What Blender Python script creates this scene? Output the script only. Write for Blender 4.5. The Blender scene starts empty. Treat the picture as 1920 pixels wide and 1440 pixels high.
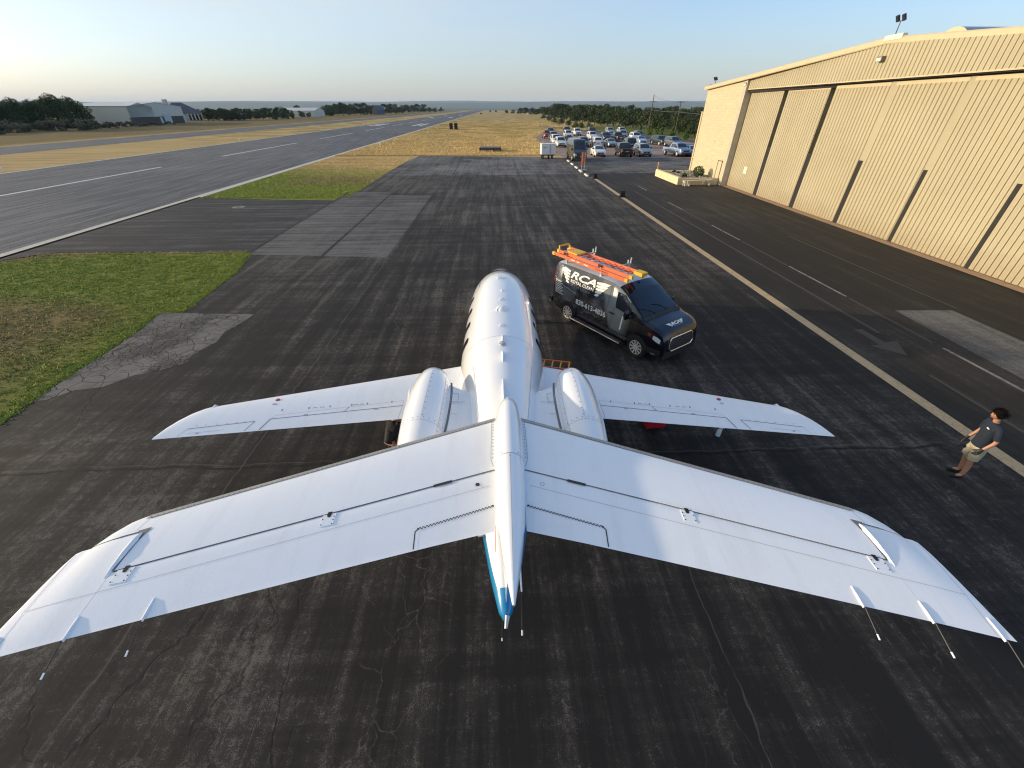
import bpy, bmesh, math, random
from mathutils import Vector, Matrix, noise
R = math.radians
random.seed(7)
SC = bpy.context.scene
COL = SC.collection

# ------------------------------------------------------------------ camera, sky, sun, exposure
CAM_H = 6.8
FPX = 750.0
PITCH = math.atan(517 / 750.0)
YAW = R(2.39)
cam_d = bpy.data.cameras.new("camera")
cam = bpy.data.objects.new("camera", cam_d)
COL.objects.link(cam)
cam_d.sensor_width = 36
cam_d.lens = FPX / 1920 * 36
cam_d.clip_start = 0.05
cam_d.clip_end = 60000
cam.location = (0, 0, CAM_H)
cam.rotation_euler = (R(90) - PITCH, 0, -YAW)
SC.camera = cam

SUN_EL = R(11.0)
SUN_DIR = Vector((-1.0, 0.13, 0)).normalized() * math.cos(SUN_EL) + Vector((0, 0, math.sin(SUN_EL)))
w = bpy.data.worlds.new("World")
SC.world = w
w.use_nodes = True
nt = w.node_tree
bg = nt.nodes["Background"]
sky = nt.nodes.new("ShaderNodeTexSky")
sky.sky_type = 'NISHITA'
sky.sun_disc = False
sky.sun_elevation = SUN_EL
sky.sun_rotation = math.atan2(SUN_DIR.x, SUN_DIR.y)
sky.altitude = 300
sky.air_density = 1.0
sky.dust_density = 2.4
sky.ozone_density = 4.2
tc = nt.nodes.new("ShaderNodeTexCoord")
mp = nt.nodes.new("ShaderNodeMapping")
mp.inputs["Scale"].default_value = (1.3, 1.6, 7.0)
mp.inputs["Rotation"].default_value = (0.15, 0.35, 0.5)
nz = nt.nodes.new("ShaderNodeTexNoise")
nz.inputs["Scale"].default_value = 1.6
nz.inputs["Detail"].default_value = 9
nz.inputs["Roughness"].default_value = 0.62
nz.inputs["Distortion"].default_value = 0.7
rmp = nt.nodes.new("ShaderNodeMapRange")
rmp.inputs[1].default_value = 0.43; rmp.inputs[2].default_value = 0.66
rmp.inputs[3].default_value = 0.58; rmp.inputs[4].default_value = 0.85
sep = nt.nodes.new("ShaderNodeSeparateXYZ")
west = nt.nodes.new("ShaderNodeMapRange")   # thin cirrus lies over the western half of the sky
west.inputs[1].default_value = 0.35; west.inputs[2].default_value = -0.45
west.inputs[3].default_value = 0.10; west.inputs[4].default_value = 1.0
up = nt.nodes.new("ShaderNodeMapRange")
up.inputs[1].default_value = 0.05; up.inputs[2].default_value = 0.16
mul = nt.nodes.new("ShaderNodeMath"); mul.operation = 'MULTIPLY'
mul2 = nt.nodes.new("ShaderNodeMath"); mul2.operation = 'MULTIPLY'
mixc = nt.nodes.new("ShaderNodeMixRGB")
mixc.inputs["Color2"].default_value = (2.45, 2.36, 2.00, 1)
L = nt.links.new
L(tc.outputs["Generated"], mp.inputs["Vector"]); L(mp.outputs[0], nz.inputs["Vector"])
L(nz.outputs["Fac"], rmp.inputs[0]); L(tc.outputs["Generated"], sep.inputs[0])
L(sep.outputs[0], west.inputs[0]); L(sep.outputs[2], up.inputs[0])
L(rmp.outputs[0], mul.inputs[0]); L(west.outputs[0], mul.inputs[1])
L(mul.outputs[0], mul2.inputs[0]); L(up.outputs[0], mul2.inputs[1])
L(mul2.outputs[0], mixc.inputs["Fac"]); L(sky.outputs[0], mixc.inputs["Color1"])
hzr = nt.nodes.new("ShaderNodeMapRange")   # pale summer haze low over the horizon
hzr.inputs[1].default_value = 0.0; hzr.inputs[2].default_value = 0.24
hzr.inputs[3].default_value = 0.58; hzr.inputs[4].default_value = 0.0
hzm = nt.nodes.new("ShaderNodeMixRGB"); hzm.inputs["Color2"].default_value = (2.40, 2.26, 2.12, 1)
L(sep.outputs[2], hzr.inputs[0]); L(hzr.outputs[0], hzm.inputs["Fac"]); L(mixc.outputs[0], hzm.inputs["Color1"])
L(hzm.outputs[0], bg.inputs["Color"])
bg.inputs["Strength"].default_value = 0.14

sd = bpy.data.lights.new("sun", 'SUN')
sd.energy = 2.0
sd.angle = R(1.2)
sd.color = (1.0, 0.79, 0.53)
sun = bpy.data.objects.new("sun", sd)
COL.objects.link(sun)
sun.rotation_euler = (-SUN_DIR).to_track_quat('-Z', 'Y').to_euler()
sun.location = (-50, 0, 60)
SC.view_settings.view_transform = 'Standard'
SC.view_settings.look = 'None'
SC.view_settings.exposure = 1.30
SC.view_settings.gamma = 1.0
SC.cycles.filter_width = 1.15

# ------------------------------------------------------------------ surveying helpers
def _ray(px, py, yaw):
    x = (px - 960) / FPX; y = -(py - 720) / FPX
    cp, sp = math.cos(PITCH), math.sin(PITCH)
    d = Vector((x, cp + y * sp, -sp + y * cp))
    c, s = math.cos(yaw), math.sin(yaw)
    return Vector((d.x * c + d.y * s, -d.x * s + d.y * c, d.z))
def W(px, py, z=0.0):
    """world point where a sight line of the survey photograph meets the level z"""
    d = _ray(px, py, YAW); t = (z - CAM_H) / d.z
    return Vector((d.x * t, d.y * t, z))
def height_over(px, py, base):
    """height whose image row is py, standing over the ground point base"""
    lo, hi = -2.0, 60.0
    for _ in range(40):
        m = (lo + hi) / 2
        q = Vector((base.x, base.y, m - CAM_H))
        c, s = math.cos(YAW), math.sin(YAW)
        yy = q.x * s + q.y * c
        fw = yy * math.cos(PITCH) - q.z * math.sin(PITCH); u = yy * math.sin(PITCH) + q.z * math.cos(PITCH)
        if 720 - FPX * u / fw > py: lo = m
        else: hi = m
    return lo

# ------------------------------------------------------------------ material helpers
class NT:
    def __init__(s, name):
        s.m = bpy.data.materials.new(name); s.m.use_nodes = True
        s.t = s.m.node_tree; s.b = s.t.nodes["Principled BSDF"]; s._o = None
    def obj(s):
        if s._o is None: s._o = s.t.nodes.new("ShaderNodeTexCoord").outputs["Object"]
        return s._o
    def set(s, k, v):
        i = s.b.inputs[k]
        if isinstance(v, bpy.types.NodeSocket): s.t.links.new(v, i)
        else: i.default_value = v
    def _in(s, sock, v):
        if isinstance(v, bpy.types.NodeSocket): s.t.links.new(v, sock)
        elif isinstance(v, (tuple, list)) and len(v) == 3 and sock.type == 'RGBA': sock.default_value = (*v, 1)
        else: sock.default_value = v
    def mapv(s, scale=(1, 1, 1), rot=(0, 0, 0), src=None):
        n = s.t.nodes.new("ShaderNodeMapping"); n.inputs["Scale"].default_value = scale; n.inputs["Rotation"].default_value = rot
        s.t.links.new(src or s.obj(), n.inputs["Vector"]); return n.outputs[0]
    def noise(s, scale, detail=4, rough=0.55, vec=None, dist=0):
        n = s.t.nodes.new("ShaderNodeTexNoise"); n.inputs["Scale"].default_value = scale; n.inputs["Detail"].default_value = detail
        n.inputs["Roughness"].default_value = rough; n.inputs["Distortion"].default_value = dist
        s.t.links.new(vec or s.obj(), n.inputs["Vector"]); return n.outputs["Fac"]
    def voro_edge(s, scale, vec=None):
        n = s.t.nodes.new("ShaderNodeTexVoronoi"); n.feature = 'DISTANCE_TO_EDGE'; n.inputs["Scale"].default_value = scale
        s.t.links.new(vec or s.obj(), n.inputs["Vector"]); return n.outputs["Distance"]
    def rng(s, v, a, b, c=0.0, d=1.0, smooth=False):
        n = s.t.nodes.new("ShaderNodeMapRange"); n.clamp = True
        if smooth: n.interpolation_type = 'SMOOTHSTEP'
        for i, x in enumerate((v, a, b, c, d)): s._in(n.inputs[i], x)
        return n.outputs[0]
    def math(s, op, a, b=0.0):
        n = s.t.nodes.new("ShaderNodeMath"); n.operation = op; s._in(n.inputs[0], a); s._in(n.inputs[1], b); return n.outputs[0]
    def mix(s, f, a, b, mode='MIX'):
        n = s.t.nodes.new("ShaderNodeMixRGB"); n.blend_type = mode
        s._in(n.inputs[0], f); s._in(n.inputs[1], a); s._in(n.inputs[2], b); return n.outputs[0]
    def xyz(s, src=None):
        n = s.t.nodes.new("ShaderNodeSeparateXYZ"); s.t.links.new(src or s.obj(), n.inputs[0]); return n.outputs
    def warp(s, amount, scale, src=None):
        n = s.t.nodes.new("ShaderNodeTexNoise"); n.inputs["Scale"].default_value = scale; n.inputs["Detail"].default_value = 4
        s.t.links.new(src or s.obj(), n.inputs["Vector"])
        v = s.t.nodes.new("ShaderNodeVectorMath"); v.operation = 'MULTIPLY_ADD'
        s.t.links.new(n.outputs["Color"], v.inputs[0]); v.inputs[1].default_value = (amount,) * 3
        s.t.links.new(src or s.obj(), v.inputs[2]); return v.outputs[0]
    def bump(s, h, strength=0.3, dist=0.02):
        n = s.t.nodes.new("ShaderNodeBump"); n.inputs["Strength"].default_value = strength; n.inputs["Distance"].default_value = dist
        s._in(n.inputs["Height"], h); s.t.links.new(n.outputs[0], s.b.inputs["Normal"])

def pm(name, col, rough=0.5, metal=0.0, var=0.12, scale=3.0, coat=0.0, bump=0.0, bscale=40.0, spec=None):
    """plain procedural material: colour broken up by two noises, roughness by one"""
    n = NT(name)
    a = n.noise(scale, 5); b = n.noise(scale * 9, 3)
    f = n.math('ADD', n.math('MULTIPLY', a, 0.7), n.math('MULTIPLY', b, 0.3))
    lo = tuple(c * (1 - var) for c in col); hi = tuple(min(1, c * (1 + var)) for c in col)
    n.set("Base Color", n.mix(n.rng(f, 0.3, 0.7), lo, hi))
    n.set("Roughness", n.rng(a, 0.3, 0.7, max(0.02, rough * 0.88), min(1, rough * 1.12)))
    n.set("Metallic", metal)
    if coat: n.set("Coat Weight", coat); n.set("Coat Roughness", 0.05)
    if spec is not None: n.set("Specular IOR Level", spec)
    if bump: n.bump(n.noise(bscale, 3), bump, 0.01)
    return n.m

# ------------------------------------------------------------------ mesh helpers
class MB:
    def __init__(s): s.v = []; s.f = []; s.m = []
    def add(s, vs, fs, mi=0):
        o = len(s.v); s.v += [tuple(p) for p in vs]; s.f += [tuple(i + o for i in f) for f in fs]; s.m += [mi] * len(fs); return s
    def box(s, x0, y0, z0, x1, y1, z1, mi=0, M=None):
        vs = [(x, y, z) for x in (x0, x1) for y in (y0, y1) for z in (z0, z1)]
        if M is not None: vs = [M @ Vector(v) for v in vs]
        return s.add(vs, [(0, 1, 3, 2), (4, 6, 7, 5), (0, 4, 5, 1), (2, 3, 7, 6), (0, 2, 6, 4), (1, 5, 7, 3)], mi)
    def tube(s, pts, rad, n=8, mi=0, cap=True):
        pts = [Vector(p) for p in pts]
        if not isinstance(rad, (list, tuple)): rad = [rad] * len(pts)
        rings = []
        prev = None
        for i, p in enumerate(pts):
            d = (pts[min(i + 1, len(pts) - 1)] - pts[max(i - 1, 0)]).normalized()
            if prev is None:
                u = d.cross(Vector((0, 0, 1)))
                if u.length < 1e-3: u = d.cross(Vector((0, 1, 0)))
            else: u = prev - d * prev.dot(d)
            u.normalize(); prev = u; v = d.cross(u)
            rings.append([p + (u * math.cos(a) + v * math.sin(a)) * rad[i] for a in [2 * math.pi * k / n for k in range(n)]])
        return s.loft(rings, mi, cap)
    def loft(s, rings, mi=0, cap=True, closed=True):
        n = len(rings[0]); vs = [p for r in rings for p in r]; fs = []
        for i in range(len(rings) - 1):
            for k in range(n if closed else n - 1):
                a = i * n + k; b = i * n + (k + 1) % n
                fs.append((a, b, b + n, a + n))
        if cap and closed:
            fs.append(tuple(reversed(range(n)))); fs.append(tuple(range(len(vs) - n, len(vs))))
        return s.add(vs, fs, mi)
    def grid(s, P, mi=0):
        n = len(P[0]); vs = [p for r in P for p in r]
        return s.add(vs, [(i * n + k, i * n + k + 1, (i + 1) * n + k + 1, (i + 1) * n + k) for i in range(len(P) - 1) for k in range(n - 1)], mi)
    def prism(s, poly, z0, z1, mi=0, M=None):
        n = len(poly); vs = [Vector((x, y, z0)) for x, y in poly] + [Vector((x, y, z1)) for x, y in poly]
        if M is not None: vs = [M @ v for v in vs]
        return s.add(vs, [tuple(reversed(range(n))), tuple(range(n, 2 * n))] + [(i, (i + 1) % n, (i + 1) % n + n, i + n) for i in range(n)], mi)
    def disc(s, c, nrm, r, n=16, mi=0, r0=0.0, thick=0.0):
        c = Vector(c); nrm = Vector(nrm).normalized(); u = nrm.orthogonal().normalized(); v = nrm.cross(u)
        ring = [c + (u * math.cos(2 * math.pi * k / n) + v * math.sin(2 * math.pi * k / n)) * r for k in range(n)]
        if thick: return s.loft([ring, [p + nrm * thick for p in ring]], mi)
        if r0:
            ring2 = [c + (u * math.cos(2 * math.pi * k / n) + v * math.sin(2 * math.pi * k / n)) * r0 for k in range(n)]
            return s.loft([ring, ring2], mi, cap=False)
        return s.add(ring, [tuple(range(n))], mi)
    def build(s, name, mats, parent=None, smooth=False, angle=40, loc=None, fix=False):
        me = bpy.data.meshes.new(name)
        me.from_pydata(s.v, [], s.f)
        if not isinstance(mats, (list, tuple)): mats = [mats]
        for m in mats: me.materials.append(m)
        me.polygons.foreach_set("material_index", s.m)
        if fix or smooth:
            bm = bmesh.new(); bm.from_mesh(me); bmesh.ops.recalc_face_normals(bm, faces=bm.faces); bm.to_mesh(me); bm.free()
        if smooth:
            me.polygons.foreach_set("use_smooth", [True] * len(me.polygons))
            me.set_sharp_from_angle(angle=R(angle))
        me.update()
        o = bpy.data.objects.new(name, me); COL.objects.link(o)
        if parent is not None: o.parent = parent
        if loc is not None: o.location = loc
        return o

def tag(o, label=None, cat=None, group=None, kind=None):
    if label: o["label"] = label
    if cat: o["category"] = cat
    if group: o["group"] = group
    if kind: o["kind"] = kind
    return o
def thing(name, label, cat, loc=(0, 0, 0), rz=0.0, group=None):
    o = bpy.data.objects.new(name, None); COL.objects.link(o); o.location = loc; o.rotation_euler = (0, 0, rz)
    o.empty_display_size = 0.3
    return tag(o, label, cat, group)
def copy_tree(src, kids, loc, rz=0.0, label=None, group=None, scale=None):
    c = src.copy(); COL.objects.link(c); c.location = loc; c.rotation_euler = (0, 0, rz)
    if scale is not None: c.scale = scale if isinstance(scale, (tuple, list)) else (scale,) * 3
    if label: c["label"] = label
    if group: c["group"] = group
    def rec(o, par):
        for k in kids.get(o.name, ()):
            d = k.copy(); COL.objects.link(d); d.parent = par; rec(k, d)
    rec(src, c)
    return c
def kids_of(root):
    out = {}
    for o in COL.objects:
        if o.parent: out.setdefault(o.parent.name, []).append(o)
    return out
def lerp(a, b, t): return a + (b - a) * t
def interp(tab, x):
    if x <= tab[0][0]: return tab[0][1]
    for (x0, y0), (x1, y1) in zip(tab, tab[1:]):
        if x <= x1: return lerp(y0, y1, (x - x0) / (x1 - x0)) if x1 > x0 else y1
    return tab[-1][1]
def sheet(name, poly, z, mat, kind='structure', label=None, cat=None, sub=0):
    mb = MB(); mb.add([(x, y, z) for x, y in poly], [tuple(range(len(poly)))])
    o = mb.build(name, mat)
    if o.data.polygons[0].normal.z < 0: o.data.flip_normals()
    o["kind"] = kind
    return o
# ------------------------------------------------------------------ ground, pavements, paint
def grass_colour(n):
    """green lawn near the taxi connector, straw elsewhere, by position"""
    x, y, z = n.xyz()
    v = n.warp(3.0, 0.35)
    wx, wy, wz = n.xyz(v)
    big = n.noise(0.10, 5, 0.6); mid = n.noise(0.8, 5, 0.65); fine = n.noise(9.0, 6, 0.75)
    streak = n.noise(1.0, 5, 0.6, n.mapv((0.06, 0.7, 1)))
    straw = n.mix(n.rng(fine, 0.25, 0.75), (0.33, 0.215, 0.085), (0.80, 0.60, 0.29))
    straw = n.mix(n.rng(streak, 0.46, 0.74, 0, 0.6), straw, (0.19, 0.125, 0.045))
    straw = n.mix(n.math('MULTIPLY', n.rng(wy, 85, 190), n.rng(big, 0.42, 0.58, 0.05, 0.75)), straw, (0.21, 0.17, 0.055))
    green = n.mix(n.rng(fine, 0.3, 0.75), (0.095, 0.125, 0.022), (0.38, 0.41, 0.075))
    green = n.mix(n.rng(mid, 0.45, 0.7), green, (0.24, 0.25, 0.055))
    dry = n.mix(n.rng(fine, 0.3, 0.7), (0.14, 0.105, 0.045), (0.42, 0.32, 0.135))
    # lawn south of the connector: green toward the connector, dry to the south-west
    inA = n.math('MULTIPLY', n.rng(wy, 24.5, 26.5, 1, 0), n.rng(x, -50, -40, 0, 1))
    band = n.math('ABSOLUTE', n.math('ADD', n.math('ADD', wy, n.math('MULTIPLY', wx, 0.22)), n.math('ADD', n.math('MULTIPLY', mid, 2.4), -12.4)))
    dA = n.math('MULTIPLY', n.rng(band, 1.8, 4.6, 0.95, 0, True), n.rng(wx, -15.4, -12.4, 1, 0.1))
    dA2 = n.rng(n.math('ADD', n.math('MULTIPLY', wx, 0.55), n.math('MULTIPLY', wy, -1.0)), -38.5, -36.5, 1, 0, True)
    rim = n.rng(n.math('ADD', wx, n.math('MULTIPLY', mid, 2)), -15.2, -13.2, 0, 0.7)
    A = n.mix(n.math('MAXIMUM', dA, dA2), green, dry)
    # lawn north of the connector
    inB = n.math('MULTIPLY', n.rng(wy, 30, 31, 0, 1), n.rng(n.math('ADD', wy, n.math('ADD', n.math('MULTIPLY', mid, 9.0), n.math('MULTIPLY', wx, 0.35))), 52, 66, 1, 0))
    inB = n.math('MULTIPLY', inB, n.rng(x, -40, -30, 0, 1))
    brown = n.math('MULTIPLY', n.rng(n.math('ABSOLUTE', n.math('ADD', wy, -53.5)), 1.8, 4.4, 1, 0), n.rng(wx, -24, -19))
    B = n.mix(n.math('MULTIPLY', brown, 0.8), green, dry)
    col = n.mix(inA, straw, A); col = n.mix(inB, col, B)
    # verge past the parallel taxiway and past the car park
    col = n.mix(n.rng(x, -112, -104, 0.85, 0), col, n.mix(n.rng(fine, 0.3, 0.7), (0.10, 0.08, 0.038), (0.24, 0.18, 0.08)))  # past the taxiway the ground's shade is painted in as olive-brown
    col = n.mix(n.math('MULTIPLY', n.rng(x, 35, 42), n.rng(wy, 250, 200)), col, n.mix(fine, (0.07, 0.10, 0.02), (0.20, 0.22, 0.05)))
    col = n.mix(n.rng(y, 1700, 2600), col, (0.035, 0.05, 0.02))
    return col, fine
n = NT("grass_ground"); col, fine = grass_colour(n); mid_ = n.noise(1.6, 5, 0.7)
n.set("Base Color", col); n.set("Roughness", 0.95); n.set("Specular IOR Level", 0.1); n.bump(n.math('ADD', fine, mid_), 1.0, 0.22)
M_GROUND = n.m
n = NT("grass_blade"); col, fine = grass_colour(n)
n.set("Base Color", n.mix(0.9, col, n.mix(1.0, col, (1.45, 1.45, 1.35), 'MULTIPLY'))); n.set("Roughness", 0.8); n.set("Specular IOR Level", 0.2)
M_BLADE = n.m

def asphalt(name, dark, light, worn=0.6, sy=0.5, sx=0.25, th=(0.50, 0.66), crack=0.0, pale_crack=0.0, seam=(), pale_seam=(), rough=0.82, big=0.11, fade=None, grain=0.8):
    n = NT(name)
    g1 = n.noise(7, 8, 0.86); g2 = n.noise(60, 3, 0.75)
    gr = n.math('ADD', n.math('MULTIPLY', g1, 0.6), n.math('MULTIPLY', g2, 0.4))
    vY = n.noise(1.0, 7, 0.72, n.mapv((2.0, 0.10, 1))); vX = n.noise(1.0, 7, 0.72, n.mapv((0.09, 1.7, 1)))
    L = n.noise(big, 4, 0.6); L2 = n.noise(0.6, 4, 0.65)
    v = n.math('ADD', n.math('MULTIPLY', vY, sy), n.math('MULTIPLY', vX, sx))
    rest = max(0.0, 1 - sy - sx)
    v = n.math('ADD', v, n.math('MULTIPLY', n.math('ADD', n.math('MULTIPLY', L, 0.65), n.math('MULTIPLY', L2, 0.35)), rest))
    if fade: v = n.math('ADD', v, n.rng(n.xyz()[1], fade[0], fade[1], 0, fade[2]))
    vg = n.math('ADD', v, n.math('MULTIPLY', n.math('SUBTRACT', gr, 0.5), grain))
    m = n.rng(vg, th[0], th[1], 0, 1, True)
    wide = n.rng(v, 0.46, 0.58, 0.0, 0.30)
    base = n.mix(n.math('MULTIPLY', n.math('MAXIMUM', m, wide), worn), dark, light)
    base = n.mix(n.rng(g2, 0.25, 0.5, 0.5, 0.0), base, tuple(c * 0.35 for c in dark))
    base = n.mix(n.rng(n.noise(0.22, 3, 0.5, n.warp(1.0, 0.8)), 0.60, 0.74, 0, 0.5), base, n.mix(1.0, base, (1.35, 1.15, 0.95), 'MULTIPLY'))
    h = gr
    if crack:
        ce = n.voro_edge(0.42, n.mapv((1.0, 0.32, 1), src=n.warp(0.5, 1.6)))
        cm = n.math('MULTIPLY', n.rng(ce, 0.002, 0.007, 1, 0), n.rng(n.noise(0.2, 3), 0.50, 0.56))
        ce2 = n.voro_edge(1.9, n.mapv((1.0, 0.6, 1), src=n.warp(0.25, 3.0)))
        cm2 = n.math('MULTIPLY', n.rng(ce2, 0.006, 0.022, 0.8, 0), n.rng(n.noise(0.3, 4, 0.6), 0.58, 0.64))
        cm = n.math('MAXIMUM', cm, cm2)
        base = n.mix(n.math('MULTIPLY', cm, crack), base, (0.003, 0.003, 0.003))
        h = n.math('SUBTRACT', h, n.math('MULTIPLY', cm, 0.6))
    if pale_crack:
        ce = n.voro_edge(2.2, n.mapv((1.0, 0.45, 1), (0, 0, 0.08), src=n.warp(0.22, 4.0)))
        cm = n.math('MULTIPLY', n.rng(ce, 0.004, 0.016, 1, 0), n.rng(n.noise(1.0, 4, 0.6, n.mapv((0.55, 0.12, 1))), 0.54, 0.62))
        cm = n.math('MULTIPLY', cm, n.rng(g1, 0.40, 0.55))
        base = n.mix(n.math('MULTIPLY', cm, pale_crack), base, light)
    if seam or pale_seam:
        x, y, z = n.xyz(n.warp(0.40, 0.8)); brk = n.rng(n.noise(1.1, 4, 0.7), 0.35, 0.5)
        for lst, colr in ((seam, (0.003, 0.003, 0.003)), (pale_seam, light)):
            for ax, pos, wd in lst:
                q = n.rng(n.math('ABSOLUTE', n.math('SUBTRACT', x if ax == 'x' else y, pos + 0.2)), wd * 0.5, wd * 1.5, 1, 0)
                base = n.mix(n.math('MULTIPLY', q, n.math('MULTIPLY', brk, 0.85 if lst is seam else 0.4)), base, colr)
    n.set("Base Color", base); n.set("Roughness", n.rng(v, 0.3, 0.7, rough, min(1, rough + 0.12))); n.set("Specular IOR Level", 0.3)
    n.bump(h, 0.5, 0.008)
    return n.m

M_APRON = asphalt("apron_asphalt", (0.0130, 0.0119, 0.0112), (0.128, 0.112, 0.096), 0.92, 0.40, 0.20, (0.505, 0.61), 0.45, 0.6, [('y', 6.75, 0.03), ('y', 44.5, 0.03)], [('x', -5.95, 0.018), ('x', 3.3, 0.010), ('y', 6.85, 0.015)], fade=(10, 55, 0.045))
M_LANE = asphalt("lane_asphalt", (0.017, 0.0155, 0.014), (0.090, 0.080, 0.068), 0.8, 0.5, 0.0, (0.53, 0.63), 0.0, 0.2, big=0.07)
M_OLDAPRON = asphalt("old_apron", (0.036, 0.033, 0.031), (0.195, 0.182, 0.168), 1.0, 0.25, 0.35, (0.45, 0.56), 0.5, 0.0, [('y', 70.5, 0.06), ('y', 57.5, 0.06), ('x', 3.2, 0.05), ('x', -5.0, 0.05)])
M_RUNWAY = asphalt("runway_asphalt", (0.040, 0.040, 0.043), (0.155, 0.150, 0.150), 1.0, 0.75, 0.0, (0.44, 0.58), 0.3, 0.0, rough=0.62, big=0.03)
M_CONN = asphalt("connector_asphalt", (0.016, 0.017, 0.019), (0.105, 0.10, 0.098), 0.9, 0.1, 0.6, (0.50, 0.60))
M_ROAD = asphalt("road_asphalt", (0.05, 0.05, 0.052), (0.13, 0.13, 0.13), 0.9, 0.3, 0.3, (0.45, 0.58))
M_CONC = asphalt("patch_concrete", (0.047, 0.043, 0.040), (0.150, 0.140, 0.130), 1.0, 0.12, 0.55, (0.43, 0.57), 0.15)
M_PALE = asphalt("pale_patch", (0.075, 0.073, 0.070), (0.17, 0.165, 0.155), 1.0, 0.4, 0.2, (0.43, 0.57))

n = NT("cracked_pavement")
wv = n.warp(0.25, 1.2)
e1 = n.voro_edge(2.1, wv); e2 = n.voro_edge(4.2, n.warp(0.1, 3))
den = n.noise(0.55, 3)
c1 = n.math('MULTIPLY', n.rng(e1, 0.010, 0.045, 1, 0), n.rng(n.noise(0.9, 4, 0.7), 0.32, 0.50)); c2 = n.math('MULTIPLY', n.rng(e2, 0.02, 0.06, 1, 0), n.rng(den, 0.42, 0.56))
ck = n.math('MAXIMUM', c1, c2)
base = n.mix(n.rng(n.noise(1.2, 5, 0.7), 0.3, 0.7), (0.12, 0.11, 0.10), (0.235, 0.22, 0.20))
base = n.mix(n.rng(n.noise(30, 5, 0.8), 0.35, 0.7), n.mix(1, base, (0.7, 0.68, 0.66), 'MULTIPLY'), base)
base = n.mix(n.rng(n.noise(0.55, 5, 0.65), 0.50, 0.60, 0, 0.8), base, (0.055, 0.050, 0.046))
n.set("Base Color", n.mix(n.math('MULTIPLY', ck, 0.85), base, (0.012, 0.011, 0.010))); n.set("Roughness", 0.9); n.set("Specular IOR Level", 0.3)
n.bump(n.math('SUBTRACT', 1.0, ck), 0.6, 0.02)
M_CRACKED = n.m

n = NT("gravel_ground")
gv = n.noise(2.2, 7, 0.75); base = n.mix(n.rng(gv, 0.3, 0.7), (0.17, 0.105, 0.078), (0.30, 0.20, 0.155))
base = n.mix(n.rng(n.noise(0.25, 3), 0.4, 0.7), base, (0.30, 0.235, 0.20))
n.set("Base Color", base); n.set("Roughness", 0.95); n.bump(gv, 0.7, 0.05)
M_GRAVEL = n.m

def paint(name, col, wear=0.45, col_under=(0.03, 0.028, 0.026)):
    n = NT(name)
    f = n.noise(14, 7, 0.8); g = n.noise(1.3, 3)
    c = n.mix(n.rng(n.noise(6, 5), 0.3, 0.7), tuple(x * 0.78 for x in col), col)
    wv = n.voro_edge(5.0, n.warp(0.3, 4.0)); cr = n.rng(wv, 0.01, 0.04, 1, 0)
    m = n.math('MAXIMUM', n.rng(n.math('ADD', f, n.math('MULTIPLY', g, 0.25)), 0.95 - wear * 0.6, 1.05 - wear * 0.6 + 0.03, 0, 0.9), n.math('MULTIPLY', cr, n.rng(g, 0.45, 0.6, 0, 0.5)))
    n.set("Base Color", n.mix(m, c, col_under)); n.set("Roughness", 0.75)
    return n.m
M_YPAINT = paint("tan_line_paint", (0.52, 0.385, 0.22), 0.35)
M_WPAINT = paint("white_line_paint", (0.30, 0.29, 0.275), 0.6)
M_WWORN = paint("worn_line_paint", (0.13, 0.125, 0.118), 0.85)
M_RWPAINT = paint("runway_paint", (0.62, 0.62, 0.60), 0.3, (0.07, 0.07, 0.075))
M_EDGE = paint("runway_edge_paint", (0.60, 0.54, 0.44), 0.25, (0.07, 0.07, 0.075))

# one terrain sheet: level airfield, falling away past the runway end, out to the far horizon
def terrain_z(x, y):
    d = y
    z = -0.025
    if d > 1850: z -= min(75.0, (d - 1850) * 0.055)
    if x > 75: z -= min(14.0, (x - 75) * 0.045)
    if x < -400: z -= min(20.0, (-400 - x) * 0.02)
    return z
xs = [-16000, -9000, -5000, -2500, -1200, -700, -400, -250, -160, -100, -60, -30, 0, 30, 60, 75, 90, 120, 180, 260, 400, 700, 1300, 2500, 5000, 9000, 16000]
ys = [-3000, -800, -200, -50, 0, 50, 100, 150, 250, 400, 700, 1100, 1500, 1850, 2000, 2300, 2800, 3400, 4500, 6500, 9000, 12000, 16000]
mb = MB(); mb.grid([[(x, y, terrain_z(x, y)) for x in xs] for y in ys])
o = mb.build("ground", M_GROUND)
if o.data.polygons[0].normal.z < 0: o.data.flip_normals()
o["kind"] = "structure"

M_HILL = pm("hill_scrub", (0.045, 0.065, 0.03), 0.95, var=0.4, scale=0.002)
def ridge(y0, depth, base, top, seed):
    g = []
    for j in range(7):
        t = j / 6; row = []
        for i in range(121):
            x = lerp(-20000, 16000, i / 120)
            h = noise.fractal(Vector((x * 0.00035, seed, t * 0.7)), 1.0, 2.1, 5) * 0.5 + noise.noise(Vector((x * 0.0002, seed + 9, 0))) * 0.35
            row.append((x, y0 + depth * t, base + (top - base) * math.sin(t * math.pi) ** 0.8 * (1.0 + 0.22 * h)))
        g.append(row)
    return g
mb = MB(); mb.grid(ridge(7600, 3500, -80, 100, 3.3)); mb.grid(ridge(11200, 3500, -80, 160, 8.1)); mb.grid(ridge(5200, 1500, -80, 5, 1.7))
o = mb.build("hills", M_HILL, smooth=True); o["kind"] = "structure"

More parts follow.
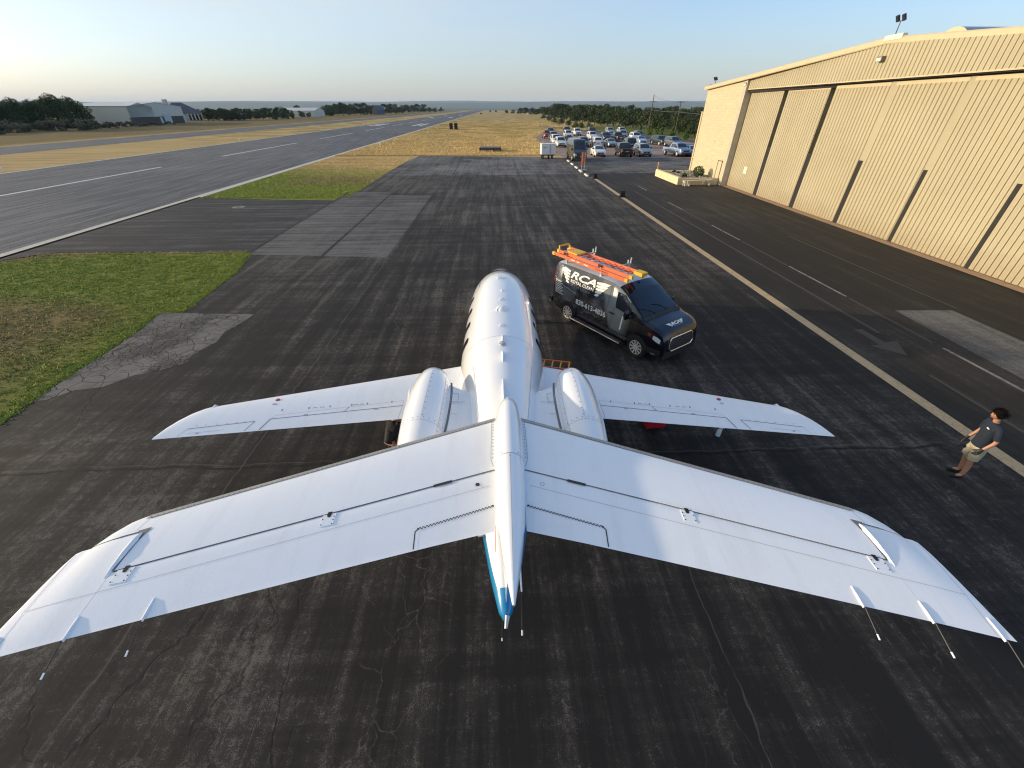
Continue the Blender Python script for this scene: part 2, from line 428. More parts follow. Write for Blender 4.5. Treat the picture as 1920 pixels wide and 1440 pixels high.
AX0, AX1 = -13.1, 11.9
sheet("apron", [(AX0, -60), (AX1 + 0.2, -60), (AX1 + 0.2, 57), (-13.6, 57), (-13.4, 45), (-14.2, 39.6), (-14.1, 23.9), (-13.1, 20.4), (-12.6, 15), (-13.1, 9)], 0.0, M_APRON)
sheet("old_pavement", [(-13.7, 55.5), (AX1 + 0.2, 55.5), (AX1 + 0.2, 75.3), (7.8, 77.6), (-12.7, 80.4), (-13.4, 70)], 0.004, M_OLDAPRON)
sheet("service_lane", [(AX1 + 0.204, -60), (60, -60), (60, 7), (24.9, 7), (24.9, 58), (AX1 + 0.204, 58)], 0.0, M_LANE)
sheet("access_road", [(AX1 + 0.2, 56.5), (60, 56.5), (60, 74), (34, 74.3), (24, 75.2), (AX1 + 0.2, 75.0)], 0.004, M_OLDAPRON)
sheet("gravel_lot", [(AX1 + 0.2, 75.0), (24, 75.2), (34, 74.3), (75, 73.9), (75, 118), (52, 122), (44, 150), (28, 178), (19, 168), (12.2, 133), (11.4, 88)], 0.0, M_GRAVEL)
sheet("lot_road", [(75, 88), (75, 98), (57, 104), (52, 118), (46, 150), (33, 190), (24, 220), (18, 220), (27, 188), (38, 150), (44, 120), (50, 104), (60, 93)], 0.004, M_ROAD)
sheet("runway", [(-62.5, -400), (-27.2, -400), (-27.2, 1850), (-62.5, 1850)], 0.0, M_RUNWAY)
sheet("taxiway", [(-104, -400), (-87.6, -400), (-87.6, 1500), (-104, 1500)], 0.0, M_RUNWAY)
sheet("taxiway_connector", [(-27.4, 22.4), (-25.0, 24.2), (-14.12, 23.9), (-14.24, 39.5), (-20, 40.1), (-27.4, 41.6)], 0.004, M_CONN)
sheet("asphalt_joint", [(-14.22, 23.5), (-14.02, 23.5), (-14.12, 43.5), (-14.35, 43.5)], 0.008, pm("joint_tar", (0.008, 0.008, 0.008), 0.8))
sheet("concrete_lane", [(-13.9, 23.3), (-9.75, 22.9), (-9.85, 33), (-10.0, 43.3), (-13.4, 43.9), (-14.02, 40), (-14.0, 30)], 0.008, M_CONC)
sheet("concrete_lane", [(-9.55, 22.9), (-6.0, 22.35), (-5.9, 41.5), (-9.8, 41.9)], 0.004, M_CONC)
sheet("cracked_patch", [(-13.55, 15.5), (-12.0, 15.38), (-9.7, 15.2), (-9.8, 14.4), (-10.05, 13.7), (-9.9, 12.9), (-10.2, 12.0), (-10.1, 11.5), (-10.6, 11.1), (-11.2, 10.8), (-11.7, 10.2), (-12.4, 10.05), (-12.8, 9.6), (-13.15, 9.5), (-13.2, 12.9), (-13.25, 14)], 0.004, M_CRACKED)
sheet("pale_patch", [(16.25, 14.5), (18.6, 14.4), (18.6, 2), (15.6, 2)], 0.004, M_PALE)
sheet("pale_patch", [(-3.4, 66.2), (0.2, 66.0), (0.3, 70.2), (-3.2, 70.4)], 0.008, M_PALE)
sheet("door_threshold", [(24.15, 46.2), (25.2, 46.2), (25.2, 7), (23.2, 7)], 0.03, pm("threshold_concrete", (0.36, 0.24, 0.145), 0.85, var=0.25, bump=0.3))

def strip(name, x0, x1, y0, y1, z, m): return sheet(name, [(x0, y0), (x1, y0), (x1, y1), (x0, y1)], z, m)
strip("painted_line", 11.70, 12.08, -40, 53.0, 0.008, M_YPAINT)
for a, b in [(43.4, 46.3), (34.2, 37.5), (25.1, 29.0), (16.0, 20.1), (6.5, 11.4), (-3, 2)]:
    strip("lane_dash", 15.27, 15.39, a, b, 0.008, M_WPAINT)
for a, b in [(29.5, 34), (20.2, 24.8), (11.8, 15.8)]:
    strip("lane_dash", 15.25, 15.37, a, b, 0.008, M_WWORN)
strip("worn_line", 13.95, 14.10, 12.6, 43, 0.008, M_WWORN)
strip("worn_line", 13.28, 13.40, -4, 9.8, 0.008, M_WWORN)
strip("worn_line", 18.9, 19.0, 14.6, 26, 0.008, M_WWORN)
sheet("painted_arrow", [(13.30, 12.9), (13.62, 12.9), (13.66, 11.9), (14.15, 11.95), (13.66, 10.95), (12.95, 11.65), (13.33, 11.75)], 0.008, M_WWORN)
strip("runway_edge_line", -28.0, -27.1, -400, 1850, 0.004, M_EDGE)
strip("runway_edge_line", -62.4, -61.9, -400, 1850, 0.004, M_EDGE)
for k in range(-1, 40):
    strip("centreline_dash", -46.8, -46.3, 48.5 + k * 47.5 - 15, 48.5 + k * 47.5 + 17 if k else 65.5, 0.004, M_RWPAINT)
for x0 in (-64 + 5.2, -64 + 8.2, -38.2, -35.2):
    strip("touchdown_mark", x0, x0 + 1.7, 226, 258, 0.004, M_RWPAINT)
for y0 in (420, 560):
    for x0 in (-56, -38.5): strip("touchdown_mark", x0, x0 + 3, y0, y0 + 30, 0.004, M_RWPAINT)
strip("lead_line", -25.9, -21.8, 36.7, 36.86, 0.008, M_WWORN)
mb = MB(); mb.disc((-21.3, 36.8, 0.012), (0, 0, 1), 0.5, 20, r0=0.2); tag(mb.build("painted_ring", M_WPAINT), kind="structure")

# grass blades over the lawns and the near straw field: nobody could count them
def lawn_ok(x, y):
    if -27.0 < x < -13.4 and 41.2 < y < 80: return True
    if y < 23.6 and x < -13.3 - max(0, 1.6 - abs(y - 20) * 0.1) * 0 + 0.9 and x > -27.0:
        edge = interp([(-5, -13.1), (8.7, -13.1), (9.5, -13.25), (15.45, -13.6), (15.6, -12.75), (20.4, -13.15), (23.9, -14.15)], y)
        return x < edge - 0.02
    return False
rnd = random.Random(3)
mb = MB()
def tuft(x, y, h, w_, k):
    vs = []; fs = []
    for i in range(k):
        a = rnd.random() * math.tau; r = rnd.random() * w_; bx, by = x + math.cos(a) * r, y + math.sin(a) * r
        a2 = rnd.random() * math.tau; c, s_ = math.cos(a2) * w_ * 0.28, math.sin(a2) * w_ * 0.28
        l = h * rnd.uniform(0.5, 1.2); lx, ly = rnd.gauss(0, h * 0.5), rnd.gauss(0, h * 0.5)
        o = len(vs); vs += [(bx - c, by - s_, -0.02), (bx + c, by + s_, -0.02), (bx + lx, by + ly, -0.02 + l)]; fs.append((o, o + 1, o + 2))
    mb.add(vs, fs)
cnt = 0
while cnt < 16000:
    x = rnd.uniform(-27, -12.6); y = rnd.uniform(2, 23.7)
    if lawn_ok(x, y):
        clump = noise.noise(Vector((x * 1.2, y * 1.2, 0)))
        if clump < -0.25 and rnd.random() < 0.6: continue
        tuft(x, y, 0.055 + 0.05 * max(0, clump), 0.085, 4); cnt += 1
cnt = 0
while cnt < 9000:
    x = rnd.uniform(-27, -13.5); y = rnd.uniform(41.3, 78)
    tuft(x, y, 0.09, 0.16, 3); cnt += 1
cnt = 0
while cnt < 30000:
    y = 80.5 + 240 * rnd.random() ** 2.2; x = rnd.uniform(-27, interp([(77, 11), (88, 10.8), (133, 11.8), (168, 18), (180, 40), (320, 70)], y))
    if y < interp([(-27, 78), (-13.6, 80.8), (7.8, 78), (11, 77.5)], x): continue
    tuft(x, y, 0.20, 0.34, 3); cnt += 1
# ragged lawn edges spilling over the pavement rim
for k in range(3600):
    y = rnd.uniform(2, 23.7); e = interp([(-5, -13.1), (8.7, -13.1), (9.5, -13.25), (15.45, -13.6), (15.6, -12.75), (20.4, -13.15), (23.9, -14.15)], y)
    q_ = noise.noise(Vector((y * 1.7, 5, 0))) * 0.28; tuft(e + rnd.gauss(0, 0.09) + q_ * abs(rnd.gauss(0.5, .4)), y, 0.055, 0.08, 4)
for k in range(500):
    tuft(rnd.uniform(-26, -14.3), 24.0 + 0.3 * rnd.random() ** 3 - 0.25, 0.07, 0.1, 4)
    tuft(rnd.uniform(-27, -13.5), 41.4 - 0.8 * rnd.random() ** 3, 0.08, 0.14, 3)
tag(mb.build("grass", M_BLADE), kind="stuff", label="short lawn and straw blades beside the apron and runway")
# ------------------------------------------------------------------ the business jet
M_WHITE = pm("aircraft_white", (0.82, 0.83, 0.84), 0.30, var=0.012, scale=0.8, coat=1.0)
n = NT("aircraft_white_satin")   # paint with faint chordwise wash streaks and dust
st = n.noise(1.0, 6, 0.7, n.mapv((9, 0.8, 9))); du = n.noise(2.2, 6, 0.7)
c = n.mix(n.rng(st, 0.50, 0.72, 0, 0.5), (0.83, 0.845, 0.86), (0.72, 0.725, 0.72))
c = n.mix(n.rng(du, 0.48, 0.72, 0, 0.45), c, (0.76, 0.765, 0.765)); c = n.mix(n.rng(n.noise(120, 2, 0.6), 0.60, 0.74, 0, 0.35), c, (0.62, 0.62, 0.60))
n.set("Base Color", c); n.set("Roughness", n.rng(du, 0.3, 0.7, 0.34, 0.50)); n.set("Coat Weight", 0.12); n.bump(n.noise(55, 3), 0.05, 0.01)
M_WHITE_M = n.m
M_SEAM = pm("panel_seam", (0.035, 0.037, 0.042), 0.7)
M_WSEAM = pm("wing_seam", (0.17, 0.18, 0.20), 0.7)
M_SEAMP = pm("panel_seam_pale", (0.42, 0.44, 0.48), 0.6)
M_BOOT = pm("deicing_boot_metal", (0.42, 0.40, 0.37), 0.42, metal=0.55, var=0.15, scale=6)
M_BLUE = pm("livery_blue", (0.012, 0.23, 0.48), 0.25, coat=0.6, var=0.05)
M_GLASSB = pm("dark_glazing", (0.006, 0.007, 0.009), 0.06, coat=0.8, var=0.1)
M_METAL = pm("bare_metal", (0.55, 0.54, 0.52), 0.32, metal=0.9)
M_EXH = pm("exhaust_metal", (0.22, 0.20, 0.18), 0.45, metal=0.9, var=0.3)
M_RUB = pm("black_rubber", (0.012, 0.012, 0.012), 0.75)
M_RED = pm("red_cap", (0.42, 0.03, 0.02), 0.45)
M_GREYS = pm("grey_sealant", (0.16, 0.165, 0.16), 0.7)
M_RIVET = pm("screw_heads", (0.10, 0.10, 0.11), 0.5, metal=0.4)
M_BLACKR = pm("carbon_rod", (0.02, 0.018, 0.016), 0.5)

JET_Y = 8.0
JET_HEAD = R(0.82); ROLL = 0.019
jet = thing("business_jet", "white twin-engine business jet with a T-tail and a blue-tipped tail cone", "airplane",
            (-0.045 * math.cos(JET_HEAD) + JET_Y * math.sin(JET_HEAD), JET_Y * math.cos(JET_HEAD), 0))
jet.rotation_euler = (0, ROLL, -JET_HEAD)
def P(px, py, z):
    """survey photograph pixel at height z -> (x, y) in the jet's own axes (y measured from the lens)"""
    d = _ray(px, py, R(1.57)); t = (z - CAM_H) / d.z
    x, y = d.x * t + 0.045 , d.y * t
    return (x - z * 0.019, y)
def JB(mb, name, mats, parent=jet, **k):
    mb.v = [(x, y - JET_Y, z) for x, y, z in mb.v]
    return mb.build(name, mats, parent, **k)

# fuselage
FUS = [  # y, half width, z bottom, z top
    (16.10, 0.03, 1.22, 1.28), (16.02, 0.14, 1.12, 1.38), (15.85, 0.25, 1.02, 1.50), (15.5, 0.39, 0.90, 1.64), (15.0, 0.54, 0.77, 1.80), (14.4, 0.67, 0.66, 1.96),
    (13.8, 0.78, 0.58, 2.13), (13.2, 0.87, 0.53, 2.32), (12.6, 0.94, 0.50, 2.46), (12.0, 0.985, 0.48, 2.53), (11.2, 1.01, 0.47, 2.55), (10.0, 1.02, 0.47, 2.55),
    (9.0, 1.02, 0.47, 2.55), (8.2, 1.01, 0.47, 2.55), (7.5, 0.96, 0.48, 2.55), (6.9, 0.885, 0.52, 2.545), (6.3, 0.80, 0.62, 2.54), (5.6, 0.70, 0.80, 2.51), (4.9, 0.58, 1.02, 2.46),
    (4.2, 0.45, 1.24, 2.38), (3.6, 0.34, 1.42, 2.29), (3.1, 0.255, 1.56, 2.20), (2.7, 0.18, 1.68, 2.11), (2.42, 0.11, 1.78, 2.03), (2.27, 0.05, 1.86, 1.97), (2.24, 0.015, 1.90, 1.93)]
def _fus(y):
    for a, b in zip(FUS, FUS[1:]):
        if b[0] <= y <= a[0]:
            t = (a[0] - y) / (a[0] - b[0]); return tuple(lerp(a[i], b[i], t) for i in range(1, 4))
    return FUS[0][1:] if y > 16 else FUS[-1][1:]
def catm(tab, n):
    out = []
    for i in range(len(tab) - 1):
        p0 = tab[max(i - 1, 0)]; p1 = tab[i]; p2 = tab[i + 1]; p3 = tab[min(i + 2, len(tab) - 1)]
        for k in range(n):
            t = k / n
            out.append(tuple(0.5 * ((2 * p1[j]) + (-p0[j] + p2[j]) * t + (2 * p0[j] - 5 * p1[j] + 4 * p2[j] - p3[j]) * t * t + (-p0[j] + 3 * p1[j] - 3 * p2[j] + p3[j]) * t ** 3) for j in range(len(p1))))
    out.append(tab[-1]); return out
def smooth_tab(tab, step, it, keep=2):
    """resample a station table evenly and relax it, so no station shows as a ripple"""
    ys = []; y = tab[0][0]
    while y > tab[-1][0] + 1e-6: ys.append(y); y -= step
    ys.append(tab[-1][0])
    inv = [[(-r[0], r[k]) for r in tab] for k in range(1, len(tab[0]))]
    out = [[y] + [interp(c, -y) for c in inv] for y in ys]
    for _ in range(it):
        out = out[:keep] + [[out[i][0]] + [(out[i - 1][k] + 2 * out[i][k] + out[i + 1][k]) / 4 for k in range(1, len(out[0]))] for i in range(keep, len(out) - keep)] + out[-keep:]
    return [tuple(o) for o in out]
FUS = smooth_tab(FUS, 0.11, 14)
NR = 48
def fus_pt(y, ang, off=0.0):
    w_, zb, zt = _fus(y); zc = (zb + zt) / 2; hh = (zt - zb) / 2
    return Vector(((w_ + off) * math.cos(ang), y, zc + (hh + off) * math.sin(ang)))
mb = MB(); rings = [[(w_ * math.cos(math.tau * k / NR), y, (zb + zt) / 2 + (zt - zb) / 2 * math.sin(math.tau * k / NR)) for k in range(NR)] for y, w_, zb, zt in FUS]
mb.loft(rings, 0)
# painted livery: white, with blue on the belly of the tail cone rising to cover its very end
n = NT("fuselage_livery"); x, y, z = n.xyz()
lim = n.rng(y, 2.58 - JET_Y, 2.44 - JET_Y, 0.0, 0.6)
lim = n.math('ADD', lim, n.rng(y, 3.6 - JET_Y, 5.4 - JET_Y, 2.02, 1.80))
lim = n.math('SUBTRACT', lim, n.rng(y, 5.2 - JET_Y, 8.2 - JET_Y, 0.0, 1.2))
n.set("Base Color", n.mix(n.rng(n.math('SUBTRACT', lim, z), -0.004, 0.004), (0.82, 0.83, 0.84), (0.012, 0.23, 0.48)))
n.set("Roughness", 0.30); n.set("Coat Weight", 1.0); n.set("Coat Roughness", 0.03)
fus = JB(mb, "fuselage", [n.m], smooth=True, angle=60)
def fus_patch(name, y0, y1, a0, a1, mat, off=0.004, slant=0.0, rnd_=True, n=10, parent=fus):
    """patch riding on the skin between stations y0..y1 and angles a0..a1, corners rounded"""
    g = []
    for i in range(n + 1):
        u = i / n * 2 - 1; row = []
        for j in range(n + 1):
            v = j / n * 2 - 1
            if rnd_:   # squircle mapping
                uu = u * math.sqrt(max(0, 1 - v * v * 0.32)); vv = v * math.sqrt(max(0, 1 - u * u * 0.32))
            else: uu, vv = u, v
            a = lerp(a0, a1, (vv + 1) / 2); y = lerp(y0, y1, (uu + 1) / 2) + slant * vv
            row.append(fus_pt(y, a, off))
        g.append(row)
    m_ = MB(); m_.grid(g); return JB(m_, name, mat, parent, smooth=True)
def skin_line(mb, pts, wd=0.012, off=0.004, mi=0):
    """pts: (y, angle) polyline on the fuselage skin"""
    for (y0, a0), (y1, a1) in zip(pts, pts[1:]):
        n_ = max(2, int(abs(y1 - y0) / 0.15) + int(abs(a1 - a0) / 0.12) + 1)
        L0 = []; L1 = []
        dy, da = y1 - y0, (a1 - a0) * 1.0
        l = math.hypot(dy, da) or 1
        for k in range(n_ + 1):
            t = k / n_; y = lerp(y0, y1, t); a = lerp(a0, a1, t)
            L0.append(fus_pt(y + da / l * wd / 2, a - dy / l * wd / 2, off)); L1.append(fus_pt(y - da / l * wd / 2, a + dy / l * wd / 2, off))
        mb.grid([L0, L1], mi)
for yw in (8.72, 9.62, 10.50, 11.36):
    for sgn in (1, -1):
        a0, a1 = (R(6), R(36)) if sgn > 0 else (R(174), R(144))
        fr = fus_patch("cabin_window", yw - 0.17, yw + 0.17, a0, a1, M_GLASSB, 0.006, 0.0)
for sgn in (1, -1):
    a = (lambda d: R(d) if sgn > 0 else R(180 - d))
    fus_patch("cockpit_window", 12.75, 13.3, a(26), a(50), M_GLASSB, 0.005, 0.05)
    fus_patch("windshield", 13.25, 13.95, a(42), a(86), M_GLASSB, 0.005, -0.06)
# cabin door outline, hatch, belt seams
mb = MB()
a = lambda d: R(180 - d)
skin_line(mb, [(11.75, a(-30)), (11.75, a(42)), (11.85, a(46)), (12.40, a(46)), (12.48, a(42)), (12.48, a(-30))], 0.02)
for sgn in (0, 1):
    b = (lambda d: R(d) if sgn else R(180 - d))
    skin_line(mb, [(8.1, b(-20)), (8.1, b(88))], 0.006)
    skin_line(mb, [(7.2, b(48)), (3.4, b(52))], 0.010, mi=1)
    skin_line(mb, [(5.1, b(5)), (5.1, b(80))], 0.01, mi=1)
    skin_line(mb, [(3.95, b(-60)), (3.95, b(80))], 0.012, mi=1)
JB(mb, "door_outline", [M_SEAM, M_SEAMP], fus)
# antennas and lights along the spine
def spine(py, z=2.55): return P(942, py, z)[1]
mb = MB(); y = spine(519); mb.box(-0.11, y - 0.12, 2.50, 0.11, y + 0.12, 2.585); mb.box(-0.07, y - 0.03, 2.585, 0.07, y + 0.05, 2.60); JB(mb, "antenna_pad", M_WHITE, fus)
def blade(y, l, h, wd, sweep=0.06):
    m_ = MB(); prof = [(0.5, 0), (0.15, 1), (-0.3, 1), (-0.5, 0.6), (-0.25, 0)]
    pts = [(y + l * 0.5, 0.0), (y + l * 0.1 - sweep, h), (y - l * 0.35 - sweep, h), (y - l * 0.5, 0)]
    for sgn in (-1, 1): pass
    base = [(wd * 0.5 * math.sin(math.pi * t), y + l * (0.5 - t)) for t in (0, .15, .35, .6, .85, 1)]
    ring0 = base + [(-x, yy) for x, yy in reversed(base[1:-1])]
    r0 = [(x, yy, 2.53) for x, yy in ring0]; r1 = [(x * 0.5, y + (yy - y) * 0.6 - sweep, 2.55 + h) for x, yy in ring0]
    m_.loft([r0, r1]); return m_
JB(blade(spine(544), 0.14, 0.07, 0.03), "blade_antenna", M_WHITE, fus)
JB(blade(spine(636), 0.42, 0.16, 0.05), "blade_antenna", M_WHITE, fus)
JB(blade(spine(668), 0.40, 0.20, 0.08), "blade_antenna", M_WHITE, fus)
for py in (561, 610):
    m_ = MB(); yy = spine(py); m_.box(-0.055, yy - 0.07, 2.52, 0.055, yy + 0.07, 2.58); m_.box(-0.03, yy - 0.05, 2.58, 0.03, yy + 0.06, 2.60); JB(m_, "antenna_stub", M_WHITE, fus)
m_ = MB(); yy = spine(580); prof = []
rings = []
for k, (rr, zz) in enumerate([(1, 2.52), (1, 2.565), (0.92, 2.60), (0.7, 2.625), (0.35, 2.64), (0.02, 2.645)]):
    rings.append([(0.155 * rr * math.cos(t), yy + 0.17 * rr * math.sin(t) + (0.05 * rr if math.sin(t) < -0.7 else 0), zz) for t in [math.tau * q / 24 for q in range(24)]])
m_.loft(rings); JB(m_, "gps_antenna", M_WHITE, fus, smooth=True)
m_ = MB(); yy = spine(646); m_.disc((0, yy, 2.53), (0, 0, 1), 0.07, 16, thick=0.05); m_.disc((0, yy, 2.58), (0, 0, 1), 0.045, 16, thick=0.04); JB(m_, "beacon", M_METAL, fus)

# generic lifting surface: leading edge, trailing edge and height as functions of span
class Surf:
    def __init__(s, LE, TE, Z, tc, name=""):
        s.LE, s.TE, s.Z, s.tc = LE, TE, Z, tc; s.TH = [(0, 1), (99, 1)]
    def le(s, x): return interp(s.LE, abs(x))
    def te(s, x): return interp(s.TE, abs(x))
    def th(s, c): return 5 * (0.2969 * math.sqrt(max(c, 0)) - 0.126 * c - 0.3516 * c * c + 0.2843 * c ** 3 - 0.1036 * c ** 4)
    def pt(s, x, c, up=1, off=0.0):
        le, te = s.le(x), s.te(x); ch = le - te
        k = interp(s.TH, abs(x)); return Vector((x, le - ch * c, interp(s.Z, abs(x)) + up * (s.th(c) * s.tc * ch * k) + 0.015 * ch * k * math.sin(math.pi * c) + off))
    def top(s, x, y, off=0.0):
        le, te = s.le(x), s.te(x); c = min(1, max(0, (le - y) / max(le - te, 1e-3))); return s.pt(x, c, 1, off)
    def cof(s, x, y): return (s.le(x) - y) / max(s.le(x) - s.te(x), 1e-3)
    def part(s, xs, c0, c1, n=14, sgn=1, mi=0, mb=None):
        """closed solid between chord fractions c0(x)..c1(x)"""
        mb = mb or MB(); rings = []
        for x in xs:
            a, b = c0(x), c1(x); cs = [lerp(a, b, (1 - math.cos(math.pi * k / n)) / 2 if a < 1e-3 else k / n) for k in range(n + 1)]
            up = [s.pt(sgn * x, c, 1) for c in cs]; dn = [s.pt(sgn * x, c, -1) for c in cs]
            if a > 1e-3:  # rounded nose of a movable surface
                t = (up[0].z - dn[0].z); up[0].y += 0; up[0].z -= t * 0.07; dn[0].z += t * 0.07
            rings.append(up + dn[::-1])
        mb.loft(rings, mi); return mb
    def line(s, mb, pts, wd=0.008, off=0.003, mi=0, sgn=1):
        for (x0, y0), (x1, y1) in zip(pts, pts[1:]):
            l = math.hypot(x1 - x0, y1 - y0) or 1; nx, ny = -(y1 - y0) / l * wd / 2, (x1 - x0) / l * wd / 2
            n_ = max(1, int(l / 0.12)); A_ = []; B_ = []
            for k in range(n_ + 1):
                x, y = lerp(x0, x1, k / n_), lerp(y0, y1, k / n_)
                p = s.top(x + nx, y + ny, off); q = s.top(x - nx, y - ny, off)
                A_.append((sgn * (x + nx), y + ny, p.z)); B_.append((sgn * (x - nx), y - ny, q.z))
            mb.grid([A_, B_], mi)
    def dots(s, mb, pts, r=0.006, off=0.003, mi=0, sgn=1):
        for x, y in pts:
            p = s.top(x, y, off); mb.disc((sgn * x, y, p.z), (0, 0, 1), r, 8, mi)
    def patch(s, mb, poly, off=0.004, mi=0, sgn=1, th=0.0):
        vs = [(sgn * x, y, s.top(x, y, off).z) for x, y in poly]; mb.add(vs, [tuple(range(len(vs)))], mi)

def frange(a, b, n): return [lerp(a, b, k / n) for k in range(n + 1)]

# wings
WING = Surf([(0, 9.45), (1.0, 9.1), (2.0, 8.68), (6.22, 6.97), (6.36, 6.87), (6.48, 6.72), (6.60, 6.51), (6.69, 6.28), (6.76, 5.99)],
            [(0, 7.05), (1.85, 6.98), (2.2, 6.83), (6.76, 5.92)], [(0, 1.05), (1.0, 1.10), (6.76, 1.42)], 0.11)
for sgn in (1, -1):
    mb = WING.part([0.0, 0.5, 1.0, 1.6, 1.85, 2.0, 2.2, 3, 4, 5, 5.8, 6.22, 6.32, 6.42, 6.48, 6.54, 6.60, 6.65, 6.69, 6.73, 6.76], lambda x: 0, lambda x: 1, 18, sgn)
    wing = JB(mb, "wing", M_WHITE_M, smooth=True, angle=50)
    mb = MB()
    lw = 0.012
    te = WING.te
    # flap, airbrake and aileron seams
    WING.line(mb, [(2.25, te(2.25) + 0.40), (4.85, te(4.85) + 0.30)], 0.014, sgn=sgn)
    WING.line(mb, [(2.25, te(2.25) + 0.40), (2.28, te(2.28) + 0.02)], 0.010, mi=1, sgn=sgn)
    WING.line(mb, [(4.85, te(4.85) + 0.30), (4.95, te(4.95) + 0.02)], 0.018, sgn=sgn)
    WING.line(mb, [(5.12, te(5.12) + 0.27), (5.22, te(5.22) + 0.02)], 0.012, sgn=sgn)
    WING.line(mb, [(5.12, te(5.12) + 0.27), (6.28, te(6.28) + 0.20)], 0.012, sgn=sgn)
    WING.line(mb, [(6.28, te(6.28) + 0.20), (6.36, te(6.36) + 0.02)], 0.008, mi=1, sgn=sgn)
    WING.line(mb, [(5.6, te(5.6) + 0.10), (6.2, te(6.2) + 0.08)], 0.006, mi=1, sgn=sgn)
    WING.line(mb, [(2.25, te(2.25) + 0.56), (4.78, te(4.78) + 0.40)], 0.006, mi=1, sgn=sgn)
    WING.line(mb, [(2.25, te(2.25) + 0.56), (2.25, te(2.25) + 0.40)], 0.007, mi=1, sgn=sgn)
    WING.line(mb, [(4.78, te(4.78) + 0.40), (4.85, te(4.85) + 0.30)], 0.007, mi=1, sgn=sgn)
    WING.line(mb, [(3.45, te(3.45) + 0.355), (3.38, te(3.38) + 0.49)], 0.012, sgn=sgn)
    for x in (2.5, 3.02, 3.34, 3.78, 4.2, 4.72): WING.line(mb, [(x, te(x) + 0.52), (x + 0.01, te(x) + 0.58)], 0.022, sgn=sgn)
    for x in (3.10, 3.22, 3.90, 4.04): WING.line(mb, [(x, te(x) + 0.52), (x + 0.01, te(x) + 0.55), (x + 0.07, te(x) + 0.54), (x + 0.08, te(x) + 0.51)], 0.010, mi=0, sgn=sgn)
    for x in (2.75, 4.15): WING.line(mb, [(x, te(x) + 0.345), (x + 0.09, te(x) + 0.335)], 0.028, mi=1, sgn=sgn)
    WING.line(mb, [(6.02, te(6.02) + 0.06), (6.07, te(6.07) + 0.06)], 0.03, mi=1, sgn=sgn)
    WING.line(mb, [(1.9, 7.13), (1.95, 7.18), (2.1, 7.13), (2.12, 6.98)], 0.012, sgn=sgn)
    WING.dots(mb, [(x, te(x) + 0.275) for x in (5.3, 5.45, 5.62, 5.8, 6.0, 6.15)], 0.010, sgn=sgn)
    JB(mb, "panel_seam", [M_WSEAM, M_SEAMP], wing)
    mb = MB(); x = 4.96; y = 7.22
    mb.disc((sgn * x, y, WING.top(x, y).z + 0.004), (0, 0, 1), 0.048, 20, thick=0.004); JB(mb, "fuel_cap", M_RED, wing)
    mb = MB()
    for dx in (-0.03, 0.0, 0.03): mb.box(sgn * x + dx - 0.008, y - 0.19, WING.top(x, y - 0.17).z + 0.003, sgn * x + dx + 0.008, y - 0.13, WING.top(x, y - 0.17).z + 0.006)
    JB(mb, "fuel_placard", M_SEAMP, wing)
    # polished leading edge and the little stall fence
    mb = MB(); G = [[WING.pt(sgn * x, c, 1, 0.003) if c >= 0 else WING.pt(sgn * x, -c, -1, -0.003) for c in (-0.03, -0.012, 0.0, 0.012, 0.032)] for x in frange(1.2, 6.15, 24)]
    mb.grid(G); JB(mb, "leading_edge", M_METAL if sgn < 0 else M_BOOT, wing, smooth=True)
    mb = MB(); x = 6.18; prof = [(7.07, 1.37), (7.01, 1.43), (6.70, 1.45), (6.64, 1.42)]
    mb.add([(sgn * x - 0.012, y_, z_) for y_, z_ in prof] + [(sgn * x + 0.012, y_, z_) for y_, z_ in prof], [(0, 1, 2, 3), (7, 6, 5, 4), (0, 4, 5, 1), (1, 5, 6, 2), (2, 6, 7, 3), (3, 7, 4, 0)])
    JB(mb, "stall_fence", M_WHITE, wing)
    # belly fairing half + main gear
    g = MB(); gx = sgn * 2.05; gy = 7.9
    g.tube([(gx, gy, 1.1), (gx, gy, 0.55), (gx, gy - 0.1, 0.30)], [0.06, 0.05, 0.05], 10); g.tube([(gx, gy, 0.75), (gx - sgn * 0.5, gy, 1.05)], 0.03, 8)
    gear = JB(g, "main_gear", M_METAL)
    g = MB(); g.disc((gx - 0.09, gy - 0.1, 0.28), (1, 0, 0), 0.28, 28, thick=0.18, mi=0); g.disc((gx - 0.10, gy - 0.1, 0.28), (1, 0, 0), 0.13, 20, thick=0.20, mi=1)
    JB(g, "wheel", [M_RUB, M_METAL], gear)
g = MB(); g.tube([(0, 14.2, 0.8), (0, 14.25, 0.22)], [0.05, 0.04], 10); gear = JB(g, "nose_gear", M_METAL)
g = MB(); g.disc((-0.07, 14.25, 0.2), (1, 0, 0), 0.2, 24, thick=0.14); JB(g, "wheel", M_RUB, gear)
mb = MB(); rings = []
for y, ww, zz in [(10.2, 0.2, 0.5), (9.8, 0.8, 0.42), (9.0, 1.05, 0.36), (8.0, 1.1, 0.36), (7.0, 1.0, 0.40), (6.2, 0.6, 0.55), (5.8, 0.1, 0.75)]:
    rings.append([(ww * math.cos(t), y, 0.85 + (0.85 - zz) * math.sin(t) * (1 if math.sin(t) < 0 else 0.5)) for t in [math.tau * k / 24 for k in range(24)]])
mb.loft(rings); JB(mb, "belly_fairing", M_WHITE, smooth=True)

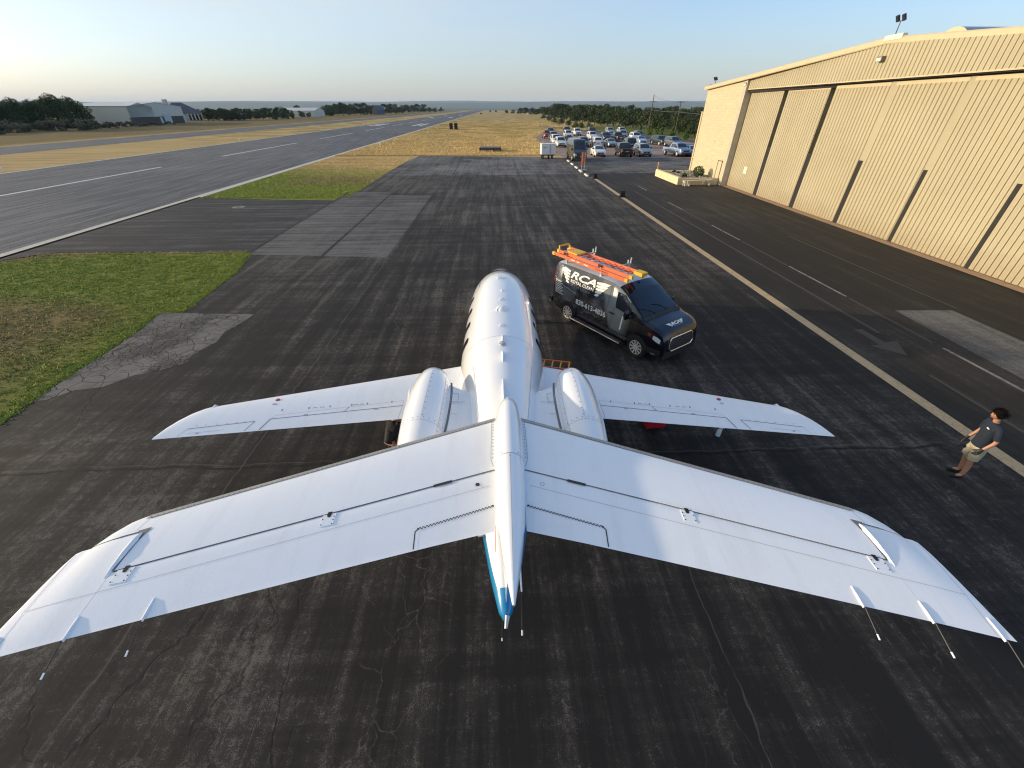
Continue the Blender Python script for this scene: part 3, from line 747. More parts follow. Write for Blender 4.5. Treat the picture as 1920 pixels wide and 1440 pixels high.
# engine nacelles on their pylons
for sgn in (1, -1):
    cx = 1.44; cz = 2.02
    def ncx(y): return cx - 0.03 * (6.2 - y) * 0.25
    prof = [(3.95, 0.25), (4.4, 0.31), (4.9, 0.365), (5.4, 0.405), (5.9, 0.42), (6.3, 0.415), (6.6, 0.395), (6.85, 0.36), (7.03, 0.315), (7.13, 0.275)]
    prof = smooth_tab([(a, b) for a, b in prof][::-1], 0.08, 3)[::-1]
    def oval(y, r, n=40): return [(sgn * ncx(y) + r * 1.0 * math.cos(t), y, cz + r * 1.06 * math.sin(t)) for t in [math.tau * k / n for k in range(n)]]
    mb = MB(); mb.loft([oval(y, r) for y, r in prof], 0, cap=False)
    nac = JB(mb, "nacelle", M_WHITE, smooth=True, angle=60)
    lip = [(7.125, 0.279), (7.155, 0.262), (7.17, 0.245), (7.165, 0.225), (7.14, 0.212), (7.08, 0.205), (6.8, 0.21)]
    mb = MB(); mb.loft([oval(y, r) for y, r in lip], 0, cap=False); JB(mb, "intake_lip", M_METAL, nac, smooth=True)
    mb = MB(); mb.disc((sgn * ncx(6.8), 6.8, cz), (0, 1, 0), 0.215, 32); JB(mb, "fan_face", M_EXH, nac)
    mb = MB(); mb.loft([oval(3.96, 0.247), oval(3.78, 0.215), oval(3.9, 0.19)], 0, cap=False); mb.disc((sgn * ncx(4.0), 4.0, cz), (0, -1, 0), 0.20, 24); JB(mb, "exhaust_nozzle", M_EXH, nac, smooth=True)
    # cowl seams and screw rows
    def npt(y, ang, off=0.003):
        r = interp([(a, b) for a, b in prof], y)
        return Vector((sgn * (ncx(y) - (r + off) * math.sin(ang)), y, cz + (r * 1.06 + off) * math.cos(ang)))
    mb = MB()
    def nline(pts, wd, mi=0):
        for (y0, a0), (y1, a1) in zip(pts, pts[1:]):
            n_ = 10; A_ = []; B_ = []
            dy, da = y1 - y0, (a1 - a0) * 0.4; l = math.hypot(dy, da)
            for k in range(n_ + 1):
                t = k / n_; y = lerp(y0, y1, t); a_ = lerp(a0, a1, t)
                A_.append(npt(y - da / l * wd / 2, a_ + dy / l * wd / 0.8)); B_.append(npt(y + da / l * wd / 2, a_ - dy / l * wd / 0.8))
            mb.grid([A_, B_], mi)
    nline([(7.0, R(4)), (5.28, R(4))], 0.006, 1)
    nline([(5.28, R(-75)), (5.28, R(75))], 0.008, 1)
    nline([(7.10, R(-100)), (7.10, R(100))], 0.012, 0)
    nline([(6.8, R(50)), (4.5, R(50))], 0.006, 1); nline([(6.9, R(-48)), (5.28, R(-52))], 0.006, 1)
    for y in frange(6.9, 5.4, 9): mb.disc(npt(y, R(7), 0.004), (0, 0, 1), 0.011, 8)
    for ang in range(-60, 75, 14): mb.disc(npt(5.34, R(ang), 0.005), (-sgn * math.sin(R(ang)), 0, math.cos(R(ang))), 0.009, 8)
    for y in frange(6.85, 4.7, 14): mb.disc(npt(y, R(54), 0.005), (-sgn * math.sin(R(54)), 0, math.cos(R(54))), 0.008, 8)
    for ang in range(-80, 100, 16): mb.disc(npt(7.02, R(ang), 0.005), (-sgn * math.sin(R(ang)), 0.3, math.cos(R(ang))), 0.008, 8)
    JB(mb, "cowl_screws", [M_RIVET, M_SEAMP], nac)
    # small scoop on the outer cowl
    mb = MB(); p = npt(6.35, R(-62)); mb.tube([p + Vector((0, .16, -0.01)), p, p + Vector((0, -.2, -.02))], [0.02, 0.035, 0.012], 10); JB(mb, "cowl_scoop", M_WHITE, nac, smooth=True)
    # pylon
    mb = MB(); rings = []
    for x, y0, y1, z in ((0.48, 6.50, 3.9, 2.06), (0.80, 6.62, 4.2, 2.08), (1.12, 6.80, 4.4, 2.10), (1.38, 6.85, 4.5, 2.10)):
        ch = y0 - y1
        rings.append([(sgn * x, y0 - ch * c, z + 0.10 * s_ * f) for c, s_, f in [(0, 0, 0), (.04, 1, .6), (.12, 1, .9), (.3, 1, 1), (.6, 1, .8), (.85, 1, .35), (1, 0, 0), (.85, -1, .35), (.6, -1, .8), (.3, -1, 1), (.12, -1, .9), (.04, -1, .6)]])
    mb.loft(rings); pyl = JB(mb, "engine_pylon", M_WHITE_M, smooth=True, angle=50)
    mb = MB()
    A_ = [(sgn * (ncx(y) - interp([(a, b) for a, b in prof], y) * 0.985 - w0), y, 2.196 + 0.03 * 0 - 0.02 * abs(y - 6)) for y, w0 in [(yy, 0.012) for yy in frange(6.75, 4.5, 16)]]
    B_ = [(x - sgn * 0.04, y, z - 0.002) for x, y, z in A_]
    mb.grid([A_, B_]); JB(mb, "pylon_seal", M_GREYS, pyl)
    mb = MB()
    for pts in ([(0.86, 6.35), (1.00, 6.37), (1.00, 6.10), (0.86, 6.08), (0.86, 6.35)], [(0.72, 6.10), (1.0, 6.02)], [(0.84, 5.72), (0.95, 5.72)]):
        for (x0, y0), (x1, y1) in zip(pts, pts[1:]):
            wx, wy = (0.005, 0) if abs(x1 - x0) < abs(y1 - y0) else (0, 0.006)
            mb.add([(sgn * (x0 - wx), y0 - wy, 2.199), (sgn * (x1 - wx), y1 - wy, 2.199), (sgn * (x1 + wx), y1 + wy, 2.199), (sgn * (x0 + wx), y0 + wy, 2.199)], [(0, 1, 2, 3)])
    JB(mb, "panel_seam", M_SEAMP, pyl)

# fin, dorsal fillet, rudder
FIN = [(2.05, 5.55, 2.32, 0.115), (2.35, 5.25, 2.25, 0.11), (2.6, 4.65, 2.18, 0.105), (2.9, 4.35, 2.10, 0.10), (3.4, 3.98, 1.93, 0.09), (4.0, 3.52, 1.72, 0.08), (4.5, 3.12, 1.55, 0.075)]  # z, LE, TE, half thickness
def fin_ring(z, le, te, ht, c0, c1, n=12):
    cs = [lerp(c0, c1, k / n) for k in range(n + 1)]
    f = lambda c: ht * (min(1, math.sqrt(c / 0.25)) if c < 0.25 else (1 - (c - 0.25) / 0.75) ** 0.85 * 1.0 + 0.0) + 0.004
    L_ = [(-f(c), le - (le - te) * c, z) for c in cs]; R_ = [(f(c), le - (le - te) * c, z) for c in cs]
    return L_ + R_[::-1]
mb = MB(); mb.loft([fin_ring(z, le, te, ht, 0, 0.66) for z, le, te, ht in FIN]); fin = JB(mb, "fin", M_WHITE, smooth=True, angle=45)
mb = MB(); mb.loft([fin_ring(z, le, te, ht, 0.668, 1.0) for z, le, te, ht in FIN[1:]]); rud = JB(mb, "rudder", M_WHITE, fin, smooth=True, angle=45)
mb = MB(); mb.loft([[(x * wd, y, z) for x, y, z in [(-1, yy, zb), (-0.8, yy, lerp(zb, zt, .6)), (0, yy, zt), (0.8, yy, lerp(zb, zt, .6)), (1, yy, zb)]] for yy, zb, zt, wd in
    [(6.35, 2.50, 2.56, 0.01), (6.1, 2.49, 2.62, 0.035), (5.7, 2.46, 2.70, 0.055), (5.2, 2.42, 2.80, 0.07), (4.8, 2.40, 2.88, 0.085), (4.4, 2.35, 2.98, 0.09)]], closed=True)
JB(mb, "dorsal_fillet", M_WHITE, fin, smooth=True, angle=35)
# small red line and blue flash low on the fin sides
for sgn in (1, -1):
    mb = MB(); mb.add([(sgn * 0.128, 3.3, 2.24), (sgn * 0.128, 2.95, 2.19), (sgn * 0.12, 2.95, 2.205), (sgn * 0.12, 3.3, 2.255)], [(0, 1, 2, 3)]); JB(mb, "pinstripe", M_RED, fin)

# tail bullet
BUL = [(1.13, .008, 4.53), (1.20, .022, 4.53), (1.38, .055, 4.53), (1.6, .085, 4.535), (1.9, .105, 4.545), (2.17, .112, 4.55), (2.5, .112, 4.555), (2.75, .105, 4.555), (2.88, .085, 4.55), (2.95, .055, 4.545), (2.985, .02, 4.54)]
BUL = catm(BUL, 2)
mb = MB(); mb.loft([[(r * math.cos(t), y, z + r * (1.35 if math.sin(t) < 0 else 1.2) * math.sin(t)) for t in [math.tau * k / 28 for k in range(28)]] for y, r, z in BUL])
bul = JB(mb, "tail_bullet", M_WHITE, smooth=True, angle=60)
def bpt(y, ang, off=0.002):
    r = interp([(a, b) for a, b, c in BUL], y); z = interp([(a, c) for a, b, c in BUL], y)
    return Vector(((r + off) * math.sin(ang), y, z + (r * 1.2 + off) * math.cos(ang)))
mb = MB()
A_ = [bpt(2.172, R(a_)) for a_ in range(-90, 91, 10)]; B_ = [bpt(2.166, R(a_)) for a_ in range(-90, 91, 10)]; mb.grid([A_, B_], 1)
A_ = [bpt(y, R(2)) for y in frange(2.17, 1.25, 10)]; B_ = [bpt(y, R(-1)) for y in frange(2.17, 1.25, 10)]; mb.grid([A_, B_], 1)
A_ = [bpt(2.93, R(a_)) for a_ in range(-90, 91, 10)]; B_ = [bpt(2.925, R(a_)) for a_ in range(-90, 91, 10)]; mb.grid([A_, B_], 1)
for ang in (-35, 35, 0): mb.disc(bpt(2.19 if ang else 2.14, R(ang), 0.003), (math.sin(R(ang)), 0, math.cos(R(ang))), 0.0045, 8)
JB(mb, "bullet_seam", [M_RIVET, M_SEAMP], bul)

# tailplane with separate elevators
ST = Surf([(0, 2.895), (2.459, 1.815), (2.50, 1.79), (2.543, 1.757), (2.605, 1.675), (2.648, 1.59), (2.655, 1.567), (2.70, 1.550), (2.721, 1.532), (2.732, 1.47), (2.737, 1.39), (2.742, 1.23), (2.744, 1.0), (2.745, .93)],
          [(0, 1.682), (0.63, 1.520), (2.36, 1.036), (2.745, 0.922)], [(0, 4.455), (2.8, 4.455)], 0.085)
HX = 2.37
ST.TH = [(0, 1), (2.35, 1), (2.55, 0.85), (2.66, 0.6), (2.745, 0.3)]
def hinge_y(x): return 2.200 - 0.343 * x
def hc(x): return ST.cof(x, hinge_y(x))
def horn_c(x):
    y = 1.671 - (x - 2.37) * 0.36
    return max(0.0, ST.cof(x, y))
STX = [0.105, 0.5, 1.0, 1.5, 2.0, 2.3, HX - 0.004]
HNX = [HX, 2.42, 2.459, 2.50, 2.543, 2.575, 2.605, 2.63, 2.648]
for sgn in (1, -1):
    mb = MB()
    gap = lambda x: 0.0035 / (ST.le(x) - ST.te(x))
    ST.part(STX, lambda x: 0, lambda x: hc(x) - gap(x), 16, sgn, mb=mb)
    ST.part([HX - 0.004] + HNX, lambda x: 0, lambda x: max(0.004, horn_c(x) - gap(x)), 8, sgn, mb=mb)
    stab = JB(mb, "stabilizer", M_WHITE_M, smooth=True, angle=35)
    mb = MB(); ST.part(STX[:-1] + [HX + 0.004], lambda x: hc(x) + gap(x), lambda x: 1, 12, sgn, mb=mb)
    ST.part([HX + 0.006] + HNX[1:] + [2.655, 2.68, 2.70, 2.711, 2.721, 2.728, 2.732, 2.737, 2.742, 2.745], lambda x: horn_c(x) + gap(x) * 0.5 if x < 2.65 else 0.0, lambda x: 1, 18, sgn, mb=mb)
    elev = JB(mb, "elevator", M_WHITE_M, smooth=True, angle=35)
    # dark hinge gap floor so the slot reads dark
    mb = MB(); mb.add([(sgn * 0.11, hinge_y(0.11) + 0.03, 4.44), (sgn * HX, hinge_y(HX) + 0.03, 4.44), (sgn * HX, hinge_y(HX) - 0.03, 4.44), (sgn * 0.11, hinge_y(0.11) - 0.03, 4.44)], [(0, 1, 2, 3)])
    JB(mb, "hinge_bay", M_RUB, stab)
    # leading edge boot with its fastener row
    mb = MB(); G = [[ST.pt(sgn * x, abs(c) * (1 if c > 0 else 1), 1 if c >= 0 else -1, 0.0035 if c >= 0 else -0.0035) for c in (-0.05, -0.02, -0.005, 0.0, 0.005, 0.03, 0.062)] for x in frange(0.12, 2.455, 26)]
    mb.grid(G)
    for x in frange(0.2, 2.43, 70):
        p = ST.pt(sgn * x, 0.052, 1, 0.0055); mb.disc(p, (0, 0, 1), 0.0035, 6, 1)
    JB(mb, "deicing_boot", [M_BOOT, M_RIVET], stab, smooth=True)
    mb = MB()
    ST.line(mb, [(0.14, ST.le(0.14) - 0.078), (2.42, ST.le(2.42) - 0.060), (2.465, ST.le(2.465) - 0.006)], 0.004, sgn=sgn)
    # root fairing plate and its screws
    ST.line(mb, [(0.145, 2.78), (0.145, 2.27), (0.125, 2.19)], 0.005, mi=1, sgn=sgn)
    ST.dots(mb, [(0.132, y) for y in frange(2.74, 2.28, 11)], 0.0045, sgn=sgn)
    ST.line(mb, [(2.43, ST.le(2.43) - 0.06), (2.44, 1.66)], 0.003, mi=1, sgn=sgn)
    ST.line(mb, [(0.12, hinge_y(0.12)), (HX, hinge_y(HX))], 0.0055, 0.0005, sgn=sgn)
    ST.line(mb, [(HX - 0.01, 1.676), (2.648, 1.572)], 0.006, 0.001, sgn=sgn)
    ST.line(mb, [(0.43, hinge_y(0.43) - 0.004), (0.56, hinge_y(0.56) - 0.004)], 0.022, 0.004, sgn=sgn)
    JB(mb, "panel_seam", [M_SEAM, M_SEAMP], stab)
    mb = MB()
    ST.line(mb, [(0.15, 2.01), (2.35, 2.01 - 0.335 * 2.2)], 0.0028, mi=1, sgn=sgn)
    ST.line(mb, [(2.35, 1.273), (2.69, 1.172)], 0.0025, mi=1, sgn=sgn)
    ST.line(mb, [(2.712, 1.52), (2.69, 1.17), (2.665, .955)], 0.003, mi=1, sgn=sgn)
    if sgn < 0:
        p = ST.top(0.24, 2.02); mb.disc((-0.24, 2.02, p.z + 0.003), (0, 0, 1), 0.016, 16, 0)
    else:
        p = ST.top(0.24, 2.02); mb.disc((0.24, 2.02, p.z + 0.003), (0, 0, 1), 0.017, 16, 1, r0=0.013)
    JB(mb, "panel_seam", [M_SEAM, M_SEAMP], elev)
    # trim tab with its serrated piano hinge
    mb = MB(); y0, y1 = 1.842, 1.665; x0, x1 = 0.12, 0.62; k = 46; pts = []
    for i in range(k + 1):
        x = lerp(x0, x1, i / k); pts.append((x, lerp(y0, y1, i / k) + (0.008 if i % 2 else -0.008) * (1 if i < k else 0)))
    ST.line(mb, pts, 0.005, 0.004, sgn=sgn)
    ST.line(mb, [(x1, y1), (x1 + 0.018, y1 - 0.02), (x1 + 0.012, ST.te(x1) + 0.004)], 0.007, 0.004, sgn=sgn)
    ST.dots(mb, [(0.125, 1.842), (x1, y1)], 0.008, 0.005, sgn=sgn)
    JB(mb, "trim_tab", M_SEAM, elev)
    # hinge brackets: raised plate, notch, screws
    for bx in (1.23, 2.30):
        mb = MB(); hy = hinge_y(bx); wd, ln = 0.042, 0.085; sl = -0.30
        poly = [(bx - wd, hy + 0.004 - sl * wd * 0), (bx + wd, hy - 0.02), (bx + wd - 0.004, hy - ln - 0.02), (bx - wd, hy - ln)]
        vs0 = [(sgn * x, y, ST.top(x, y, 0.000).z) for x, y in poly]; vs1 = [(x, y, z + 0.004) for x, y, z in vs0]
        mb.add(vs0 + vs1, [(4, 5, 6, 7), (0, 1, 5, 4), (1, 2, 6, 5), (2, 3, 7, 6), (3, 0, 4, 7)])
        poly = [(bx - 0.012, hy + 0.012), (bx + 0.014, hy + 0.006), (bx + 0.014, hy - 0.022), (bx + 0.006, hy - 0.034), (bx - 0.008, hy - 0.032), (bx - 0.012, hy - 0.018)]
        ST.patch(mb, poly, 0.0055, 1, sgn)
        ST.dots(mb, [(bx - 0.034, hy - 0.025), (bx - 0.034, hy - 0.05), (bx - 0.034, hy - 0.08), (bx + 0.034, hy - 0.05), (bx + 0.034, hy - 0.09)], 0.0045, 0.006, 1, sgn)
        if bx < 2:
            ST.line(mb, [(bx - 0.16, hinge_y(bx - 0.16) + 0.014), (bx + 0.16, hinge_y(bx + 0.16) + 0.014)], 0.006, 0.004, 2, sgn)
        JB(mb, "hinge_bracket", [M_WHITE_M, M_RUB, M_WHITE], elev)
    # streamwise faired blade at the horn gap
    mb = MB(); A0 = Vector((2.386, 1.655, 0)); A1 = Vector((2.390, 1.345, 0)); rings = []
    for t, w_, h in [(0, 0.003, 0.006), (0.05, 0.012, 0.016), (0.2, 0.019, 0.024), (0.5, 0.017, 0.024), (0.8, 0.009, 0.016), (1.0, 0.002, 0.006)]:
        c = A0.lerp(A1, t); z = ST.top(c.x, c.y).z - 0.004
        rings.append([(sgn * (c.x - w_), c.y, z), (sgn * (c.x - w_ * 0.7), c.y, z + h * 0.7), (sgn * c.x, c.y, z + h), (sgn * (c.x + w_ * 0.7), c.y, z + h * 0.7), (sgn * (c.x + w_), c.y, z)])
    mb.loft(rings); JB(mb, "horn_fairing", M_WHITE if sgn > 0 else M_WHITE, stab, smooth=True, angle=40)
    mb = MB(); ST.patch(mb, [(2.350, 1.690), (2.42, 1.664), (2.385, 1.635), (2.368, 1.60)], 0.004, 0, sgn); ST.line(mb, [(2.368, 1.67), (2.374, 1.39)], 0.012, 0.0015, sgn=sgn)
    JB(mb, "horn_gap", M_GREYS, stab)
    # trailing edge static wicks
    for bx in (2.037, 2.372, 2.695):
        mb = MB(); y0 = ST.te(bx) + (0.115 if bx < 2.7 else 0.105); y1 = ST.te(bx) - 0.01; z = ST.top(bx, y0).z
        dxx = -0.008
        rings = []
        for t, w_, h in [(0, 0.002, 0.003), (0.08, 0.0065, 0.011), (0.5, 0.0072, 0.014), (1.0, 0.004, 0.012)]:
            cx_, cy_ = bx + dxx * t, lerp(y0, y1, t); zz = z - 0.004 - 0.012 * t
            rings.append([(sgn * cx_ - w_, cy_, zz), (sgn * cx_ - w_ * .6, cy_, zz + h * .8), (sgn * cx_, cy_, zz + h), (sgn * cx_ + w_ * .6, cy_, zz + h * .8), (sgn * cx_ + w_, cy_, zz)])
        mb.loft(rings, 0)
        e0 = Vector((sgn * (bx + dxx), y1, z + 0.0)); e1 = Vector((sgn * (bx + dxx - 0.018), y1 - 0.135, z - 0.03)); e2 = e1 + (e1 - e0).normalized() * 0.028
        mb.tube([e0, e1], 0.0034, 6, 1); mb.tube([e1, e2], 0.0048, 6, 0)
        JB(mb, "static_wick", [M_WHITE, M_BLACKR], elev)
# wicks and light at the tail cone
mb = MB(); mb.tube([(0.02, 2.30, 1.95), (0.0, 2.18, 1.90)], [0.035, 0.02], 10); JB(mb, "tail_light", M_METAL, fus, smooth=True)
mb = MB(); mb.tube([(-0.04, 2.34, 1.92), (-0.045, 2.10, 1.86)], 0.004, 6); mb.tube([(-0.045, 2.10, 1.86), (-0.045, 2.07, 1.855)], 0.007, 6, 1); JB(mb, "static_wick", [M_BLACKR, M_WHITE], fus)
mb = MB(); mb.tube([(0.06, 1.64, 4.2), (0.075, 1.46, 4.05)], [0.010, 0.006], 6, 1); mb.tube([(0.075, 1.46, 4.05), (0.075, 1.28, 3.9)], 0.004, 6); mb.tube([(0.075, 1.28, 3.9), (0.075, 1.255, 3.88)], 0.006, 6, 1); JB(mb, "static_wick", [M_BLACKR, M_WHITE], rud)
mb = MB(); p = (-0.30, 3.30, 2.02); mb.tube([(-0.27, 3.35, 2.0), (-0.36, 3.30, 2.03)], [0.03, 0.02], 8); JB(mb, "vent_scoop", M_METAL, fus, smooth=True)
# ------------------------------------------------------------------ hangar on the right
M_RIB = None
n = NT("hangar_cladding")
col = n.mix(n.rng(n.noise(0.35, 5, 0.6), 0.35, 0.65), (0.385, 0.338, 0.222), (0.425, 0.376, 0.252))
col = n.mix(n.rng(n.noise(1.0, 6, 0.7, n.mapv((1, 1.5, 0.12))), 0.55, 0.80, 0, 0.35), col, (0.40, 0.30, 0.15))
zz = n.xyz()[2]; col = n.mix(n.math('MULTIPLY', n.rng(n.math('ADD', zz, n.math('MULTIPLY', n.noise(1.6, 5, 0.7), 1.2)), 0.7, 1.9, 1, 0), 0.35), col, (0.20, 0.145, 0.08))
n.set("Base Color", col); n.set("Roughness", 0.62); n.set("Specular IOR Level", 0.3); n.bump(n.noise(0.8, 2), 0.15, 0.05)
M_CLAD = n.m
n = NT("limestone_blocks")
br = n.t.nodes.new("ShaderNodeTexBrick"); br.inputs["Scale"].default_value = 1.0
br.inputs["Brick Width"].default_value = 0.62; br.inputs["Row Height"].default_value = 0.26; br.inputs["Mortar Size"].default_value = 0.012
br.inputs["Color1"].default_value = (0.60, 0.51, 0.34, 1); br.inputs["Color2"].default_value = (0.54, 0.46, 0.31, 1); br.inputs["Mortar"].default_value = (0.48, 0.41, 0.28, 1)
sx = n.xyz(); cb = n.t.nodes.new("ShaderNodeCombineXYZ"); n.t.links.new(sx[1], cb.inputs[0]); n.t.links.new(sx[2], cb.inputs[1]); n.t.links.new(cb.outputs[0], br.inputs["Vector"])
pit = n.rng(n.noise(2.6, 3, 0.6, n.warp(0.2, 3)), 0.66, 0.72)
n.set("Base Color", n.mix(n.math('MULTIPLY', pit, 0.7), n.mix(n.rng(n.noise(7, 5), .3, .7, 0, .3), br.outputs["Color"], (0.45, 0.36, 0.22)), (0.22, 0.16, 0.09)))
n.set("Roughness", 0.9); n.bump(n.math('ADD', br.outputs["Fac"], n.math('ADD', pit, n.noise(12, 4))), 0.5, -0.03)
M_STONE = n.m
M_TRIM = pm("cream_trim", (0.54, 0.455, 0.29), 0.55, var=0.06)
M_SHADEPOST = pm("olive_shaded_edge", (0.22, 0.20, 0.14), 0.6)  # shade on the door end faces painted olive; plain colour on lamps and frame
M_DSEAL = pm("black_door_seal", (0.012, 0.010, 0.009), 0.7)
M_GROOVE = pm("shaded_groove", (0.24, 0.18, 0.095), 0.8, var=0.25)  # groove faces coloured darker to paint in the shade along the ribs
M_DKSTEEL = pm("dark_steel", (0.05, 0.05, 0.055), 0.5, metal=0.4)
M_GALV = pm("galvanised", (0.42, 0.43, 0.44), 0.42, metal=0.7, var=0.15)
hangar = thing("hangar", "large cream metal hangar with ribbed sliding doors and a limestone end wall", "hangar", (24.8, 30.7, 0))
def HB(mb, name, mats, parent=hangar, **k):
    mb.v = [(x - 24.8, y - 30.7, z) for x, y, z in mb.v]; return mb.build(name, mats, parent, **k)
def wx(y): return 24.8 - (46.2 - y) * 0.0256
def eave(y): return 10.19 - abs(y - 30.7) * 0.0635
def ribbed(mb, y0, y1, z0, z1f, off, pitch=0.305, mi=0):
    """real trapezoid ribs: (y, depth) profile extruded upward"""
    prof = []; y = y1
    k = 0
    while y > y0 + 0.02:
        yy = y
        for dy, d in ((0, 0), (0.240, 0), (0.246, 0.045), (0.276, 0.045), (0.282, 0)):
            if yy - dy > y0: prof.append((yy - dy, d))
        y -= pitch
    prof.append((y0, 0))
    lo = [(wx(y) + off + d, y, z0) for y, d in prof]; hi = [(wx(y) + off + d, y, z1f(y) if callable(z1f) else z1f) for y, d in prof]
    k0 = len(mb.f); mb.grid([lo, hi], mi)
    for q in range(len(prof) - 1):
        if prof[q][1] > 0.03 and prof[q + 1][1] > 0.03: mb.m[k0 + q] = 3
    # closed back
    a, b = prof[0][0], prof[-1][0]
    return mb
bounds = [(46.1, 40.72), (40.1, 34.88), (34.3, 29.42), (29.02, 24.42), (24.14, 19.42), (19.18, 14.3), (14.0, 9.0)]
for i, (a, b) in enumerate(bounds):
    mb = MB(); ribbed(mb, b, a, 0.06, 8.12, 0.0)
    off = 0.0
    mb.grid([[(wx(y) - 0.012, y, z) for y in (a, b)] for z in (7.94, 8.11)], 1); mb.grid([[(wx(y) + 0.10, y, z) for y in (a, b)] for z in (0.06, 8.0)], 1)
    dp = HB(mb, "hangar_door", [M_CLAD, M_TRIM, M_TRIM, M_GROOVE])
    mb = MB(); nb = bounds[i + 1][0] if i + 1 < len(bounds) else b - 0.3
    if i < 2:
        mb.box(wx(b) + 0.02, b - 0.012, 0.05, wx(b) + 0.36, b - 0.002, 8.05, 1); mb.box(wx(b) + 0.33, nb, 0.05, wx(b) + 0.36, b - 0.012, 8.05, 1)
        mb.box(wx(b) - 0.01, nb + 0.01, 0.05, wx(b) + 0.3, b - 0.02, 3.95, 0)
    else:
        mb.box(wx(b) - 0.02, nb + 0.01, 0.05, wx(b) + 0.1, b - 0.01, 3.95, 0)
        mb.box(wx(b) - 0.0, nb + 0.01, 3.95, wx(b) + 0.1, b - 0.01, 8.14, 2)
    HB(mb, "door_seal", [M_DSEAL, M_SHADEPOST, M_CLAD], dp)
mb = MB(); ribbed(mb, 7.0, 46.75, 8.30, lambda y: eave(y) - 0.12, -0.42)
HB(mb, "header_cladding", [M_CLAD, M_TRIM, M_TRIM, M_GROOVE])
mb = MB(); mb.add([(wx(46.75) - 0.46, 46.75, 8.24), (wx(7) - 0.46, 7, 8.24), (wx(7) - 0.46, 7, 8.31), (wx(46.75) - 0.46, 46.75, 8.31)], [(0, 1, 2, 3)], 0)
mb.add([(wx(46.75) - 0.46, 46.75, 8.24), (wx(7) - 0.46, 7, 8.24), (wx(7) - 0.30, 7, 8.24), (wx(46.75) - 0.30, 46.75, 8.24)], [(0, 1, 2, 3)], 0)
mb.add([(wx(46.75) - 0.30, 46.75, 8.18), (wx(7) - 0.30, 7, 8.18), (wx(7) - 0.30, 7, 8.24), (wx(46.75) - 0.30, 46.75, 8.24)], [(0, 1, 2, 3)], 1)
mb.box(wx(30) - 0.5 + 0.6, 7, 8.02, wx(30) + 0.7, 46.7, 8.3, 1)
HB(mb, "door_track", [M_TRIM, M_DSEAL])
mb = MB()
mb.box(24.22 - 0.0, 46.75, 0, 24.9, 54.45, 8.95); 
for y0, y1 in ((46.75, 54.45),): mb.add([(24.22, 54.45, 8.95), (24.22, 46.75, 8.95), (24.22, 46.75, eave(46.75) - 0.14), (24.22, 54.45, eave(54.45) - 0.14)], [(0, 1, 2, 3)])
HB(mb, "stone_wall", M_STONE)
mb = MB(); mb.box(24.17, 46.2, 0, 25.6, 46.745, eave(46.5) - 0.2); HB(mb, "corner_post", pm("painted_post", (0.46, 0.42, 0.33), 0.6))
mb = MB(); mb.box(24.14, 54.46, 0, 24.9, 54.75, 6.5); HB(mb, "downpipe_wall", M_TRIM)
# back volume, side wall and roof
mb = MB()
mb.box(25.4, 7.0, 0, 70.0, 54.45, 8.2)
HB(mb, "rear_walls", M_TRIM)
mb = MB()
yy = [6.7] + frange(10, 27, 4) + [29.2, 30.7, 32.2] + frange(35, 52, 4) + [54.9]
lo = [(24.0, y, eave(y) - 0.16) for y in yy]; hi = [(70, y, eave(y) - 0.16) for y in yy]
lo2 = [(24.0, y, eave(y) + 0.10) for y in yy]; hi2 = [(70, y, eave(y) + 0.10) for y in yy]
mb.grid([lo, hi]); mb.grid([lo2, hi2]); mb.grid([lo, lo2])
HB(mb, "roof", pm("roof_sheet", (0.55, 0.47, 0.32), 0.5, metal=0.1))
mb = MB()
G = [[(23.97, y, eave(y) - 0.20), (23.93, y, eave(y) - 0.14), (23.93, y, eave(y) + 0.10), (24.0, y, eave(y) + 0.16), (24.3, y, eave(y) + 0.17)] for y in yy]
mb.grid(G); HB(mb, "roof_trim", M_TRIM)
mb = MB(); y, z = 30.2, 10.55; mb.box(23.90, 29.6, 10.16, 24.2, 30.9, 10.40); HB(mb, "ridge_cap", pm("pale_cap", (0.78, 0.72, 0.55), 0.5))
# ridge vent: half barrel
mb = MB(); rings = []
for x in (28.2, 31.2): rings.append([(x, 31.0 + 0.9 * math.cos(t), 10.34 + 0.52 * math.sin(t)) for t in [math.pi * k / 14 for k in range(15)]])
mb.grid(rings, 0); mb.add(rings[0], [tuple(range(15))], 1); HB(mb, "roof_vent", [M_GALV, M_TRIM])
def floodlight_pole(x, y, z, h, parent):
    m_ = MB(); m_.tube([(x, y, z - 0.6), (x, y, z + h)], 0.025, 8); m_.tube([(x, y - 0.25, z + h), (x, y + 0.25, z + h)], 0.02, 6); o_ = HB(m_, "floodlight", M_DKSTEEL, parent)
    for s_ in (-1, 1):
        m_ = MB(); Mx = Matrix.Translation((x - 0.05, y + s_ * 0.22, z + h + 0.14)) @ Matrix.Rotation(R(-30), 4, 'Y')
        m_.box(-0.07, -0.08, -0.16, 0.05, 0.08, 0.16, 0, Mx); HB(m_, "lamp_head", M_DKSTEEL, o_)
floodlight_pole(24.0, 30.3, 10.15, 0.85, hangar)
floodlight_pole(24.3, 53.3, 8.85, 0.45, hangar)
for y, z in ((30.45, 9.25), (46.55, 8.65)):
    m_ = MB(); X = wx(y) - 0.44; m_.box(X - 0.26, y - 0.22, z - 0.10, X, y + 0.22, z + 0.16); m_.add([(X - 0.262, y - 0.17, z - 0.08), (X - 0.262, y + 0.17, z - 0.08), (X - 0.262, y + 0.17, z + 0.08), (X - 0.262, y - 0.17, z + 0.08)], [(0, 1, 2, 3)], 1)
    HB(m_, "wall_lamp", [M_SHADEPOST, pm("lamp_glass", (0.75, 0.72, 0.62), 0.2)])
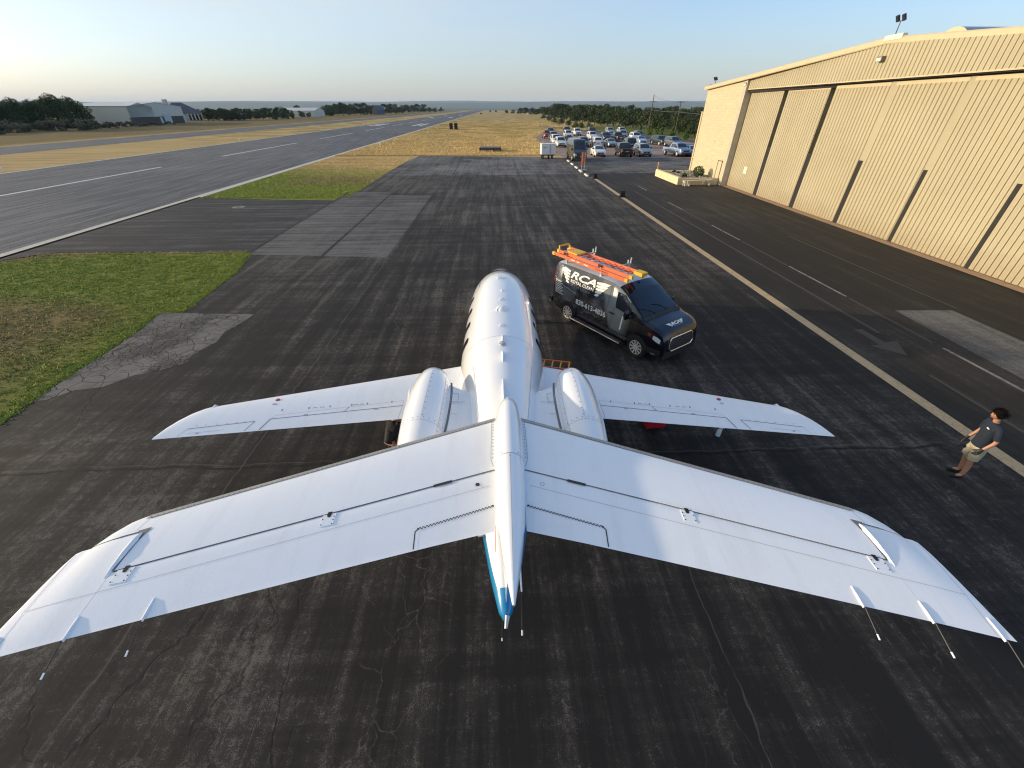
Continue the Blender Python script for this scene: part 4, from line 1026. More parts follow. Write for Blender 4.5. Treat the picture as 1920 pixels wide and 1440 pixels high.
m_ = MB(); X = 24.21; m_.box(X - 0.02, 47.15, 0, X, 47.95, 2.15, 0); m_.box(X - 0.05, 47.05, 0, X - 0.004, 47.15, 2.25, 1); m_.box(X - 0.05, 47.95, 0, X - 0.004, 48.05, 2.25, 1); m_.box(X - 0.05, 47.05, 2.151, X - 0.004, 48.05, 2.25, 1)
HB(m_, "personnel_door", [M_TRIM, M_SHADEPOST])
m_ = MB(); m_.box(wx(43) - 0.02, 43.0, 1.5, wx(43) - 0.004, 43.5, 2.1); HB(m_, "door_notice", pm("pale_notice", (0.75, 0.70, 0.55), 0.5))

# stone planter with gravel and shrubs
n = NT("planter_stone"); n.set("Base Color", n.mix(n.rng(n.noise(3, 5), .3, .7), (0.60, 0.48, 0.28), (0.74, 0.62, 0.40))); n.set("Roughness", 0.9); n.bump(n.noise(9, 4), .5, .03)
planter = thing("planter", "low limestone planter filled with grey rocks at the corner of the hangar", "planter", (22, 50, 0))
def PL(mb, name, mats, parent=None, **k):
    mb.v = [(x - 22, y - 50, z) for x, y, z in mb.v]; return mb.build(name, mats, parent or planter, **k)
m_ = MB(); m_.box(19.75, 46.9, 0, 20.1, 54.0, 0.72); m_.box(20.1, 46.9, 0, 24.15, 47.2, 0.62); m_.box(20.1, 53.7, 0, 24.1, 54.0, 0.6); PL(m_, "planter_wall", n.m)
m_ = MB(); rr = random.Random(5)
m_.box(20.1, 47.2, 0.3, 24.15, 53.7, 0.44)
for k in range(420):
    x, y = rr.uniform(20.2, 24.1), rr.uniform(47.3, 53.6); s_ = rr.uniform(0.06, 0.15)
    Mx = Matrix.Translation((x, y, 0.45 + s_ * 0.3)) @ Matrix.Rotation(rr.random() * 6, 4, Vector((rr.random(), rr.random(), rr.random() + .1)))
    m_.box(-s_, -s_ * .7, -s_ * .5, s_, s_ * .7, s_ * .5, 0, Mx)
PL(m_, "rocks", pm("grey_rocks", (0.26, 0.245, 0.225), 0.9, var=0.5, scale=4))
M_SHRUB = pm("shrub_leaf", (0.045, 0.085, 0.02), 0.7, var=0.5, scale=6)
def leafball(mb, c, rad, n_, s_, rr, mi=0, squash=1.0, inner=0.55):
    for k in range(n_):
        v = Vector((rr.gauss(0, 1), rr.gauss(0, 1), rr.gauss(0, 1))).normalized(); v *= rad * (inner + (1 - inner) * rr.random() ** 0.5); v.z *= squash
        p = Vector(c) + v; a = Vector((rr.gauss(0, 1), rr.gauss(0, 1), rr.gauss(0, 1))).normalized(); b = a.orthogonal().normalized() * s_ * rr.uniform(.6, 1.3); a = a.cross(b).normalized() * s_ * rr.uniform(.5, 1.1)
        mb.add([p - a, p - b, p + a, p + b], [(0, 1, 2, 3)], mi)
def shrub(loc, rad, label, group=None):
    m_ = MB(); rr = random.Random(int(loc[0] * 100)); leafball(m_, (0, 0, rad * 0.85), rad, 900, 0.06, rr); leafball(m_, (rad * .4, .1, rad * .6), rad * .6, 300, 0.06, rr)
    m_.tube([(0, 0, 0), (0, 0, rad)], [0.05, 0.02], 6, 1)
    o_ = m_.build("shrub", [M_SHRUB, M_DKSTEEL], loc=loc); tag(o_, label, "shrub", group)
shrub((22.9, 49.3, 0.42), 0.62, "round dark green shrub in the rocky planter by the hangar")
shrub((21.1, 48.6, 0.42), 0.26, "small low shrub near the bench end of the planter")
shrub((21.4, 52.4, 0.42), 0.2, "tiny shrub at the far edge of the planter, the farther of two", "tiny planter shrubs")
shrub((21.5, 51.4, 0.42), 0.18, "tiny shrub at the far edge of the planter, the nearer of two", "tiny planter shrubs")

# white bench in front of the planter
bench = thing("bench", "white painted bench standing in front of the planter", "bench", (21.7, 46.35, 0))
bench.rotation_euler = (0, 0, R(10))
MWB = pm("bench_white", (0.62, 0.58, 0.48), 0.6)
m_ = MB(); m_.box(-1.75, -0.17, 0.47, 1.75, -0.005, 0.52); m_.box(-1.75, 0.005, 0.47, 1.75, 0.17, 0.52); m_.build("seat", MWB, bench)
for x in (-1.55, -1.05, 1.35):
    m_ = MB(); m_.box(x - .05, -0.2, 0, x + .05, -0.12, 0.47); m_.box(x - .05, 0.12, 0, x + .05, 0.2, 0.47); m_.box(x - .05, -0.12, 0.36, x + .05, 0.12, 0.46); m_.build("leg", MWB, bench)
m_ = MB(); m_.tube([(0.55, 0.1, 0.0), (0.95, 0.1, 0.42)], .035, 6); m_.tube([(0.95, 0.1, 0.0), (0.6, 0.1, 0.4)], .035, 6); m_.build("brace", MWB, bench)
o_ = MB().box(-.06, -.06, 0, .06, .06, 1.35).box(-.075, -.075, 1.2, .075, .075, 1.36).build("marker_post", pm("post_wood", (0.55, 0.33, 0.16), 0.8), loc=(20.3, 54.9, 0)); tag(o_, "slim orange-brown post at the far end of the planter", "post")
# traffic cone at the right edge
cone = thing("traffic_cone", "orange traffic cone on the lane in front of the hangar doors", "cone", (20.42, 13.0, 0))
MOR = pm("cone_orange", (0.75, 0.13, 0.02), 0.5)
m_ = MB(); m_.loft([[(r * math.cos(t), r * math.sin(t), z) for t in [math.tau * k / 20 for k in range(20)]] for r, z in ((.14, .04), (.11, .2), (.07, .38), (.03, .52), (.022, .54))]); m_.build("cone_body", MOR, cone, smooth=True)
m_ = MB(); m_.box(-.19, -.19, 0, .19, .19, .04); m_.build("base", M_RUB, cone)

# black wheel blocks on the line, kerb stops, orange sign
for (x, y), lb in (((11.93, 51.9), "black rubber block at the far end of the tan line"), ((11.91, 40.0), "black rubber block lying on the tan line nearer the jet")):
    t = thing("marker_block", lb, "block", (x, y, 0))
    m_ = MB(); m_.box(-.30, -.22, 0, .30, .22, .12); m_.build("base", M_RUB, t)
    m_ = MB(); m_.box(-.20, -.14, .12, .20, .14, .40); m_.box(-.24, -.03, .40, .24, .03, .50); m_.build("lamp_box", M_RUB, t)
MKC = pm("kerb_concrete", (0.60, 0.56, 0.46), 0.85, var=0.15)
names = ["nearest", "second", "middle", "fourth", "farthest"]
for k, (x, y) in enumerate([(11.4, 54.4), (11.4, 58.3), (11.5, 62.0), (11.62, 66.2), (11.72, 70.4)]):
    m_ = MB(); m_.add([(-.13, -1, 0), (.13, -1, 0), (.08, -1, .14), (-.08, -1, .14), (-.13, 1, 0), (.13, 1, 0), (.08, 1, .14), (-.08, 1, .14)], [(0, 3, 2, 1), (4, 5, 6, 7), (0, 1, 5, 4), (1, 2, 6, 5), (2, 3, 7, 6), (3, 0, 4, 7)])
    o_ = m_.build("parking_stop", MKC, loc=(x, y, 0.004)); tag(o_, "pale concrete parking stop, the %s of the five in line with the tan line" % names[k], "parking stop", "concrete parking stops")
t = thing("warning_sign", "upright orange sign on a post beside the parking stops", "sign", (11.95, 59.8, 0))
m_ = MB(); m_.box(-.30, -.02, .55, .30, .02, 2.05); m_.build("sign_board", pm("sign_orange", (0.60, 0.13, 0.05), 0.6, var=0.2), t)
m_ = MB(); m_.box(-.2, -.06, 0, -.14, .0, 2.1); m_.box(.14, -.06, 0, .2, .0, 2.1); m_.build("post", MWB, t)
m_ = MB(); m_.box(-.5, -.3, 0, .5, .3, .05); m_.build("base", M_GALV, t)

# white ground power cart
cart = thing("equipment_cart", "white box-shaped ground cart on black wheels at the end of the apron", "cart", (8.95, 75.0, 0.01))
cart.rotation_euler = (0, 0, R(3))
MCW = pm("cart_white", (0.74, 0.74, 0.72), 0.4, var=0.05)
m_ = MB(); m_.box(-1.12, -0.9, 0.62, 1.12, 0.9, 2.05); m_.box(-1.15, -0.93, 2.05, 1.15, 0.93, 2.12); m_.build("housing", MCW, cart)
m_ = MB(); m_.box(.18, -.99, .3, .30, -.905, 1.9); m_.build("drawbar", M_GALV, cart)
m_ = MB()
for x, y, s_ in ((-.62, -.915, .28), (-.3, -.915, .1)): m_.box(x - s_, y - .002, 1.62, x + s_, y + .012, 1.69)
m_.box(-.85, -.917, 1.5, -.5, -.903, 1.56); m_.build("decal", pm("grey_decal", (0.2, 0.2, 0.25), .6), cart)
m_ = MB(); m_.box(-1.0, -.8, .45, 1.0, .8, .62); m_.build("chassis", M_DKSTEEL, cart)
for x, y in ((-.85, -.6), (.62, -.75), (.05, -.75), (-.85, .6), (.85, .6)):
    m_ = MB(); m_.disc((x - .1, y, .28), (1, 0, 0), .28, 18, thick=.2); m_.build("wheel", M_RUB, cart)
for x in (-.85, .75):
    m_ = MB(); m_.tube([(x, 0, 2.1), (x, 0, 2.4)], .03, 6); m_.build("lifting_eye", M_GALV, cart)

# low grey platform out on the straw grass
pf = thing("loading_platform", "low dark grey slatted platform standing on the dry grass", "platform", (-0.45, 88.6, 0))
m_ = MB()
for k in range(14): m_.box(-2.05, -1.9 + k * .27, .62, 2.05, -1.9 + k * .27 + .22, .68)
m_.build("deck", pm("weathered_deck", (0.10, 0.10, 0.11), 0.8, var=0.3), pf)
m_ = MB(); m_.box(-2.05, -1.98, .38, 2.05, -1.92, .66); m_.box(-2.05, 1.88, .38, 2.05, 1.94, .66); m_.build("side_beam", M_DKSTEEL, pf)
for x in (-1.9, -.7, .6, 1.85):
    for y in (-1.8, 1.8):
        m_ = MB(); m_.box(x - .07, y - .07, -.03, x + .07, y + .07, .62); m_.build("leg", M_DKSTEEL, pf)
# pair of black boxes by the runway, far marker, runway lights
t = thing("marker_board", "pair of black upright marker boards on the straw beside the runway", "marker", (-14.5, 179.5, 0))
for x in (-.9, .9):
    m_ = MB(); m_.box(x - .62, -.1, .25, x + .62, .1, 2.2); m_.build("panel", M_RUB, t)
m_ = MB(); m_.box(-1.4, -.05, -.03, -1.3, .05, .25); m_.box(1.3, -.05, -.03, 1.4, .05, .25); m_.build("post", M_DKSTEEL, t)
b = W(902, 214); m_ = MB(); m_.box(-1.3, -.6, -.03, 1.3, .6, 1.0); m_.box(-1.5, -.7, 1.0, 1.5, .7, 1.15); m_.box(-1.2, -.66, 1.15, 1.2, .66, 1.3)
o_ = m_.build("utility_box", M_DKSTEEL, loc=(b.x, b.y, 0)); tag(o_, "dark utility box far out on the straw beside the runway", "utility box")
src = None
def rlight(x, y, lb):
    global src
    if src is None:
        src = thing("runway_light", lb, "runway light", (x, y, 0), group="runway edge lights")
        m_ = MB(); m_.tube([(0, 0, -.03), (0, 0, .25)], .05, 8); m_.build("stem", MCW, src)
        m_ = MB(); m_.loft([[(r * math.cos(t), r * math.sin(t), z) for t in [math.tau * k / 12 for k in range(12)]] for r, z in ((.11, .25), (.13, .33), (.1, .45), (.03, .5))]); m_.build("lens", MCW, src, smooth=True)
        rlight.k = kids_of(src)
    else: copy_tree(src, rlight.k, (x, y, 0), label=lb)
NTH = ['nearest', 'second nearest', 'third nearest', 'fourth nearest', 'fifth nearest', 'sixth nearest', 'seventh nearest', 'eighth nearest', 'farthest']
for k in range(9): rlight(-64.5, 62 + k * 60, 'small white light on the far (left) edge of the runway, ' + NTH[k])
for k in range(8): rlight(-25.4, 106 + k * 60, 'small white light on the near (right) edge of the runway, ' + (NTH[k] if k < 7 else 'farthest'))
# ------------------------------------------------------------------ vehicles
class Body:
    """x forward from the rear bumper, y across (0 = centreline), z up"""
    def __init__(s, T, L_, Wd, zb, belt, roofz, roofr, end=0.4, endf=0.16, n=64, W_tab=None):
        s.L, s.W, s.zb, s.belt, s.roofz, s.roofr, s.end, s.endf = L_, Wd / 2, zb, belt, roofz, roofr, end, endf
        s.xs = [L_ * k / n for k in range(n + 1)]
        raw = [interp(T, x) for x in s.xs]
        s.T = [(raw[max(0, i - 1)] + 2 * raw[i] + raw[min(n, i + 1)]) / 4 for i in range(n + 1)]
        s.tt = list(zip(s.xs, s.T))
    def top(s, x): return interp(s.tt, x)
    def hw(s, x):
        d = min(x, s.L - x); f = 1.0
        if d < s.end: f = 1 - s.endf * (1 - d / s.end) ** 2
        return s.W * f
    def sec(s, x):
        zt = s.top(x); w_ = s.hw(x); k = min(1, max(0, (zt - s.belt) / max(.05, s.roofz - s.belt)))
        rr = lerp(0.95, s.roofr, k); b = min(s.belt, zt - 0.09)
        return [(w_ * .90, s.zb), (w_ * .985, s.zb + .10), (w_, lerp(s.zb, b, .45)), (w_ * .992, lerp(s.zb, b, .8)), (w_ * .975, b), (lerp(w_ * .96, w_ * rr * 1.02, .9), lerp(b, zt, lerp(.5, .86, k))), (w_ * rr * .95, lerp(b, zt, lerp(.85, .955, k))), (w_ * rr * .78, zt - .012), (w_ * rr * .4, zt + .008), (0, zt + .015)]
    def side(s, x, z):
        sc_ = s.sec(x)
        for (y0, z0), (y1, z1) in zip(sc_, sc_[1:]):
            if z <= z1: return lerp(y0, y1, (z - z0) / max(1e-6, z1 - z0)) if z > z0 else y0
        return 0
    def topz(s, x, y):
        sc_ = s.sec(x); y = abs(y)
        for (y0, z0), (y1, z1) in zip(sc_[::-1], sc_[::-1][1:]):
            if y <= y1: return lerp(z0, z1, (y - y0) / max(1e-6, y1 - y0))
        return sc_[5][1]
    def shell(s, mb, mi=0):
        rings = []
        for x in s.xs:
            h = s.sec(x); rings.append([(x, y, z) for y, z in h] + [(x, -y, z) for y, z in h[::-1][1:]])
        mb.loft(rings, mi); return mb
    def side_patch(s, mb, quad, sg, off=.012, mi=0, n=5):
        """quad corners (x,z): bottom-rear, bottom-front, top-front, top-rear"""
        (ax, az), (bx, bz), (cx, cz), (dx, dz) = quad; g = []
        for i in range(n + 1):
            u = i / n; row = []
            for j in range(n + 1):
                v = j / n
                x = lerp(lerp(ax, bx, u), lerp(dx, cx, u), v); z = lerp(lerp(az, bz, u), lerp(dz, cz, u), v)
                row.append((x, sg * (s.side(x, z) + off), z))
            g.append(row)
        mb.grid(g, mi)
    def top_patch(s, mb, quad, off=.012, mi=0, n=6):
        (ax, ay), (bx, by), (cx, cy), (dx, dy) = quad; g = []
        for i in range(n + 1):
            u = i / n; row = []
            for j in range(n + 1):
                v = j / n; x = lerp(lerp(ax, bx, u), lerp(dx, cx, u), v); y = lerp(lerp(ay, by, u), lerp(dy, cy, u), v)
                row.append((x, y, s.topz(x, y) + off))
            g.append(row)
        mb.grid(g, mi)
M_TYRE = pm("tyre", (0.014, 0.014, 0.014), 0.85)
M_RIM = pm("alloy", (0.66, 0.64, 0.60), 0.35, metal=0.25)
M_HEAD = pm("headlamp_glass", (0.62, 0.64, 0.66), 0.12, coat=0.8)
M_TAIL = pm("tail_lamp_glass", (0.35, 0.02, 0.02), 0.2, coat=0.6)
M_TRIMB = pm("black_trim", (0.016, 0.016, 0.017), 0.6)
M_CHROME = pm("chrome", (0.75, 0.75, 0.76), 0.15, metal=0.95)
M_CARGLASS = pm("car_glass", (0.012, 0.016, 0.022), 0.05, coat=0.9)
CARP = {}
def carpaint(name, col, metal=0.25):
    if name not in CARP: CARP[name] = pm("paint_" + name, col, 0.32, metal=metal, var=0.04, coat=0.6)
    return CARP[name]
def wheels(root, xa, xb, yo, r, wd=.22, rim=.62):
    for x in (xa, xb):
        for sg in (1, -1):
            y0 = yo if sg > 0 else -yo
            mb = MB(); mb.disc((x, y0 - sg * wd, r), (0, sg, 0), r, 24, 0, thick=wd); o = mb.build("wheel", M_TYRE, root, smooth=True, angle=35)
            mb = MB(); c = Vector((x, y0 + sg * .004, r)); mb.disc(c, (0, sg, 0), r * rim, 20, 0, thick=.008)
            mb.build("rim", M_RIM, o)
def arches(B, root, xa, xb, r, yo):
    for x in (xa, xb):
        for sg in (1, -1):
            pts = []; mb = MB()
            for k in range(15):
                a = math.pi * k / 14; px, pz = x + (r + .07) * math.cos(a), r + (r + .07) * math.sin(a)
                pz = max(pz, B.zb + .0); pts.append((px, sg * (B.side(min(max(px, 0), B.L), pz) + .009), pz))
            mb.add(pts + [(x, sg * (B.side(x, r) + .009), r)], [(k, k + 1, 15) for k in range(14)])
            mb.build("wheel_arch", M_TRIMB, root)
SPEC = {
 'suv': dict(T=[(0, .75), (.04, 1.0), (.10, 1.05), (.42, 1.66), (.8, 1.74), (2.6, 1.74), (3.0, 1.66), (3.65, 1.10), (4.55, .98), (4.72, .80), (4.8, .62)], L=4.8, W=1.92, zb=.32, belt=1.06, roof=1.74, rr=.80, xa=.95, xb=3.85, r=.37,
             win=[[(.55, 1.12), (1.05, 1.12), (1.1, 1.58), (.75, 1.58)], [(1.15, 1.12), (2.05, 1.12), (2.05, 1.60), (1.18, 1.60)], [(2.13, 1.12), (3.38, 1.12), (2.78, 1.58), (2.13, 1.60)]], ws=[(3.58, .76), (3.58, -.76), (2.92, -.66), (2.92, .66)], rw=[(.20, -.62), (.20, .62), (.40, .58), (.40, -.58)], top=True),
 'sedan': dict(T=[(0, .60), (.05, .92), (.15, .98), (.75, 1.03), (1.55, 1.38), (2.1, 1.44), (2.7, 1.43), (3.6, 1.0), (4.4, .86), (4.6, .70), (4.68, .52)], L=4.68, W=1.82, zb=.22, belt=.93, roof=1.44, rr=.76, xa=.98, xb=3.72, r=.33,
             win=[[(1.15, .98), (2.0, .98), (2.0, 1.33), (1.62, 1.31)], [(2.08, .98), (3.3, .98), (2.72, 1.33), (2.08, 1.34)]], ws=[(3.55, .70), (3.55, -.70), (2.78, -.60), (2.78, .60)], rw=[(.82, -.62), (.82, .62), (1.5, .56), (1.5, -.56)], top=False),
 'pickup': dict(T=[(0, 1.12), (.05, 1.14), (2.2, 1.14), (2.24, 1.2), (2.45, 1.80), (2.7, 1.86), (3.7, 1.86), (4.05, 1.78), (4.65, 1.22), (5.6, 1.12), (5.75, .95), (5.8, .75)], L=5.8, W=1.98, zb=.42, belt=1.16, roof=1.86, rr=.80, xa=1.15, xb=4.75, r=.40,
             win=[[(2.62, 1.24), (3.2, 1.24), (3.2, 1.70), (2.75, 1.70)], [(3.28, 1.24), (4.4, 1.24), (3.9, 1.68), (3.28, 1.71)]], ws=[(4.6, .78), (4.6, -.78), (4.02, -.68), (4.02, .68)], rw=[(2.27, -.60), (2.27, .60), (2.42, .58), (2.42, -.58)], top=False, bed=True),
 'van': dict(T=[(0, 2.30), (.06, 2.62), (.3, 2.70), (4.1, 2.70), (4.5, 2.60), (5.35, 1.40), (5.9, 1.15), (6.05, .90), (6.1, .65)], L=6.1, W=2.05, zb=.35, belt=1.3, roof=2.7, rr=.86, xa=1.2, xb=5.0, r=.38,
             win=[[(4.15, 1.40), (5.15, 1.36), (4.7, 1.95), (4.15, 2.0)]], ws=[(5.28, .86), (5.28, -.86), (4.66, -.78), (4.66, .78)], rw=[(.0, -.6), (.0, .6), (.02, .58), (.02, -.58)], top=False),
}
PROTO = {}
def vehicle_proto(kind):
    sp = SPEC[kind]; B = Body(sp['T'], sp['L'], sp['W'], sp['zb'], sp['belt'], sp['roof'], sp['rr'])
    root = thing("parked_" + ('suv' if kind == 'suv' else kind), "x", kind if kind != 'suv' else 'suv')
    mb = B.shell(MB()); body = mb.build("body", carpaint('white', (0.72, 0.72, 0.71), 0.0), root, smooth=True, angle=38)
    body.material_slots[0].link = 'OBJECT'; body.material_slots[0].material = carpaint('white', (0.72, 0.72, 0.71), 0.0)
    for sg in (1, -1):
        for q in sp['win']:
            mb = MB(); B.side_patch(mb, q, sg); mb.build("window", M_CARGLASS, root)
    mb = MB(); B.top_patch(mb, sp['ws']); mb.build("windshield", M_CARGLASS, root)
    if kind != 'van': mb = MB(); B.top_patch(mb, sp['rw']); mb.build("rear_window", M_CARGLASS, root)
    arches(B, root, sp['xa'], sp['xb'], sp['r'], sp['W'] / 2)
    wheels(root, sp['xa'], sp['xb'], sp['W'] / 2 + .012, sp['r'])
    Lf = sp['L']; hz = B.top(Lf - .12); hy = B.hw(Lf)
    mb = MB(); mb.box(Lf - .05, -hy * .62, hz - .30, Lf + .02, hy * .62, hz - .06); mb.box(Lf - .1, -hy * .95, sp['zb'] - .02, Lf + .03, hy * .95, sp['zb'] + .16); mb.build("grille", M_TRIMB, root)
    mb = MB(); mb.box(Lf + .021, -hy * .5, hz - .19, Lf + .03, hy * .5, hz - .165); mb.box(Lf + .031, -.16, sp['zb'] + .18, Lf + .04, .16, sp['zb'] + .28); mb.build("grille_bar", M_CHROME, root)
    for sg in (1, -1):
        mb = MB(); x0 = Lf - .30
        mb.add([(Lf + .012, sg * hy * .66, hz - .26), (Lf + .012, sg * hy * .66, hz - .09), (Lf - .02, sg * hy * .93, hz - .07), (Lf - .02, sg * hy * .95, hz - .24),
                (x0, sg * (B.side(x0, hz - .1) + .01), hz - .10), (x0 + .03, sg * (B.side(x0, hz - .2) + .01), hz - .21)], [(0, 1, 2, 3), (3, 2, 4, 5)])
        mb.build("headlight", M_HEAD, root)
        zt = B.top(.12) - .12
        mb = MB(); mb.add([(-.012, sg * hy * .70, zt), (-.012, sg * hy * .70, zt - .28), (-.012, sg * hy * .96, zt - .28), (-.012, sg * hy * .96, zt), (.16, sg * (B.side(.16, zt - .1) + .01), zt), (.16, sg * (B.side(.16, zt - .1) + .01), zt - .26)], [(0, 1, 2, 3), (3, 2, 5, 4)])
        mb.build("tail_light", M_TAIL, root)
        xm = sp['ws'][0][0] - .32; zm = sp['belt'] + .10
        mb = MB(); mb.box(xm - .06, sg * (sp['W'] / 2 - .02), zm, xm + .06, sg * (sp['W'] / 2 + .20), zm + .17); mb.build("mirror", M_TRIMB, root)
    mb = MB(); mb.box(-.03, -.30, sp['zb'] + .35, -.006, .30, sp['zb'] + .50); mb.build("number_plate", M_CHROME, root)
    if sp.get('bed'):
        mb = MB(); mb.box(.12, -.78, 1.162, 2.1, .78, 1.170); mb.build("bed_cover", M_TRIMB, root)
    if kind == 'suv':
        for sg in (1, -1):
            mb = MB(); mb.tube([(.7, sg * .70, 1.77), (1.0, sg * .70, 1.80), (2.5, sg * .69, 1.80), (2.75, sg * .69, 1.76)], .018, 6); mb.build("roof_rail", M_TRIMB, root)
    root["half"] = 0
    return root, sp
def place_vehicle(kind, px, py, colour, label, cat, rz=-90.0, scale=1.06, front_y=True):
    """front (or rear) centre of the vehicle stands on the surveyed ground point"""
    first = kind not in PROTO
    if first:
        r_, sp = vehicle_proto(kind); PROTO[kind] = (r_, sp, kids_of(r_))
    r_, sp, kd = PROTO[kind]
    g = W(px, py); a = R(rz); L_ = sp['L'] * scale
    hx, hy = math.cos(a), math.sin(a)
    near = L_ if hy < 0 else 0
    loc = (g.x - hx * near, g.y - hy * near, 0.0)
    if first: o = r_; o.location = loc; o.rotation_euler = (0, 0, a); o.scale = (scale,) * 3; o["label"] = label; kids = [c for c in COL.objects if c.parent == o]
    else: o = copy_tree(r_, kd, loc, a, label, scale=scale); kids = None
    if "half" in o: del o["half"]
    o["category"] = cat; o["group"] = "vehicles parked in the gravel lot"
    for c in o.children:
        if c.name.startswith("body"):
            c.material_slots[0].link = 'OBJECT'; c.material_slots[0].material = CARP[colour]
    return o
carpaint('black', (0.012, 0.012, 0.013)); carpaint('white', (0.72, 0.72, 0.71), 0.0); carpaint('silver', (0.42, 0.44, 0.45), .5); carpaint('grey', (0.16, 0.17, 0.18), .4)
carpaint('darkgrey', (0.055, 0.062, 0.065), .4); carpaint('red', (0.30, 0.03, 0.03)); carpaint('maroon', (0.12, 0.02, 0.02)); carpaint('bluegrey', (0.15, 0.20, 0.24), .4)
carpaint('blue', (0.30, 0.36, 0.48), .4); carpaint('lightblue', (0.48, 0.60, 0.70), .3); carpaint('green', (0.035, 0.05, 0.045), .3)
def cp(x, y): return (980 + x / 5.053, 160 + y / 5.053)
for kind, x, y, colour, label, cat, rz in [
    ('van', 545, 722, 'darkgrey', "tall dark grey high-roofed van, nearest vehicle at the left of the lot", 'van', -88),
    ('sedan', 735, 682, 'white', "white sedan in the front row just right of the tall grey van", 'sedan', -92),
    ('pickup', 985, 686, 'black', "black pickup truck parked tail out in the front row beside a silver SUV", 'pickup', 86),
    ('suv', 1170, 682, 'silver', "silver SUV in the front row right of the black pickup", 'suv', -90),
    ('pickup', 1540, 682, 'blue', "pale blue pickup truck at the right of the lot near the hangar", 'pickup', -80),
    ('sedan', 1655, 682, 'lightblue', "pale sedan half hidden behind the corner of the hangar", 'sedan', -84),
    ('suv', 1350, 572, 'green', "dark green SUV standing apart beyond the open gravel", 'suv', -78),
    ('suv', 1470, 588, 'grey', "grey SUV parked right beside the dark green SUV", 'suv', -84),
    ('suv', 370, 592, 'white', "broad-grilled white SUV at the left of the lot, just left of the tall grey van", 'suv', -90),
    ('suv', 325, 560, 'white', "white SUV tucked behind the broad-grilled white one at the lot's left", 'suv', -90),
    ('suv', 300, 520, 'bluegrey', "blue-grey SUV beside the red pickup at the far left of the lot", 'suv', -90),
    ('pickup', 240, 508, 'red', "red pickup truck, leftmost vehicle in the lot", 'pickup', -90),
    ('pickup', 268, 480, 'maroon', "dark red pickup truck behind the leftmost red one", 'pickup', -90),
    ('suv', 590, 592, 'grey', "grey SUV immediately behind the tall grey van", 'suv', -90),
    ('suv', 712, 588, 'white', "white SUV parked tail out right behind the white sedan", 'suv', 88),
    ('sedan', 850, 590, 'silver', "light grey hatchback between the tail-out white SUV and the black pickup", 'sedan', -90),
    ('suv', 1030, 600, 'black', "black SUV with dark windows behind the black pickup", 'suv', 88),
    ('sedan', 1140, 560, 'lightblue', "pale blue car hidden behind the silver front-row SUV", 'sedan', -90),
    ('suv', 440, 503, 'white', "white SUV in the third row behind the tall grey van's roof", 'suv', -90),
    ('suv', 425, 455, 'black', "black SUV with roof box in the back row at left", 'suv', -90),
    ('pickup', 525, 483, 'white', "white pickup truck in the back row above the tall grey van", 'pickup', -90),
    ('suv', 672, 520, 'white', "white SUV in the third row in front of a black jeep", 'suv', -90),
    ('suv', 665, 462, 'black', "black jeep in the back row near the middle of the lot", 'suv', -90),
    ('pickup', 800, 536, 'darkgrey', "dark grey pickup behind the light grey hatchback", 'pickup', -90),
    ('sedan', 850, 502, 'bluegrey', "blue-grey sedan in the third row near the middle", 'sedan', -90),
    ('suv', 838, 466, 'silver', "silver SUV in the back row with the woods right behind", 'suv', -90),
    ('pickup', 925, 537, 'darkgrey', "dark grey pickup behind the black tail-out pickup", 'pickup', 90),
    ('suv', 960, 503, 'silver', "silver SUV between the back-row white pickup and the dark pickup", 'suv', -90),
    ('pickup', 950, 470, 'white', "white pickup with dark glass at the right of the back row", 'pickup', -90),
    ('suv', 1090, 530, 'white', "white SUV in the third row right of the black SUV", 'suv', -90),
    ('suv', 1118, 512, 'grey', "grey SUV at the back beside the lot road", 'suv', -90)]:
    X, Y = cp(x, y); place_vehicle(kind, X, Y, colour, label, cat, rz)

# ------------------------------------------------------------------ the wrapped work van
VS = 1.0
def text_mesh(body, size=1.0, shear=0.0, bold=0.0, spacing=1.0):
    cu = bpy.data.curves.new("t", 'FONT'); cu.body = body; cu.size = size; cu.shear = shear; cu.offset = bold; cu.space_character = spacing; cu.resolution_u = 3
    ob = bpy.data.objects.new("t", cu); COL.objects.link(ob)
    dg = bpy.context.evaluated_depsgraph_get(); me = bpy.data.meshes.new_from_object(ob.evaluated_get(dg))
    vs = [v.co.copy() for v in me.vertices]; fs = [tuple(p.vertices) for p in me.polygons]
    bpy.data.objects.remove(ob); bpy.data.curves.remove(cu); bpy.data.meshes.remove(me)
    x0 = min(v.x for v in vs); x1 = max(v.x for v in vs); y0 = min(v.y for v in vs); y1 = max(v.y for v in vs)
    return [((v.x - x0) / (x1 - x0), (v.y - y0) / (y1 - y0)) for v in vs], fs
vh = Vector((0.536, -0.844, 0)).normalized(); vl = Vector((-vh.y, vh.x, 0))
VL, VW = 5.38, 1.98
fa = Vector((4.51, 11.28, 0)); origin = fa - vh * 4.45 + vl * (VW / 2)
van = thing("work_van", "black and grey cargo van with white winged lettering, parked beyond the jet's right wing", "van", origin, math.atan2(vh.y, vh.x))
TV = [(0, 1.85), (.05, 1.98), (.18, 2.05), (.6, 2.09), (2.2, 2.11), (3.0, 2.10), (3.30, 2.04), (3.6, 1.90), (4.48, 1.33), (4.60, 1.27), (4.95, 1.22), (5.15, 1.15), (5.27, 1.05), (5.34, .92), (5.38, .62)]
VB = Body(TV, VL, VW, .30, 1.24, 2.11, .84, end=.55, endf=.17, n=110)
n = NT("van_wrap")   # dark wrap with a photographic grey-blue sweep over the rear two thirds
x, y, z = n.xyz()
sw = n.noise(1.2, 5, 0.55, n.warp(0.9, 1.0)); sw2 = n.noise(3.5, 4, 0.6, n.mapv((1, 1, 2.4), (0, 0.5, 0)))
